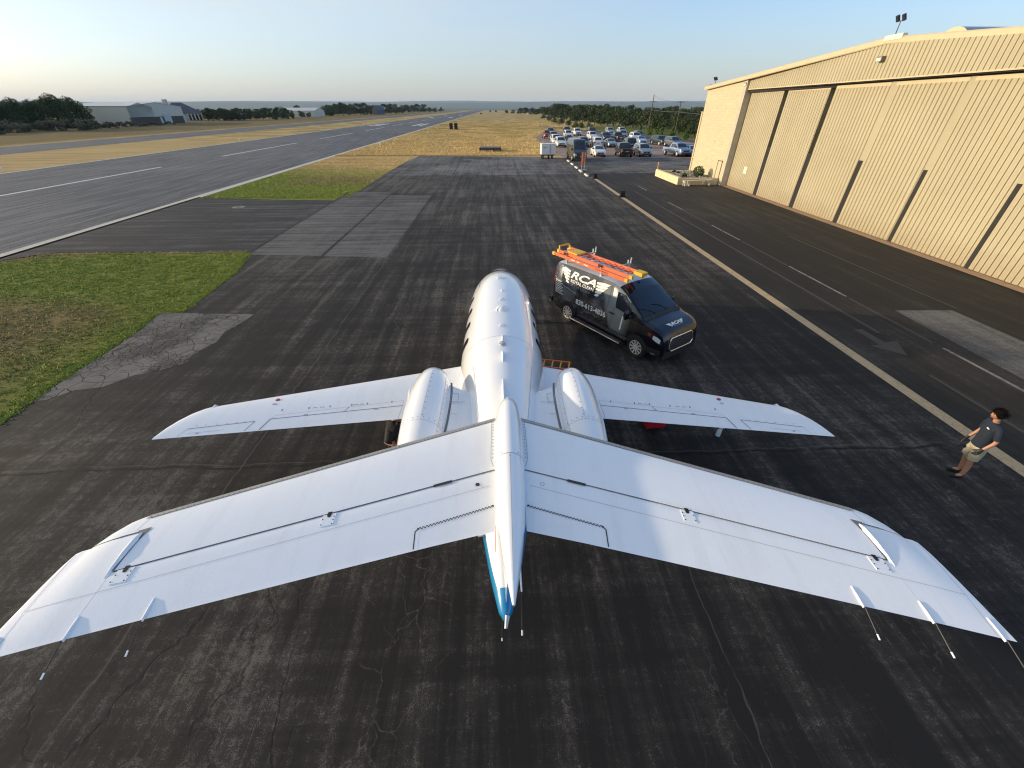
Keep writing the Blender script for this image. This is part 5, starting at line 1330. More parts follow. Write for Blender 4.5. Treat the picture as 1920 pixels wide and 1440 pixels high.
g = n.mix(n.rng(sw, 0.40, 0.60), (0.010, 0.012, 0.016), (0.09, 0.105, 0.125))
g = n.mix(n.rng(sw2, 0.52, 0.66, 0, .6), g, (0.20, 0.22, 0.25))
pan = n.mix(n.rng(n.math('ADD', x, n.math('MULTIPLY', z, 0.45)), 3.42, 3.56), g, (0.21, 0.235, 0.235))
pan = n.mix(n.rng(n.math('ADD', x, n.math('MULTIPLY', z, -0.12)), 3.60, 3.95), pan, (0.013, 0.014, 0.016))
pan = n.mix(n.rng(z, 1.62, 1.95, 0, .55), pan, (0.085, 0.08, 0.065))  # warm sunlight on the upper side, painted into the wrap colour
pan = n.mix(n.rng(z, .62, .50), pan, (0.012, 0.012, 0.013))
n.set("Base Color", pan); n.set("Roughness", 0.24); n.set("Coat Weight", 0.7); n.set("Coat Roughness", 0.06); n.set("Metallic", 0.15)
M_WRAP = n.m
M_ROOFV = pm("van_roof_grey", (0.56, 0.58, 0.60), 0.35, metal=0.2, coat=.3)
M_DECAL = pm("white_decal", (0.80, 0.79, 0.74), 0.4, var=0.03)
M_DECALG = pm("grey_decal_text", (0.24, 0.245, 0.25), 0.4)
M_VBLACK = pm("van_gloss_black", (0.005, 0.006, 0.010), 0.14, coat=.25)
mb = VB.shell(MB())
for i, f in enumerate(mb.f):
    c = sum((Vector(mb.v[j]) for j in f), Vector()) / len(f)
    if len(f) == 4:
        zt = VB.top(c.x)
        if c.x < 3.30 and c.z > zt - .06: mb.m[i] = 1
        elif c.x >= 3.30 and c.z > zt - .05 and abs(c.y) < VB.hw(c.x) * .80: mb.m[i] = 2
        elif c.x > 4.35: mb.m[i] = 2
mb.build("body", [M_WRAP, M_ROOFV, M_VBLACK], van, smooth=True, angle=30)
for sg in (1, -1):
    q = [[(3.36, 1.36), (3.95, 1.30), (3.95, 1.52), (3.33, 1.52)], [(3.33, 1.52), (4.10, 1.52), (3.68, 1.82), (3.31, 1.88)], [(3.95, 1.30), (4.20, 1.44), (4.10, 1.52), (3.95, 1.52)]]
    mb = MB()
    for k in q: VB.side_patch(mb, k, sg, .012)
    mb.build("side_window", M_GLASSB, van)
n = NT("windshield_glass"); n.set("Base Color", n.mix(n.noise(1.2, 2), (0.004, 0.007, 0.012), (0.010, 0.018, 0.028))); n.set("Roughness", .05); n.set("Coat Weight", 0.0)
mb = MB(); VB.top_patch(mb, [(4.42, .84), (4.42, -.84), (3.62, -.72), (3.62, .72)], .014, n=10); mb.build("windshield", n.m, van)
mb = MB()
for y0 in (.35, -.25): mb.tube([(4.46, y0, VB.topz(4.46, y0) + .03), (4.25, y0 - .28, VB.topz(4.25, y0 - .28) + .03), (4.15, y0 - .55, VB.topz(4.15, abs(y0 - .55)) + .028)], .009, 6)
mb.build("wiper", M_TRIMB, van)
mb = MB(); VB.top_patch(mb, [(4.56, .88), (4.56, -.88), (4.44, -.88), (4.44, .88)], .012); mb.build("cowl_grille", M_TRIMB, van)
mb = MB(); VB.top_patch(mb, [(3.40, .09), (3.40, -.02), (3.34, -.02), (3.34, .09)], .03); mb.build("roof_antenna", M_TRIMB, van)
# side graphics, both sides read forward
def side_text(body, x0, x1, z0, z1, mat, sg, shear=0, bold=0, parent=None, name="lettering", slope=0.0, spacing=1.0):
    vs, fs = text_mesh(body, 1, shear, bold, spacing); mb = MB(); out = []
    for u, v in vs:
        uu = u if sg < 0 else 1 - u
        x = lerp(x0, x1, uu); z = lerp(z0, z1, v) + slope * u; out.append((x, sg * (VB.side(x, z) + .0075), z))
    mb.add(out, fs); return mb.build(name, mat, parent or van)
def wing_shape(mb, xr, xt, z0, z1, sg, flip, mapf):
    """five stacked feathers from the root xr out to the tip xt"""
    for k in range(5):
        a = k / 5; b = (k + .60) / 5
        zt0 = lerp(z1, z0, a); zt1 = lerp(z1, z0, b)
        ln = [1.0, .88, .70, .50, .32][k]
        xe = lerp(xr, xt, ln); dz = (z1 - z0) * .20 * (1 - k * .12)
        P_ = [(xr, zt0 - .05 * (z1 - z0)), (lerp(xr, xe, .5), zt0 - 0.02 * (z1 - z0) + dz * .35), (xe, zt0 + dz * .35), (lerp(xr, xe, .80), zt1 + dz * .05), (lerp(xr, xe, .35), zt1 - dz * .25), (xr, zt1 - dz * .3)]
        mb.add([mapf(x, z) for x, z in P_], [tuple(range(6))])
for sg in (-1, 1):
    mf = lambda x, z: (x, sg * (VB.side(x, z) + .007), z)
    mb = MB(); wing_shape(mb, 0.98, 0.44, 1.44, 1.95, sg, False, mf); wing_shape(mb, 2.34, 2.95, 1.40, 1.93, sg, False, mf)
    for q in ([(.62, 1.90), (2.62, 1.78), (2.62, 1.795), (.62, 1.925)],): pass
    mb.build("wing_logo", M_DECAL, van)
    side_text("RCA", 1.02, 2.30, 1.68, 1.95, M_DECAL, sg, .35, .03)
    side_text("ROYAL CLEAN", 1.08, 2.24, 1.53, 1.645, M_DECAL, sg, 0, .022)
    side_text("AVIATION", 1.12, 2.08, 1.395, 1.495, M_DECALG, sg, 0, .01)
    side_text("830-613-4836", 1.50, 3.0, .85, 1.05, M_DECAL, sg, 0, .03)
    mb = MB()
    for k in range(8):
        z = 1.40 - k * .062; VB.side_patch(mb, [(.20 + .012 * k, z - .012), (.62 + .012 * k + (.08 if k % 2 else 0), z - .012), (.62 + .012 * k + (.08 if k % 2 else 0), z + .012), (.20 + .012 * k, z + .012)], sg, .007, n=3)
    mb.build("service_list", M_DECAL, van)
    mb = MB(); VB.side_patch(mb, [(.12, 1.47), (.62, 1.40), (.62, 1.425), (.12, 1.50)], sg, .007); VB.side_patch(mb, [(.7, 1.30), (1.45, 1.20), (1.45, 1.235), (.7, 1.33)], sg, .007); mb.build("body_stripe", M_DECALG, van)
    mb = MB(); VB.side_patch(mb, [(3.66, .68), (3.72, .68), (3.76, 1.18), (3.70, 1.18)], sg, .007); mb.build("body_stripe", M_DECAL, van)
    # door seams, handle
    mb = MB()
    for a_, b_ in (((3.0, .55), (3.0, 1.98)), ((3.22, .55), (3.30, 1.34)), ((2.0, .55), (2.0, .7)), ((4.12, .55), (4.2, 1.25)), ((.32, .62), (.30, 1.9))):
        VB.side_patch(mb, [(a_[0], a_[1]), (a_[0] + .012, a_[1]), (b_[0] + .012, b_[1]), (b_[0], b_[1])], sg, .006, n=4)
    VB.side_patch(mb, [(.9, 1.215), (2.9, 1.215), (2.9, 1.225), (.9, 1.225)], sg, .006)
    mb.build("door_seam", M_TRIMB, van)
    mb = MB(); VB.side_patch(mb, [(3.14, 1.11), (3.36, 1.10), (3.36, 1.15), (3.14, 1.16)], sg, .03); mb.build("door_handle", M_TRIMB, van)
    # chrome running board
    mb = MB(); y0 = sg * (VW / 2 + .02); y1 = sg * (VW / 2 + .20)
    mb.box(1.55, min(y0, y1), .30, 3.86, max(y0, y1), .335, 0)
    for yy_ in (.045, .09, .135): mb.box(1.57, sg * (VW / 2 + yy_ + .02) - .006, .335, 3.84, sg * (VW / 2 + yy_ + .02) + .006, .341, 1)
    mb.tube([(1.50, y1, .32), (3.92, y1, .32)], .022, 8)
    mb.build("running_board", [M_CHROME, M_TRIMB], van)
    # mirror
    mb = MB(); ym = sg * (VB.side(4.0, 1.3) + .02)
    g_ = [[(3.98 + .07 * math.cos(t) * s_, ym + sg * (.06 + .12 * u), 1.36 + .17 * math.sin(t) * s_) for t in [math.tau * k / 12 for k in range(12)]] for u, s_ in ((0, .7), (.3, 1), (1.2, 1), (1.5, .7))]
    mb.loft(g_); mb.tube([(4.05, ym - sg * .05, 1.22), (4.0, ym + sg * .10, 1.25)], .03, 6); mb.build("mirror", M_VBLACK, van, smooth=True)
    # headlamp and lens
    mb = MB(); pts = []
    for u, z0_, z1_ in ((4.78, .98, 1.08), (4.92, .90, 1.09), (5.08, .82, 1.04), (5.22, .76, .96), (5.31, .74, .88)):
        pts.append([(u, sg * (VB.side(u, lerp(z0_, z1_, t)) + .012), lerp(z0_, z1_, t)) for t in (0, .33, .66, 1)])
    mb.grid(pts); o_ = mb.build("headlight", M_CARGLASS, van)
    mb = MB(); pts = []
    for u, z0_, z1_ in ((5.0, .90, 1.02), (5.12, .84, 1.0), (5.24, .80, .93)):
        pts.append([(u, sg * (VB.side(u, lerp(z0_, z1_, t)) + .018), lerp(z0_, z1_, t)) for t in (0, .5, 1)])
    mb.grid(pts); mb.build("lens", M_HEAD, o_)
    mb = MB(); VB.side_patch(mb, [(4.82, .96), (4.93, .93), (4.93, 1.05), (4.82, 1.05)], sg, .018); mb.build("side_marker", M_TAIL, van)
    mb = MB(); VB.side_patch(mb, [(.03, 1.0), (.12, 1.0), (.12, 1.75), (.03, 1.75)], sg, .012); mb.build("tail_light", M_TAIL, van)
    mb = MB(); VB.side_patch(mb, [(.02, .32), (.9, .32), (.9, .60), (.02, .62)], sg, .008); VB.side_patch(mb, [(4.86, .32), (5.3, .32), (5.3, .58), (4.86, .60)], sg, .012); mb.build("bumper_corner", M_TRIMB, van)
    mb = MB(); VB.side_patch(mb, [(5.02, .38), (5.16, .38), (5.16, .43), (5.02, .43)], sg, .018); mb.build("fog_lamp", M_DECALG, van)
# grille with chrome surround and badge
def frontx(y, z):
    if z <= .64: return VL + .008
    lo, hi = 5.1, VL
    for _ in range(30):
        m_ = (lo + hi) / 2
        if VB.topz(m_, y) > z: lo = m_
        else: hi = m_
    return lo + .012
mb = MB(); G = [[(frontx(y, z) + .01, y, z) for z in frange(.52, .90, 5)] for y in frange(-.56, .56, 10)]; mb.grid(G); gr = mb.build("grille", M_TRIMB, van)
mb = MB(); loop = [(-.50, .50), (.50, .50), (.60, .62), (.56, .86), (.48, .92), (-.48, .92), (-.56, .86), (-.60, .62), (-.50, .50)]
mb.tube([(frontx(y, z) + .015, y, z) for y, z in loop], .020, 8); mb.build("grille_frame", M_CHROME, gr)
mb = MB()
for z in (.58, .66, .74, .82): mb.tube([(frontx(y, z) + .012, y, z) for y in frange(-.54, .54, 8)], .008, 6)
mb.build("grille_slats", M_DKSTEEL, gr)
mb = MB(); c = Vector((frontx(0, .74) + .02, 0, .74)); mb.add([c + Vector((0, .11 * math.cos(t), .045 * math.sin(t))) for t in [math.tau * k / 20 for k in range(20)]], [tuple(range(20))]); mb.build("badge", M_CHROME, gr)
mb = MB(); mb.box(VL - .35, -.80, .26, VL + .015, .80, .50); mb.build("front_bumper", M_TRIMB, van, smooth=True)
mb = MB(); mb.box(-.10, -.92, .42, .05, .92, .62); mb.build("rear_bumper", M_TRIMB, van)
# hood logo
vs, fs = text_mesh("RCA", 1, .35, .045); mb = MB()
mp_ = lambda a_, b_: (5.09 - .18 * b_ + .0, lerp(-.25, .25, a_), VB.topz(5.09 - .18 * b_, lerp(-.25, .25, a_)) + .010)
hx = lambda a_, b_: (lambda X, Y: (X, Y, VB.topz(X, abs(Y)) + .010))(5.12 - .16 * (1 - b_) * -1 - .16, 0)
def hood(u, v):   # u left-to-right as read from the front, v up the hood
    X = 5.14 - .17 * v; Y = -0.40 + .80 * u; return (X, Y, VB.topz(X, abs(Y)) + .010)
mb.add([hood(lerp(.24, .76, u), lerp(.25, 1.0, v)) for u, v in vs], fs)
wing_shape(mb, .23, -.02, .10, .95, 1, False, lambda x, z: hood(x, z)); wing_shape(mb, .77, 1.02, .10, .95, 1, False, lambda x, z: hood(x, z))
mb.build("hood_logo", M_DECAL, van)
vs, fs = text_mesh("ROYAL CLEAN", 1, 0, .03); mb = MB(); mb.add([hood(lerp(.28, .72, u), lerp(-.05, .14, v)) for u, v in vs], fs); mb.build("hood_lettering", M_DECALG, van)
# wheels with multi spoke rims
for x in (1.10, 4.45):
    for sg in (1, -1):
        yo = sg * (VW / 2 + .004); r = .36
        mb = MB(); rings = []
        for dy, rr_ in ((-.24, .30), (-.22, .355), (-.05, .36), (0, .345), (.004, .25), (-.03, .235)):
            rings.append([(x + rr_ * math.cos(t), yo + sg * dy, r + rr_ * math.sin(t)) for t in [math.tau * k / 32 for k in range(32)]])
        mb.loft(rings); wh = mb.build("wheel", M_TYRE, van, smooth=True, angle=35)
        mb = MB(); mb.disc((x, yo - sg * .035, r), (0, sg, 0), .236, 28, 1)
        for k in range(10):
            a_ = math.tau * k / 10; da = .13
            mb.add([(x + rr_ * math.cos(a_ + s_ * d_), yo + sg * yy_, r + rr_ * math.sin(a_ + s_ * d_)) for rr_, d_, yy_ in ((.05, .5, -.005), (.232, da, -.002)) for s_ in (-1, 1)], [(0, 1, 3, 2)])
        mb.disc((x, yo - sg * .01, r), (0, sg, 0), .06, 16, 0, thick=.015)
        mb.disc((x, yo + sg * .001, r), (0, sg, 0), .246, 28, 0, r0=.222)
        mb.build("rim", [M_RIM, M_TRIMB], wh)
for x in (1.10, 4.45):
    for sg in (1, -1):
        pts = []; mb = MB()
        for k in range(19):
            a_ = math.pi * k / 18; px_, pz_ = x + .445 * math.cos(a_), max(.31, .36 + .445 * math.sin(a_)); pts.append((px_, sg * (VB.side(px_, pz_) + .006), pz_))
        mb.add(pts + [(x, sg * (VB.side(x, .5) + .006), .36)], [(k, k + 1, 19) for k in range(18)])
        mb.build("wheel_arch", M_TRIMB, van)
# roof rack
mb = MB()
for x in (.55, 2.30):
    z = VB.topz(x, 0) + .10
    mb.box(x - .03, -.78, z, x + .03, .78, z + .035)
    for sg in (1, -1):
        mb.box(x - .04, sg * .70 - .03, VB.topz(x, .7) - .02, x + .04, sg * .70 + .03, z); mb.box(x - .02, sg * .76 - .02, z, x + .02, sg * .76 + .02, z + .22)
    mb.box(x - .025, .60, z, x + .025, .64, z + .16)
rack = mb.build("roof_rack", M_GALV, van)
mb = MB()
for x in (.55, 2.30): mb.disc((x, -.83, VB.topz(x, 0) + .32), (0, -1, 0), .055, 14, thick=.03)
mb.build("clamp_knob", M_TRIMB, rack)
# two extension ladders stacked on the rack (things of their own)
M_LORANGE = pm("ladder_fibreglass", (0.80, 0.16, 0.045), 0.42, var=0.08)
M_LYEL = pm("ladder_end_cap", (0.72, 0.42, 0.03), 0.5)
M_RUNG = pm("ladder_rung", (0.55, 0.56, 0.58), 0.35, metal=0.8)
Mv = van.matrix_basis.copy()
def ladder(label, x0, x1, ya, yb, z, warn):
    o_ = thing("extension_ladder", label, "ladder", Mv @ Vector((x0, ya, z)), math.atan2(vh.y, vh.x), group="orange ladders on the van roof")
    l = x1 - x0; wd = yb - ya
    for s_, yy_ in ((1, 0.0), (-1, wd)):
        m_ = MB(); m_.box(0, yy_ - .018, 0, l, yy_ + .018, .085); m_.box(0, yy_ - .03, .080, l, yy_ + .03, .092); m_.box(0, yy_ - .03, -.008, l, yy_ + .03, .004); rl_ = m_.build("rail", M_LORANGE, o_)
        for e in (0, 1):
            m_ = MB(); xx = l * e; m_.box(xx - .07 if e else xx - .05, yy_ - .036, -.014, xx + .05 if e else xx + .07, yy_ + .036, .100); m_.build("end_cap", M_LYEL, rl_)
        if warn and s_ > 0:
            vs, fs = text_mesh("FLA-8002", 1, 0, 0); m_ = MB(); m_.add([(lerp(l * .62, l * .78, u), -.0185 - .012, lerp(.02, .065, v)) for u, v in vs], fs); m_.build("lettering", M_TRIMB, rl_)
            m_ = MB()
            for a_, b_ in ((.28, .33), (.36, .40), (.46, .52)): m_.box(l * a_, -.0315, .03, l * b_, -.0305, .06)
            m_.build("label_sticker", M_DECAL, rl_)
    for k in range(int(l / .305)):
        m_ = MB(); x = .15 + k * .305; m_.tube([(x, .01, .045), (x, wd - .01, .045)], .017, 8); m_.build("rung", M_RUNG, o_)
    return o_
z0 = VB.topz(.55, 0) + .155
ladder("lower orange fibreglass ladder with wide yellow feet resting on the van's rack", -.08, 3.52, -.82, -.08, z0, True)
l2 = ladder("upper orange ladder nested on the lower one, shifted toward the windshield", .10, 3.62, -.745, -.175, z0 + .115, False)
m_ = MB()
m_.tube([(0.03, .02, .09), (-.02, .04, .2), (0.02, .28, .22), (-.02, .5, .2), (.03, .55, .09)], .035, 8); m_.box(.45, .03, .09, .95, .5, .13)
m_.build("yellow_standoff", M_LYEL, l2)
for xx in (3.30,):
    m_ = MB(); m_.box(xx, .35, .0, xx + .34, .62, .12); m_.build("yellow_foot", M_LYEL, l2)
# ------------------------------------------------------------------ people
def skin_mesh(nodes, edges, root, sub=2):
    names = list(nodes); me = bpy.data.meshes.new("s")
    me.from_pydata([nodes[k][0] for k in names], [(names.index(a), names.index(b)) for a, b in edges], [])
    ob = bpy.data.objects.new("s", me); COL.objects.link(ob)
    sk = ob.modifiers.new("skin", 'SKIN'); sk.use_smooth_shade = True; sk.branch_smoothing = 0.5
    if not me.skin_vertices: 
        bm = bmesh.new(); bm.from_mesh(me); bm.verts.layers.skin.verify(); bm.to_mesh(me); bm.free()
    lay = me.skin_vertices[0].data
    for i, k in enumerate(names):
        r = nodes[k][1]; lay[i].radius = r if isinstance(r, tuple) else (r, r); lay[i].use_root = (k == root)
    ss = ob.modifiers.new("sub", 'SUBSURF'); ss.levels = sub; ss.render_levels = sub
    dg = bpy.context.evaluated_depsgraph_get(); out = bpy.data.meshes.new_from_object(ob.evaluated_get(dg))
    bpy.data.objects.remove(ob); return out
def mesh_obj(me, name, mat, parent):
    me.materials.clear(); me.materials.append(mat); me.name = name
    me.polygons.foreach_set("use_smooth", [True] * len(me.polygons))
    me.polygons.foreach_set("material_index", [0] * len(me.polygons))
    o = bpy.data.objects.new(name, me); COL.objects.link(o); o.parent = parent; return o
M_SKIN = pm("skin", (0.42, 0.21, 0.13), 0.55, var=0.06)
M_HAIR = pm("black_hair", (0.007, 0.006, 0.005), 0.95, var=0.4, scale=30, spec=0.1)
M_SHIRT = pm("navy_shirt", (0.011, 0.019, 0.034), 0.9, var=0.15, scale=8, bump=.3, bscale=9)
M_SHORTS = pm("khaki_shorts", (0.44, 0.40, 0.27), 0.9, var=0.10, scale=8, bump=.3, bscale=9)
M_SHOE = pm("black_shoe", (0.010, 0.010, 0.010), 0.6)
M_GLOVE = pm("black_glove", (0.013, 0.013, 0.016), 0.5)
M_EYE = pm("eye", (0.02, 0.015, 0.01), 0.2)
M_LIP = pm("lip", (0.32, 0.12, 0.09), 0.5)
def head_parts(root, base, nodes_r, yaw, tilt, scale=1.0, hair=True, cap=None):
    """head as one shaped surface in its own frame (+X is the face), placed at base"""
    M_ = Matrix.Translation(base) @ Matrix.Rotation(yaw, 4, 'Z') @ Matrix.Rotation(tilt, 4, 'Y')
    g = []
    NU, NV = 20, 28
    for i in range(NU + 1):
        th = math.pi * i / NU; row = []
        for j in range(NV):
            ph = math.tau * j / NV; x, y, z = math.sin(th) * math.cos(ph), math.sin(th) * math.sin(ph), math.cos(th)
            X, Y, Z = x * .098, y * .076, z * .118
            if z < -.1: X *= 1 - .10 * (-z); Y *= 1 - .30 * (-z) ** 1.3           # jaw
            if x > .6 and abs(y) < .28: 
                f_ = (1 - abs(y) / .28)
                if -.30 < z < .12: X += .022 * f_ * (1 - abs(z + .18) / .30 if z < .12 else 0) ** 1 if abs(z + .18) < .3 else 0   # nose
            if x > .5 and .05 < z < .28 and .2 < abs(y) < .6: X -= .008                # eye sockets
            row.append((X * scale, Y * scale, Z * scale))
        g.append(row)
    mb = MB(); mb.loft(g, 0, cap=False)
    for s_ in (1, -1):
        mb.loft([[(-.005 + a_ * math.cos(t) * scale * .028, s_ * (.074 + b_) * scale, -.005 + a_ * math.sin(t) * .034 * scale) for t in [math.tau * k / 10 for k in range(10)]] for a_, b_ in ((.7, -.004), (1, .008), (.6, .014))])
    mb.v = [tuple(M_ @ Vector(v)) for v in mb.v]
    hd = mb.build("head", M_SKIN, root, smooth=True, angle=80)
    mb = MB()
    for s_ in (1, -1): mb.disc(Vector((.089, s_ * .032, .018)) * scale, (1, s_ * .3, 0), .010 * scale, 8)
    for s_ in (1, -1): mb.box(.088 * scale, (s_ * .032 - .016) * scale, .038 * scale, .093 * scale, (s_ * .032 + .016) * scale, .044 * scale)
    mb.v = [tuple(M_ @ Vector(v)) for v in mb.v]; mb.build("eyes", M_EYE, hd)
    mb = MB(); mb.box(.080 * scale, -.022 * scale, -.066 * scale, .0935 * scale, .022 * scale, -.056 * scale); mb.v = [tuple(M_ @ Vector(v)) for v in mb.v]; mb.build("mouth", M_LIP, hd)
    if hair:
        rr = random.Random(11); mb = MB(); rings = []
        for i in range(13):
            th = math.pi * .64 * i / 12; row = []
            for j in range(26):
                ph = math.tau * j / 26; x, y, z = math.sin(th) * math.cos(ph), math.sin(th) * math.sin(ph), math.cos(th)
                cut = .45 + .55 * (1 if x < .35 else 0)
                rad = 1.12 + .16 * noise.noise(Vector((x * 4, y * 4, z * 4 + 3)))
                th2 = th * (1 if x < .3 else lerp(1, .62, min(1, (x - .3) / .5)))
                x, y, z = math.sin(th2) * math.cos(ph), math.sin(th2) * math.sin(ph), math.cos(th2)
                row.append((x * .100 * rad * scale - .008, y * .082 * rad * scale, z * .118 * rad * scale + .006))
            rings.append(row)
        mb.loft(rings, 0, cap=False)
        for k in range(420):
            th = rr.uniform(0, 1.75); ph = rr.uniform(0, math.tau); x, y, z = math.sin(th) * math.cos(ph), math.sin(th) * math.sin(ph), math.cos(th)
            if x > .45 and z < .42: continue
            p = Vector((x * .106, y * .088, z * .126)) * scale; d = Vector((x, y, z)) * .035 + Vector((rr.gauss(0, .02), rr.gauss(0, .02), -.012)); s_ = Vector((rr.gauss(0, 1), rr.gauss(0, 1), rr.gauss(0, 1))).normalized() * .010
            mb.add([p - s_, p + s_, p + d * 1.4], [(0, 1, 2)])
        mb.v = [tuple(M_ @ Vector(v)) for v in mb.v]; mb.build("hair", M_HAIR if not cap else cap, root, smooth=True, angle=80)
def hand_nodes(N, E, wrist, d, side, palm_n, pre, r=.011, curl=.5, root=None):
    """palm + five fingers as skin branches; d: direction of the fingers, side: toward the thumb"""
    d = d.normalized(); side = (side - d * side.dot(d)).normalized(); nrm = palm_n.normalized()
    pc = wrist + d * .05; N[pre + 'palm'] = (pc, (.022, .034)); E.append((root, pre + 'palm'))
    for i, (o, l) in enumerate(((.032, .072), (.011, .082), (-.010, .076), (-.030, .060))):
        k0 = pc + d * .045 + side * o; N[f'{pre}f{i}a'] = (k0, r); E.append((pre + 'palm', f'{pre}f{i}a'))
        k1 = k0 + d * l * .5 + nrm * l * .18 * curl; k2 = k1 + d * l * .3 + nrm * l * .5 * curl
        N[f'{pre}f{i}b'] = (k1, r * .9); N[f'{pre}f{i}c'] = (k2, r * .75); E += [(f'{pre}f{i}a', f'{pre}f{i}b'), (f'{pre}f{i}b', f'{pre}f{i}c')]
    t0 = pc - d * .012 + side * .036; t1 = t0 + d * .035 + side * .022 + nrm * .012; t2 = t1 + d * .03 + side * .004 + nrm * .012
    N[pre + 't0'] = (t0, r * 1.2); N[pre + 't1'] = (t1, r); N[pre + 't2'] = (t2, r * .85); E += [(pre + 'palm', pre + 't0'), (pre + 't0', pre + 't1'), (pre + 't1', pre + 't2')]
V = Vector
# standing man, feet on the tan line's left, facing the jet (-X); X forward in his own frame
man = thing("person", "standing person with shaggy black hair, navy t-shirt, khaki shorts and black gloves", "person", (10.24, 5.86, 0), R(160))
man.scale = (1.03,) * 3
# own frame: +X facing, +Y his left; he leans a little forward
N = {'pelvis': (V((.02, 0, .93)), .105), 'waist': (V((.03, 0, 1.06)), .095), 'chest': (V((.05, 0, 1.26)), .105), 'neckb': (V((.055, 0, 1.42)), .07), 'neck': (V((.075, 0, 1.49)), .050), 'skull': (V((.10, .0, 1.56)), .055),
     'shL': (V((.04, .165, 1.385)), .056), 'elL': (V((-.0, .235, 1.12)), .041), 'wrL': (V((.12, .24, .90)), .028),
     'shR': (V((.04, -.165, 1.385)), .056), 'elR': (V((.0, -.225, 1.12)), .041), 'wrR': (V((.12, -.21, .89)), .028),
     'hipL': (V((.01, .085, .87)), .085), 'knL': (V((.02, .095, .49)), .054), 'caL': (V((-.02, .095, .33)), .054), 'anL': (V((-.03, .10, .09)), .036), 'toL': (V((.10, .115, .045)), .03),
     'hipR': (V((.01, -.085, .87)), .085), 'knR': (V((.0, -.09, .49)), .054), 'caR': (V((-.05, -.09, .33)), .054), 'anR': (V((-.08, -.095, .09)), .036), 'toR': (V((.05, -.11, .045)), .03)}
E_ = [('pelvis', 'waist'), ('waist', 'chest'), ('chest', 'neckb'), ('neckb', 'neck'), ('neck', 'skull'), ('chest', 'shL'), ('shL', 'elL'), ('elL', 'wrL'), ('chest', 'shR'), ('shR', 'elR'), ('elR', 'wrR'),
      ('pelvis', 'hipL'), ('hipL', 'knL'), ('knL', 'caL'), ('caL', 'anL'), ('anL', 'toL'), ('pelvis', 'hipR'), ('hipR', 'knR'), ('knR', 'caR'), ('caR', 'anR'), ('anR', 'toR')]
def cloth(name, mat, parent, torso, limbs, wob=.006):
    """garment: one elliptical tube for the trunk and one per limb, open-hemmed look with folds"""
    m_ = MB(); K = 28
    def ring(c, rx, ry, ax=None):
        out = []
        for k in range(K):
            t = math.tau * k / K; f = 1 + wob * 6 * noise.noise(Vector((c[0] * 9 + math.cos(t) * 2, math.sin(t) * 2, c[2] * 9)))
            p = V((rx * f * math.cos(t), ry * f * math.sin(t), 0))
            if ax is not None: p = V((0, 0, 1)).rotation_difference(ax) @ p
            out.append(V(c) + p)
        return out
    m_.loft([ring(*t) for t in torso])
    for limb in limbs:
        pts = [V(p) for p, r in limb]
        m_.loft([ring(pts[i], limb[i][1], limb[i][1], (pts[min(i + 1, len(pts) - 1)] - pts[max(0, i - 1)]).normalized()) for i in range(len(pts))])
    return m_.build(name, mat, parent, smooth=True, angle=60)
hand_nodes(N, E_, N['wrL'][0], V((.45, .05, -.9)), V((.6, -.5, 0)), V((0, -1, 0)), 'L', root='wrL'); hand_nodes(N, E_, N['wrR'][0], V((.3, 0, -.95)), V((.6, .5, 0)), V((0, 1, 0)), 'R', root='wrR')
mesh_obj(skin_mesh(N, E_, 'pelvis'), "body", M_SKIN, man)
head_parts(man, V((.125, 0, 1.635)), 0, R(-6), R(8), 0.96)
cloth("t_shirt", M_SHIRT, man, [((.02, 0, .86), .118, .150), ((.02, 0, .88), .125, .158), ((.025, 0, 1.0), .118, .146), ((.04, 0, 1.15), .118, .150), ((.05, 0, 1.28), .120, .165), ((.05, 0, 1.38), .100, .155), ((.055, 0, 1.43), .080, .115), ((.06, 0, 1.46), .062, .070)],
      [[((.045, .09, 1.385), .070), ((.04, .16, 1.375), .066), ((.03, .195, 1.30), .062), ((.01, .222, 1.17), .060)], [((.045, -.09, 1.385), .070), ((.04, -.16, 1.375), .066), ((.03, -.195, 1.30), .062), ((.01, -.218, 1.17), .060)]])
cloth("shorts", M_SHORTS, man, [((.02, 0, 1.0), .105, .140), ((.015, 0, .90), .115, .152), ((.01, 0, .82), .115, .158), ((.01, 0, .76), .09, .14)],
      [[((.01, .08, .86), .098), ((.015, .09, .72), .100), ((.02, .095, .60), .098), ((.02, .096, .55), .098)], [((.01, -.08, .86), .098), ((.01, -.088, .72), .100), ((.005, -.092, .60), .098), ((.0, -.093, .55), .098)]])
mb = MB(); mb.box(.158, .045, 1.325, .172, .105, 1.345); mb.build("shirt_print", M_DECAL, man)
for s_, (ax, ay), (tx, ty) in ((1, (-.03, .10), (.14, .12)), (-1, (-.08, -.095), (.09, -.115))):
    S = {'h': (V((ax - .04, ay, .045)), (.042, .040)), 'm': (V((ax + .05, ay + .005 * s_, .050)), (.044, .042)), 't': (V((tx + .03, ty, .038)), (.032, .040)), 'a': (V((ax, ay, .12)), (.046, .046))}
    mesh_obj(skin_mesh(S, [('h', 'm'), ('m', 't'), ('h', 'a')], 'h'), "shoe", M_SHOE, man)
for pre, wr, d, sd_, pn in (('L', N['wrL'][0], V((.45, .05, -.9)), V((.6, -.5, 0)), V((0, -1, 0))), ('R', N['wrR'][0], V((.3, 0, -.95)), V((.6, .5, 0)), V((0, 1, 0)))):
    G_ = {'w0': (wr - d.normalized() * .03, .034), 'w': (wr, .034)}; Eg = [('w0', 'w')]; hand_nodes(G_, Eg, wr, d, sd_, pn, 'g', r=.0175, root='w')
    G_['gpalm'] = (G_['gpalm'][0], (.036, .048)); mesh_obj(skin_mesh(G_, Eg, 'w'), "glove", M_GLOVE, man)
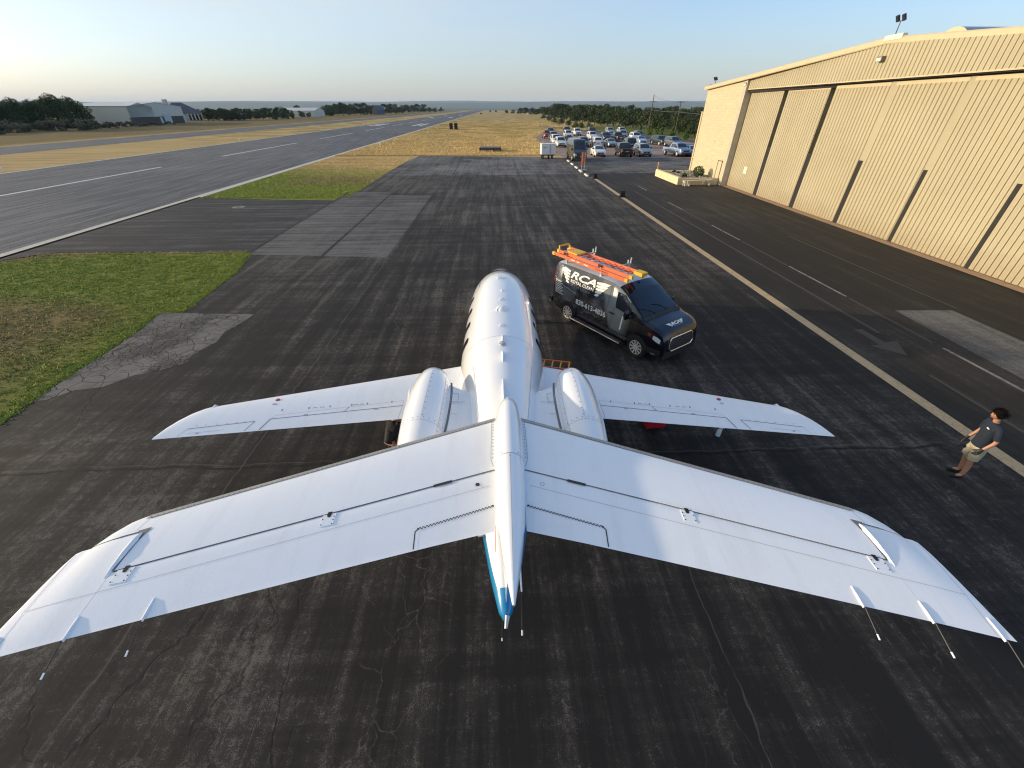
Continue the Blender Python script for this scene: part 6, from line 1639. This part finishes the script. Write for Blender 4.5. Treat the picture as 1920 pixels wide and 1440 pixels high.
# crouching worker under the left wing
cr = thing("person", "person in dark work clothes crouching behind the jet's left wing beside the engine", "person", (-2.55, 7.05, 0), R(60))
N = {'pelvis': (V((-.05, 0, .36)), (.12, .16)), 'waist': (V((.03, 0, .50)), (.11, .14)), 'chest': (V((.18, 0, .70)), (.12, .165)), 'neckb': (V((.27, 0, .83)), (.07, .09)), 'neck': (V((.32, 0, .88)), .05), 'skull': (V((.35, 0, .93)), .055),
     'shL': (V((.23, .165, .78)), .065), 'elL': (V((.36, .24, .56)), .045), 'wrL': (V((.56, .16, .52)), .03), 'shR': (V((.23, -.165, .78)), .065), 'elR': (V((.34, -.25, .55)), .045), 'wrR': (V((.50, -.14, .42)), .03),
     'hipL': (V((-.04, .10, .34)), .09), 'knL': (V((.36, .19, .46)), .062), 'anL': (V((.10, .19, .10)), .04), 'toL': (V((.26, .20, .05)), .035),
     'hipR': (V((-.04, -.10, .34)), .09), 'knR': (V((.32, -.22, .14)), .062), 'anR': (V((-.12, -.20, .10)), .04), 'toR': (V((-.18, -.2, .05)), .035)}
E_ = [('pelvis', 'waist'), ('waist', 'chest'), ('chest', 'neckb'), ('neckb', 'neck'), ('neck', 'skull'), ('chest', 'shL'), ('shL', 'elL'), ('elL', 'wrL'), ('chest', 'shR'), ('shR', 'elR'), ('elR', 'wrR'),
      ('pelvis', 'hipL'), ('hipL', 'knL'), ('knL', 'anL'), ('anL', 'toL'), ('pelvis', 'hipR'), ('hipR', 'knR'), ('knR', 'anR'), ('anR', 'toR')]
hand_nodes(N, E_, N['wrL'][0], V((.9, -.1, -.1)), V((0, -.6, .6)), V((0, -.3, -1)), 'L', root='wrL'); hand_nodes(N, E_, N['wrR'][0], V((.9, .1, -.2)), V((0, .6, .6)), V((0, .3, -1)), 'R', root='wrR')
mesh_obj(skin_mesh(N, E_, 'pelvis'), "body", M_SKIN, cr)
head_parts(cr, V((.38, 0, .99)), 0, 0, R(25), 1.0, True)
MDK = pm("dark_workwear", (0.012, 0.013, 0.016), .9, bump=.3, bscale=9)
S = {'a': (V((-.06, 0, .36)), (.145, .18)), 'b': (V((.04, 0, .50)), (.135, .165)), 'c': (V((.18, 0, .70)), (.14, .185)), 'd': (V((.265, 0, .82)), (.08, .11)), 'sL': (V((.23, .175, .78)), .078), 'tL': (V((.30, .215, .66)), .068), 'sR': (V((.23, -.175, .78)), .078), 'tR': (V((.29, -.22, .66)), .068)}
mesh_obj(skin_mesh(S, [('a', 'b'), ('b', 'c'), ('c', 'd'), ('c', 'sL'), ('sL', 'tL'), ('c', 'sR'), ('sR', 'tR')], 'b'), "t_shirt", MDK, cr)
S = {'p': (V((-.05, 0, .34)), (.14, .18)), 'l': (V((.18, .15, .41)), .095), 'l2': (V((.32, .185, .45)), .082), 'r': (V((.16, -.17, .24)), .095), 'r2': (V((.28, -.21, .17)), .08)}
mesh_obj(skin_mesh(S, [('p', 'l'), ('l', 'l2'), ('p', 'r'), ('r', 'r2')], 'p'), "shorts", pm("tan_shorts", (0.20, 0.10, 0.05), .9), cr)
for (hx_, hy_), (tx, ty) in (((.06, .19), (.28, .20)), ((-.16, -.2), (.02, -.2))):
    S = {'h': (V((hx_, hy_, .05)), .045), 't': (V((tx, ty, .04)), (.034, .042))}; mesh_obj(skin_mesh(S, [('h', 't')], 'h'), "shoe", M_SHOE, cr)

# loose kit round the jet
t = thing("tool_bin", "open red plastic bin on the pavement behind the right wing", "bin", (4.02, 7.86, 0)); t.rotation_euler = (0, 0, R(6))
m_ = MB(); MR_ = pm("red_plastic", (0.42, 0.015, 0.02), .4)
m_.box(-.24, -.16, 0, .24, .16, .02); 
for a_, b_, c_, d_ in ((-.26, -.18, .26, -.16), (-.26, .16, .26, .18), (-.26, -.16, -.24, .16), (.24, -.16, .26, .16)): m_.box(a_, b_, .021, c_, d_, .26)
m_.box(-.30, -.22, .261, .30, -.17, .285); m_.box(-.30, .17, .261, .30, .22, .285); m_.box(-.30, -.17, .261, -.25, .17, .285); m_.box(.25, -.17, .261, .30, .17, .285)
m_.build("bin_body", MR_, t)
t = thing("spray_bottle", "white spray bottle standing behind the trailing edge of the right wing", "bottle", (5.50, 7.35, 0))
m_ = MB(); m_.loft([[(r * math.cos(a_), r * math.sin(a_), z) for a_ in [math.tau * k / 18 for k in range(18)]] for r, z in ((.05, 0), (.055, .02), (.055, .17), (.022, .22), (.02, .25))]); m_.build("bottle_body", pm("bottle_plastic", (.62, .72, .78), .3), t, smooth=True)
m_ = MB(); m_.box(-.02, -.025, .25, .09, .025, .29); m_.box(.05, -.008, .18, .065, .008, .25); m_.build("trigger", M_DECAL, t)
t = thing("work_stand", "low orange-red work step lying beside the jet's right side below the van", "step stool", W(1034, 706)); t.rotation_euler = (0, 0, R(-14))
m_ = MB()
for y_ in (-.2, .2): m_.box(-.55, y_ - .02, .42, .55, y_ + .02, .47)
m_.build("rail", M_LORANGE, t)
for k in range(5): 
    m_ = MB(); m_.box(-.5 + k * .25 - .02, -.18, .43, -.5 + k * .25 + .02, .18, .46); m_.build("rung", M_LYEL, t)
for x in (-.45, .45):
    for y_ in (-.2, .2): m_ = MB(); m_.tube([(x, y_, .44), (x * 1.15, y_ * 1.2, 0)], .018, 6); m_.build("leg", M_LORANGE, t)

# ------------------------------------------------------------------ vegetation
M_BARK = pm("bark", (0.075, 0.058, 0.042), .95, var=.3, scale=5, bump=.6)
def leafmat(name, dark, light):
    n = NT(name); a = n.noise(0.9, 3); b = n.noise(7, 3)
    f = n.math('ADD', n.math('MULTIPLY', a, .55), n.math('MULTIPLY', b, .45))
    n.set("Base Color", n.mix(n.rng(f, .36, .64), dark, light)); n.set("Roughness", .65); n.set("Specular IOR Level", .25)
    return n.m
M_OAK = leafmat("live_oak_leaf", (0.020, 0.036, 0.013), (0.075, 0.105, 0.032))
M_CEDAR = leafmat("cedar_leaf", (0.016, 0.030, 0.015), (0.050, 0.075, 0.028))
M_SAP = leafmat("sapling_leaf", (0.06, 0.11, 0.02), (0.17, 0.25, 0.05))
M_BRUSH = leafmat("dry_brush_leaf", (0.085, 0.078, 0.045), (0.20, 0.18, 0.11))
M_SAGE = leafmat("sage_leaf", (0.07, 0.085, 0.045), (0.16, 0.18, 0.10))
def crown(seed, H, Rd, mat, nblob=14, per=110, ls=.26, low=.28, trunkh=None, cone=False):
    """unit helper: returns (crown mesh object, trunk mesh object) data at the origin"""
    rr = random.Random(seed); mb = MB(); bl = []
    for k in range(nblob):
        if cone: t = rr.random(); z = H * lerp(low, .95, t); r = Rd * (1 - t) ** .8 * rr.uniform(.2, .7); a_ = rr.random() * math.tau; br = Rd * lerp(.42, .14, t)
        else:
            a_ = rr.random() * math.tau; t = rr.random(); z = H * lerp(low + .12, .84, t); r = Rd * math.sqrt(rr.random()) * (1 - .5 * abs(t - .4)) * .78; br = Rd * rr.uniform(.26, .46)
        bl.append((V((r * math.cos(a_), r * math.sin(a_), z)), br))
    for c, br in bl: leafball(mb, c, br, per, ls, rr, squash=.72 if not cone else 1.1, inner=.35)
    c_ = (mb, bl)
    tb = MB(); th = H * .45
    tb.tube([(0, 0, -.1), (.05 * H * .1, 0, th * .5), (-.03 * H * .2, .03 * H * .1, th), (0, 0, H * .7)], [H * .032, H * .026, H * .02, H * .008], 8)
    for c, br in bl[:6]: tb.tube([(0, 0, th * rr.uniform(.6, 1.0)), tuple(c * .55 + V((0, 0, th * .35))), tuple(c)], [H * .014, H * .009, H * .003], 6)
    return mb, tb
TP = {}
def tree(kind, loc, h, label, group, rz=None, name="tree", cat="tree", wide=1.0):
    if kind not in TP:
        sd_, H0, R0, mat, nb, per, ls, cone, low = TK[kind]
        root = thing(name, label, cat, (0, 0, 0), group=group); mb, tb = crown(sd_, H0, R0, mat, nb, per, ls, cone=cone, low=low)
        mb.build("crown", mat, root); tb.build("trunk", M_BARK, root, smooth=True)
        TP[kind] = [root, kids_of(root), H0, False]
    root, kd, H0, used = TP[kind]; s_ = h / H0
    a_ = random.random() * math.tau if rz is None else rz
    if not used: root.location = loc; root.rotation_euler = (0, 0, a_); root.scale = (s_ * wide, s_ * wide, s_); TP[kind][3] = True; o = root
    else: o = copy_tree(root, kd, loc, a_, scale=(s_ * wide, s_ * wide, s_)); o.name = name
    o["label"] = label; o["category"] = cat
    if group: o["group"] = group
    elif "group" in o: del o["group"]
    return o
TK = {'oakA': (1, 8, 4.6, M_OAK, 20, 150, .24, False, .12), 'oakB': (2, 8, 4.2, M_OAK, 17, 160, .24, False, .10), 'oakC': (3, 9, 4.4, M_CEDAR, 18, 150, .24, False, .08), 'cedA': (4, 7, 2.8, M_CEDAR, 15, 150, .2, True, .06),
      'oakD': (9, 8, 5.0, M_OAK, 24, 140, .24, False, .10), 'sap': (5, 3.6, 1.05, M_SAP, 16, 110, .12, True, .05), 'brA': (6, 3, 2.4, M_BRUSH, 13, 150, .16, False, .0), 'brB': (7, 3, 2.2, M_SAGE, 12, 150, .16, False, .0), 'bigoak': (8, 14, 8.0, M_OAK, 34, 210, .30, False, .12)}
rw = random.Random(21)
def nth(k, n):
    if k == n - 1: return "rightmost"
    w_ = ["leftmost", "second from the left", "third from the left"]
    return w_[k] if k < 3 else "%dth from the left" % (k + 1) if (k + 1) % 10 not in (1, 2, 3) or k < 20 else "%d%s from the left" % (k + 1, {1: "st", 2: "nd", 3: "rd"}[(k + 1) % 10])
# woods beyond the car park, front line first
def edge_pt(px, py): return W(px, py)
front = []
for q_, (px, base, topy, kind) in enumerate([(1012, 222, 205, 'oakB'), (1024, 226, 199, 'oakA'), (1036, 229, 196, 'oakD'), (1046, 232, 192, 'oakC'), (1058, 234, 199, 'oakB'), (1069, 236, 197, 'oakA'), (1080, 238, 201, 'oakD'), (1092, 239, 196, 'oakC'), (1103, 241, 199, 'oakA'),
                         (1115, 242, 195, 'oakB'), (1126, 243, 201, 'oakD'), (1138, 244, 198, 'oakC'), (1150, 245, 202, 'oakA'), (1160, 246, 197, 'oakB'), (1172, 247, 203, 'oakD'), (1186, 248, 199, 'oakC'), (1200, 249, 204, 'oakA'), (1214, 251, 202, 'oakB'), (1229, 253, 208, 'oakD'),
                         (1243, 255, 204, 'oakC'), (1258, 257, 210, 'oakA'), (1272, 259, 208, 'oakB'), (1287, 261, 214, 'oakD'), (1301, 264, 212, 'oakC'), (1316, 266, 217, 'oakA'), (1330, 269, 214, 'oakB')]):
    b = W(px, base - 8); z0 = -0.02 if b.x < 75 else terrain_z(b.x, b.y)
    h = max(3.5, height_over(px, topy, b)); b.z = z0
    tree(kind, b, h, "dense oak in the woods' front line behind the car park, " + nth(q_, 26), "front line of the woods behind the car park", wide=1.0)
for k in range(70):
    px = rw.uniform(1000, 1345); f = rw.random(); base = lerp(interp([(1000, 214), (1045, 219), (1200, 231), (1345, 244)], px), 214, f ** .7)
    b = W(px, base); b.z = min(-.02, terrain_z(b.x, b.y)); topy = interp([(1000, 203), (1045, 193), (1100, 193), (1160, 197), (1200, 199), (1330, 197)], px) + rw.uniform(-3, 8)
    h = min(13, max(4, height_over(px, topy, b) - b.z)); tree(rw.choice(['oakA', 'oakB', 'oakC', 'oakD']), b, h, "dark oak crown showing over the front line of the woods", "crowns deeper in the woods", wide=1.1)
for q_, (px, base, topy) in enumerate([(919, 211, 207.5), (930, 211, 207), (950, 213, 206), (962, 213.5, 205), (975, 214, 202), (985, 214.5, 200.5), (996, 215, 202), (1006, 216, 203)]):
    b = W(px, base); tree(rw.choice(['oakB', 'oakC']), V((b.x, b.y, -.02)), max(4, height_over(px, topy, b)), "small dark tree in the far row closing the straw field, " + nth(q_, 8), "far row of trees at the field edge", wide=1.3)
# one soft mass for the country beyond
mb = MB(); rr = random.Random(4)
for k in range(900):
    y = rr.uniform(300, 1500); x = rr.uniform(70, 70 + y * 1.1)
    if x < 60: continue
    z = terrain_z(x, y); s_ = rr.uniform(3.0, 5.5)
    leafball(mb, (x, y, z + s_ * .9), s_ * 1.15, 34, 1.5, rr, squash=.75)
for k in range(700):
    y = rr.uniform(320, 1650); x = rr.uniform(-160 - y * .9, -150)
    z = terrain_z(x, y); s_ = rr.uniform(2.6, 4.4)
    leafball(mb, (x, y, z + s_ * .8), s_ * 1.2, 30, 1.5, rr, squash=.7)
tag(mb.build("woodland", M_CEDAR), kind="stuff", label="far-off scrub woodland either side of the airfield")
# rocky scar and bushes at the wood's left end
mb = MB(); rr = random.Random(9)
for k in range(60):
    b = W(rr.uniform(985, 1012), rr.uniform(211, 215)); s_ = rr.uniform(.4, 1.3); mb.box(-s_, -s_ * .7, 0, s_, s_ * .7, s_ * 1.2, 0, Matrix.Translation((b.x, b.y, -.3)) @ Matrix.Rotation(rr.random() * 3, 4, V((rr.random(), rr.random(), 1))))
tag(mb.build("rock_bank", pm("pale_limestone", (.45, .36, .24), .95, var=.3)), "pale rocky bank at the left end of the woods", "rocks")
for i, (px, py, h) in enumerate([(1018, 222, 3.6), (1030, 226, 3.4), (1040, 230, 3.0), (1052, 232, 3.0), (1066, 235, 2.6), (1078, 239, 2.6), (1090, 240, 2.2), (1104, 242, 2.2)]):
    b = W(px, py); tree('brB', V((b.x, b.y, -.02)), h, "olive green bush at the foot of the woods, " + nth(i, 8), "bushes along the foot of the woods", name="bush", cat="bush")
for i, px in enumerate([1200, 1219, 1232, 1238, 1259, 1285, 1308, 1322]):
    py = [250, 252, 252.5, 255, 257, 262, 265.5, 267][i]; b = W(px - 0, py)
    lab = ["leftmost", "second", "third", "fourth", "fifth", "sixth", "seventh", "rightmost"][i]
    tree('sap', V((b.x, b.y, -.02)), [3.3, 4.0, 3.1, 3.2, 3.6, 3.4, 3.6, 3.0][i], "bright green sapling on the grass verge, %s of the row by the utility poles" % lab, "saplings on the verge", name="sapling", cat="tree")
# left side: big trees, brush, row behind
for px, base, topy, kind, lab in [(-30, 252, 176, 'bigoak', 'a'), (12, 251, 177, 'bigoak', 'b'), (48, 250, 180, 'bigoak', 'c'), (82, 249, 184, 'bigoak', 'd'), (118, 247, 172, 'bigoak', 'x'), (148, 245, 178, 'bigoak', 'y'), (166, 243, 192, 'bigoak', 'z')]:
    b = W(px, base - 6); h = height_over(px, topy, b)
    lb = {"a": "oak of the left clump cut by the picture's left edge", "b": "broad dark oak at the left end of the left clump", "c": "dark oak in the middle of the left clump", "d": "lower oak of the left clump just left of the tallest one", 'x': "tallest dark oak of the left clump, its top above all others", 'y': "wide dark oak next to the pale metal building", 'z': "lower dark oak touching the end wall of the pale metal building"}[lab]
    tree(kind, V((b.x, b.y, -.02)), h, lb, "dense oak clump at the left edge" if lab is None else None, wide=.85)
rr = random.Random(31)
for k in range(46):
    px = -40 + 370 * (k + rr.random()) / 46; t = rr.random(); py = lerp(interp([(-40, 254), (170, 244), (330, 235)], px), interp([(-40, 244), (170, 237), (330, 231)], px), t)
    b = W(px, py); tree('brA' if rr.random() < .65 else 'brB', V((b.x, b.y, -.02)), rr.uniform(2.2, 3.8) * (.36 if px > 250 else .6 if px > 172 else 1), "scrub bush in the brush belt beyond the taxiway, " + nth(k, 46), "scrub bushes beyond the taxiway", name="bush", cat="bush", wide=1.25)
for k, (px, base, topy) in enumerate([(392, 228, 205), (401, 228, 200), (412, 228, 203), (423, 227.5, 201), (434, 227, 203), (446, 227, 200), (458, 226, 205), (470, 226, 206), (482, 225, 206), (494, 225, 203), (506, 224, 200), (517, 223.5, 202), (528, 223, 199), (539, 222.5, 201), (548, 222, 205)]):
    b = W(px, base - 1); h = height_over(px, topy, b); tree(rr.choice(['oakA', 'oakB', 'oakC', 'oakD']), V((b.x, b.y, -.02)), h, "dark tree between the slate-roofed house and the barn, " + nth(k, 15), "trees between house and barn")
for k, (px, base, topy) in enumerate([(612, 218, 197), (622, 217.5, 194), (633, 217, 193), (644, 217, 190.5), (655, 216.5, 194), (666, 216, 193), (676, 216, 192), (687, 215.5, 191), (697, 215, 195), (707, 214.8, 199), (724, 214.5, 193), (734, 214, 193), (744, 213.6, 194), (755, 213, 196), (765, 213, 195), (775, 212.5, 195), (785, 212, 193.5), (795, 212, 194), (805, 211.5, 200), (816, 211, 201), (827, 210.5, 200.5)]):
    b = W(px, base - .5); h = height_over(px, topy, b); tree(rr.choice(['oakA', 'oakB', 'oakC', 'oakD']), V((b.x, b.y, -.02)), h, "dark tree in the row right of the small barn, " + nth(k, 21), "trees right of the barn")
for k, (px, base, topy) in enumerate([(560, 219, 196), (567, 219.5, 207), (580, 219.5, 210)]):
    b = W(px, base if k else 215); h = height_over(px, topy, b); tree('oakB' if k == 0 else 'brB', V((b.x, b.y, -.02)), h, ["tree whose crown rises behind the small barn", "pale green bush in front of the barn's left corner", "green bush under the barn's long eave"][k], None, name="tree" if k == 0 else "bush", cat="tree" if k == 0 else "bush")

# ------------------------------------------------------------------ utility poles and wires
M_POLE = pm("pole_wood", (0.11, 0.085, 0.065), .9, var=.25)
M_WIRE = pm("wire", (0.10, 0.10, 0.10), .6)
pa, pb = W(1215.5, 246), W(1265, 252)
ha, hb = height_over(1231.7, 177.5, pa), height_over(1279, 189.2, pb)
ta = thing("utility_pole", "taller wooden utility pole, left of the two, with guy wires and a low crossarm", "utility pole", pa)
m_ = MB(); m_.tube([(0, 0, -.2), (0, 0, ha)], [.19, .12], 10); m_.build("pole", M_POLE, ta)
m_ = MB(); m_.box(-1.3, -.06, ha * .81, 1.3, .06, ha * .81 + .14); m_.build("crossarm", M_POLE, ta)
for z, dx in ((ha * .45, -7.5), (ha * .62, -16)):
    m_ = MB(); m_.tube([(0, 0, z), (dx * .35, 9 * (dx / -16), 0)], .035, 5); m_.build("guy_wire", M_WIRE, ta)
m_ = MB(); m_.tube([(-.9, -1, 0), (0, 0, ha * .62)], [.16, .12], 8); m_.build("brace_pole", M_POLE, ta)
tb_ = thing("utility_pole", "shorter wooden utility pole, right of the two, with its crossarm at the very top", "utility pole", pb)
m_ = MB(); m_.tube([(0, 0, -.2), (0, 0, hb)], [.18, .11], 10); m_.build("pole", M_POLE, tb_)
m_ = MB(); m_.box(-1.3, -.06, hb - .35, 1.3, .06, hb - .2); m_.build("crossarm", M_POLE, tb_)
for x in (-1.2, -.6, .6, 1.2): m_ = MB(); m_.disc((x, 0, hb - .2), (0, 0, 1), .05, 8, thick=.22); m_.build("insulator", M_GALV, tb_)
def wire(a, b, sag, r, label):
    pts = [a.lerp(b, t) - V((0, 0, sag * 4 * t * (1 - t))) for t in frange(0, 1, 14)]; m_ = MB(); m_.tube(pts, r, 5); o = m_.build("power_line", M_WIRE); tag(o, label, "power line")
wire(pa + V((0, 0, ha - .2)), pb + V((-.6, 0, hb)), .6, .03, "thin power line from the taller pole's top down to the shorter pole")
wire(pb + V((.6, 0, hb)), V((66, 100, 7.4)), .8, .03, "thin power line leaving the shorter pole's top toward the hangar")
z_ = ha * .60
wire(pa + V((0, 0, z_)), V((57, 146.7, 5.9)), .2, .05, "thick pale cable strung low between the two poles")
wire(V((57, 146.7, 5.9)), V((62, 100, 5.2)), .3, .05, "thick pale cable running on from the shorter pole behind the hangar")

# ------------------------------------------------------------------ buildings beyond the runway
M_PALEW = pm("pale_metal_wall", (0.60, 0.54, 0.43), .6, var=.06); M_BRICKW = pm("brown_wainscot", (0.10, 0.06, 0.045), .9, var=.2)
M_RF = pm("pale_roof", (0.5, 0.5, 0.49), .45, metal=.3); M_SLATE = pm("slate_roof", (0.07, 0.075, 0.095), .7, var=.2); M_WALLW = pm("render_wall", (0.55, 0.50, 0.44), .8)
def P3(o, d, n_, s_, t, z): v = o + d * s_ + n_ * t; return V((v.x, v.y, z))
def gable_house(name, label, cat, a, b, depth, he, hr, wallm, roofm, wains=None, ridge_along=True, doors=(), nvec=None):
    """a,b: ground points of the front wall"""
    d = (b - a); l = d.length; d.normalize(); n_ = V((-d.y, d.x, 0))
    if n_.dot(a) < 0: n_ = -n_
    if nvec is not None: n_ = nvec
    root = thing(name, label, cat, ((a + b) / 2)); o = (a - (a + b) / 2)
    m_ = MB()
    f0, f1, k1, k0 = [P3(o, d, n_, s_, t, 0) for s_, t in ((0, 0), (l, 0), (l, depth), (0, depth))]
    up = lambda p, z: V((p.x, p.y, z))
    if ridge_along:
        m0, m1 = (f0 + k0) / 2, (f1 + k1) / 2
        m_.add([f0, f1, up(f1, he), up(f0, he)], [(0, 1, 2, 3)]); m_.add([k0, k1, up(k1, he), up(k0, he)], [(0, 1, 2, 3)])
        m_.add([f0, up(f0, he), up(m0, hr), up(k0, he), k0], [(0, 1, 2, 3, 4)]); m_.add([f1, up(f1, he), up(m1, hr), up(k1, he), k1], [(0, 1, 2, 3, 4)])
        R_ = [(up(f0 - n_ * .4, he - .1), up(f1 - n_ * .4, he - .1), up(m1, hr + .15), up(m0, hr + .15)), (up(k0 + n_ * .4, he - .1), up(k1 + n_ * .4, he - .1), up(m1, hr + .15), up(m0, hr + .15))]
    else:
        m0, m1 = (f0 + f1) / 2, (k0 + k1) / 2
        m_.add([f0, f1, up(f1, he), up(m0, hr), up(f0, he)], [(0, 1, 2, 3, 4)]); m_.add([k0, k1, up(k1, he), up(m1, hr), up(k0, he)], [(0, 1, 2, 3, 4)])
        m_.add([f0, k0, up(k0, he), up(f0, he)], [(0, 1, 2, 3)]); m_.add([f1, k1, up(k1, he), up(f1, he)], [(0, 1, 2, 3)])
        R_ = [(up(f0 - d * .3 - n_ * .2, he), up(k0 - d * .3, he), up(m1, hr + .12), up(m0 - n_ * .2, hr + .12)), (up(f1 + d * .3 - n_ * .2, he), up(k1 + d * .3, he), up(m1, hr + .12), up(m0 - n_ * .2, hr + .12))]
    m_.build("wall", wallm, root)
    m_ = MB()
    for q in R_: m_.add(list(q) + [p - V((0, 0, .12)) for p in q], [(0, 1, 2, 3), (4, 5, 6, 7), (0, 1, 5, 4), (1, 2, 6, 5), (2, 3, 7, 6), (3, 0, 4, 7)])
    m_.build("roof", roofm, root)
    if wains:
        m_ = MB()
        for s0, s1 in wains[1]: m_.add([P3(o, d, n_, s0, -.03, 0), P3(o, d, n_, s1, -.03, 0), P3(o, d, n_, s1, -.03, wains[2]), P3(o, d, n_, s0, -.03, wains[2])], [(0, 1, 2, 3)])
        m_.build("wainscot", wains[0], root)
    for s0, s1, z1, mt, nm in doors:
        m_ = MB(); m_.add([P3(o, d, n_, s0, -.08, 0), P3(o, d, n_, s1, -.08, 0), P3(o, d, n_, s1, -.08, z1), P3(o, d, n_, s0, -.08, z1)], [(0, 1, 2, 3)])
        m_.add([P3(o, d, n_, s0 - .2, -.1, z1), P3(o, d, n_, s1 + .2, -.1, z1), P3(o, d, n_, s1 + .2, -.1, z1 + .25), P3(o, d, n_, s0 - .2, -.1, z1 + .25)], [(0, 1, 2, 3)])
        m_.build(nm, mt, root)
    return root, o, d, n_, l
MD = pm("pale_door", (0.50, 0.48, 0.45), .6)
a, b = W(252, 235.5), W(350, 229.5)
he = height_over(344, 199.5, b); hr = height_over(288, 192, (a + b) / 2)
root, o, d, n_, l = gable_house("metal_building", "wide pale metal building with a brown base and two pale doors beyond the runway", "building", a, b, 26, he, he + 1.6, M_PALEW, M_RF,
    (M_BRICKW, [(0, 1000)], 3.0), False, [])
for c in root.children:
    if c.name.startswith("wainscot"): bpy.data.objects.remove(c)
m_ = MB(); m_.add([P3(o, d, n_, 0, -.12, 0), P3(o, d, n_, l, -.12, 0), P3(o, d, n_, l, -.12, he * .42), P3(o, d, n_, 0, -.12, he * .42)], [(0, 1, 2, 3)]); m_.build("wainscot", M_BRICKW, root)
for s0, s1, z1 in ((l * .48, l * .52, .38), (l * .56, l * .70, .55), (l * .96, l * .995, .45)):
    m_ = MB(); m_.box(0, -.3, 0, (s1 - s0), -.05, he * z1); ang = math.atan2(d.y, d.x); Mx = Matrix.Translation(P3(o, d, n_, s0, 0, 0)) @ Matrix.Rotation(ang, 4, 'Z')
    sg = -1 if n_.dot(V((-d.y, d.x, 0))) > 0 else 1
    m_.v = [tuple(Mx @ V((x, y if sg < 0 else -y, z))) for x, y, z in m_.v]; m_.build("door", MD, root)
# left wing of the same building
a2, b2 = W(182, 233), W(252, 235.5)
he2 = height_over(183, 199, a2)
root2, o2, d2, n2, l2 = gable_house("metal_annex", "lower pale metal annex with one big door joined to the left of the metal building", "building", a2, b2 , 22, he * .96, he + 1.3, M_PALEW, M_RF, None, True, [], nvec=d.copy())
m_ = MB(); m_.add([P3(o2, d2, n2, -.3, -.5, 0), P3(o2, d2, n2, l2, -.5, 0), P3(o2, d2, n2, l2, -.5, he * .42), P3(o2, d2, n2, -.3, -.5, he * .42)], [(0, 1, 2, 3)]); m_.build("wainscot", M_BRICKW, root2)
m_ = MB(); m_.add([P3(o2, d2, n2, l2 * .64, -.8, 0), P3(o2, d2, n2, l2 * .84, -.8, 0), P3(o2, d2, n2, l2 * .84, -.8, he * .52), P3(o2, d2, n2, l2 * .64, -.8, he * .52)], [(0, 1, 2, 3)]); m_.build("door", MD, root2)
# slate roofed house behind
a3, b3 = W(318, 227), W(384, 226)
hr3 = height_over(352, 192, (a3 + b3) / 2 + V((0, 0, 0)))
c3 = (a3 + b3) / 2; d3 = (b3 - a3); L3 = d3.length; d3.normalize(); n3 = V((-d3.y, d3.x, 0)); n3 = n3 if n3.dot(a3) > 0 else -n3
hs = thing("stone_house", "dark slate-roofed house with a pale chimney behind the metal building", "house", c3)
o3 = a3 - c3; he3 = hr3 * .42
m_ = MB()
pts = [P3(o3, d3, n3, s_, t, 0) for s_, t in ((0, 0), (L3, 0), (L3, 16), (0, 16))]
m_.add(pts + [V((p.x, p.y, he3)) for p in pts], [(0, 1, 5, 4), (1, 2, 6, 5), (2, 3, 7, 6), (3, 0, 4, 7)]); m_.build("wall", M_WALLW, hs)
m_ = MB(); e = [P3(o3, d3, n3, s_, t, he3 - .1) for s_, t in ((-1, -1), (L3 + 1.2, -1), (L3 + 1.2, 17), (-1, 17))]; r0, r1 = P3(o3, d3, n3, 6, 8, hr3), P3(o3, d3, n3, L3 * .58, 8, hr3)
m_.add(e + [r0, r1], [(0, 1, 5, 4), (1, 2, 5), (2, 3, 4, 5), (3, 0, 4), (0, 1, 2, 3)]); rf = m_.build("roof", M_SLATE, hs)
m_ = MB(); q = P3(o3, d3, n3, L3 * .12, 5, 0); m_.box(q.x - 1.1, q.y - .8, hr3 * .6, q.x + 1.1, q.y + .8, hr3 + 1.6); m_.build("chimney", M_WALLW, rf)
m_ = MB()
for f in (.56, .66, .76, .86, .96): q = P3(o3, d3, n3, L3 * f, -.6, 0); m_.box(q.x - .3, q.y - .3, 0, q.x + .3, q.y + .3, he3 - .15)
m_.build("porch_posts", M_PALEW, hs)
m_ = MB()
for f in (.60, .70, .80, .90): m_.add([P3(o3, d3, n3, L3 * f - 1.2, -.05, .2), P3(o3, d3, n3, L3 * f + 1.4, -.05, .2), P3(o3, d3, n3, L3 * f + 1.4, -.05, he3 * .8), P3(o3, d3, n3, L3 * f - 1.2, -.05, he3 * .8)], [(0, 1, 2, 3)])
m_.build("windows", M_GLASSB, hs)
# small barn and a far house
a4, b4 = W(592, 219), W(610, 218.2)
h4 = height_over(598, 203.5, a4)
gable_house("barn", "small pale gabled barn among the trees beyond the runway", "barn", a4, b4, 42, height_over(592, 207.5, a4), h4 + 0.6, M_PALEW, M_RF, None, False, [])
a5, b5 = W(708, 214.8), W(722, 214.4)
gable_house("far_house", "tiny blue-roofed house peeping out of the far tree row", "house", a5, b5, 7, height_over(712, 207, a5), height_over(714, 197.5, a5), M_SLATE, M_SLATE, None, True, [])

# ------------------------------------------------------------------ air
if True:
    n_ = bpy.data.materials.new("haze_air"); n_.use_nodes = True; t_ = n_.node_tree; t_.nodes.clear()
    out = t_.nodes.new("ShaderNodeOutputMaterial"); pv = t_.nodes.new("ShaderNodeVolumePrincipled")
    pv.inputs["Color"].default_value = (0.62, 0.80, 1.0, 1); pv.inputs["Density"].default_value = 0.00005; pv.inputs["Anisotropy"].default_value = 0.0
    t_.links.new(pv.outputs[0], out.inputs["Volume"])
    mb = MB(); mb.box(-20500, -3500, -125, 16500, 17500, 190); hz = mb.build("haze", n_, fix=True); hz["kind"] = "stuff"; hz["label"] = "thin summer haze over the airfield"
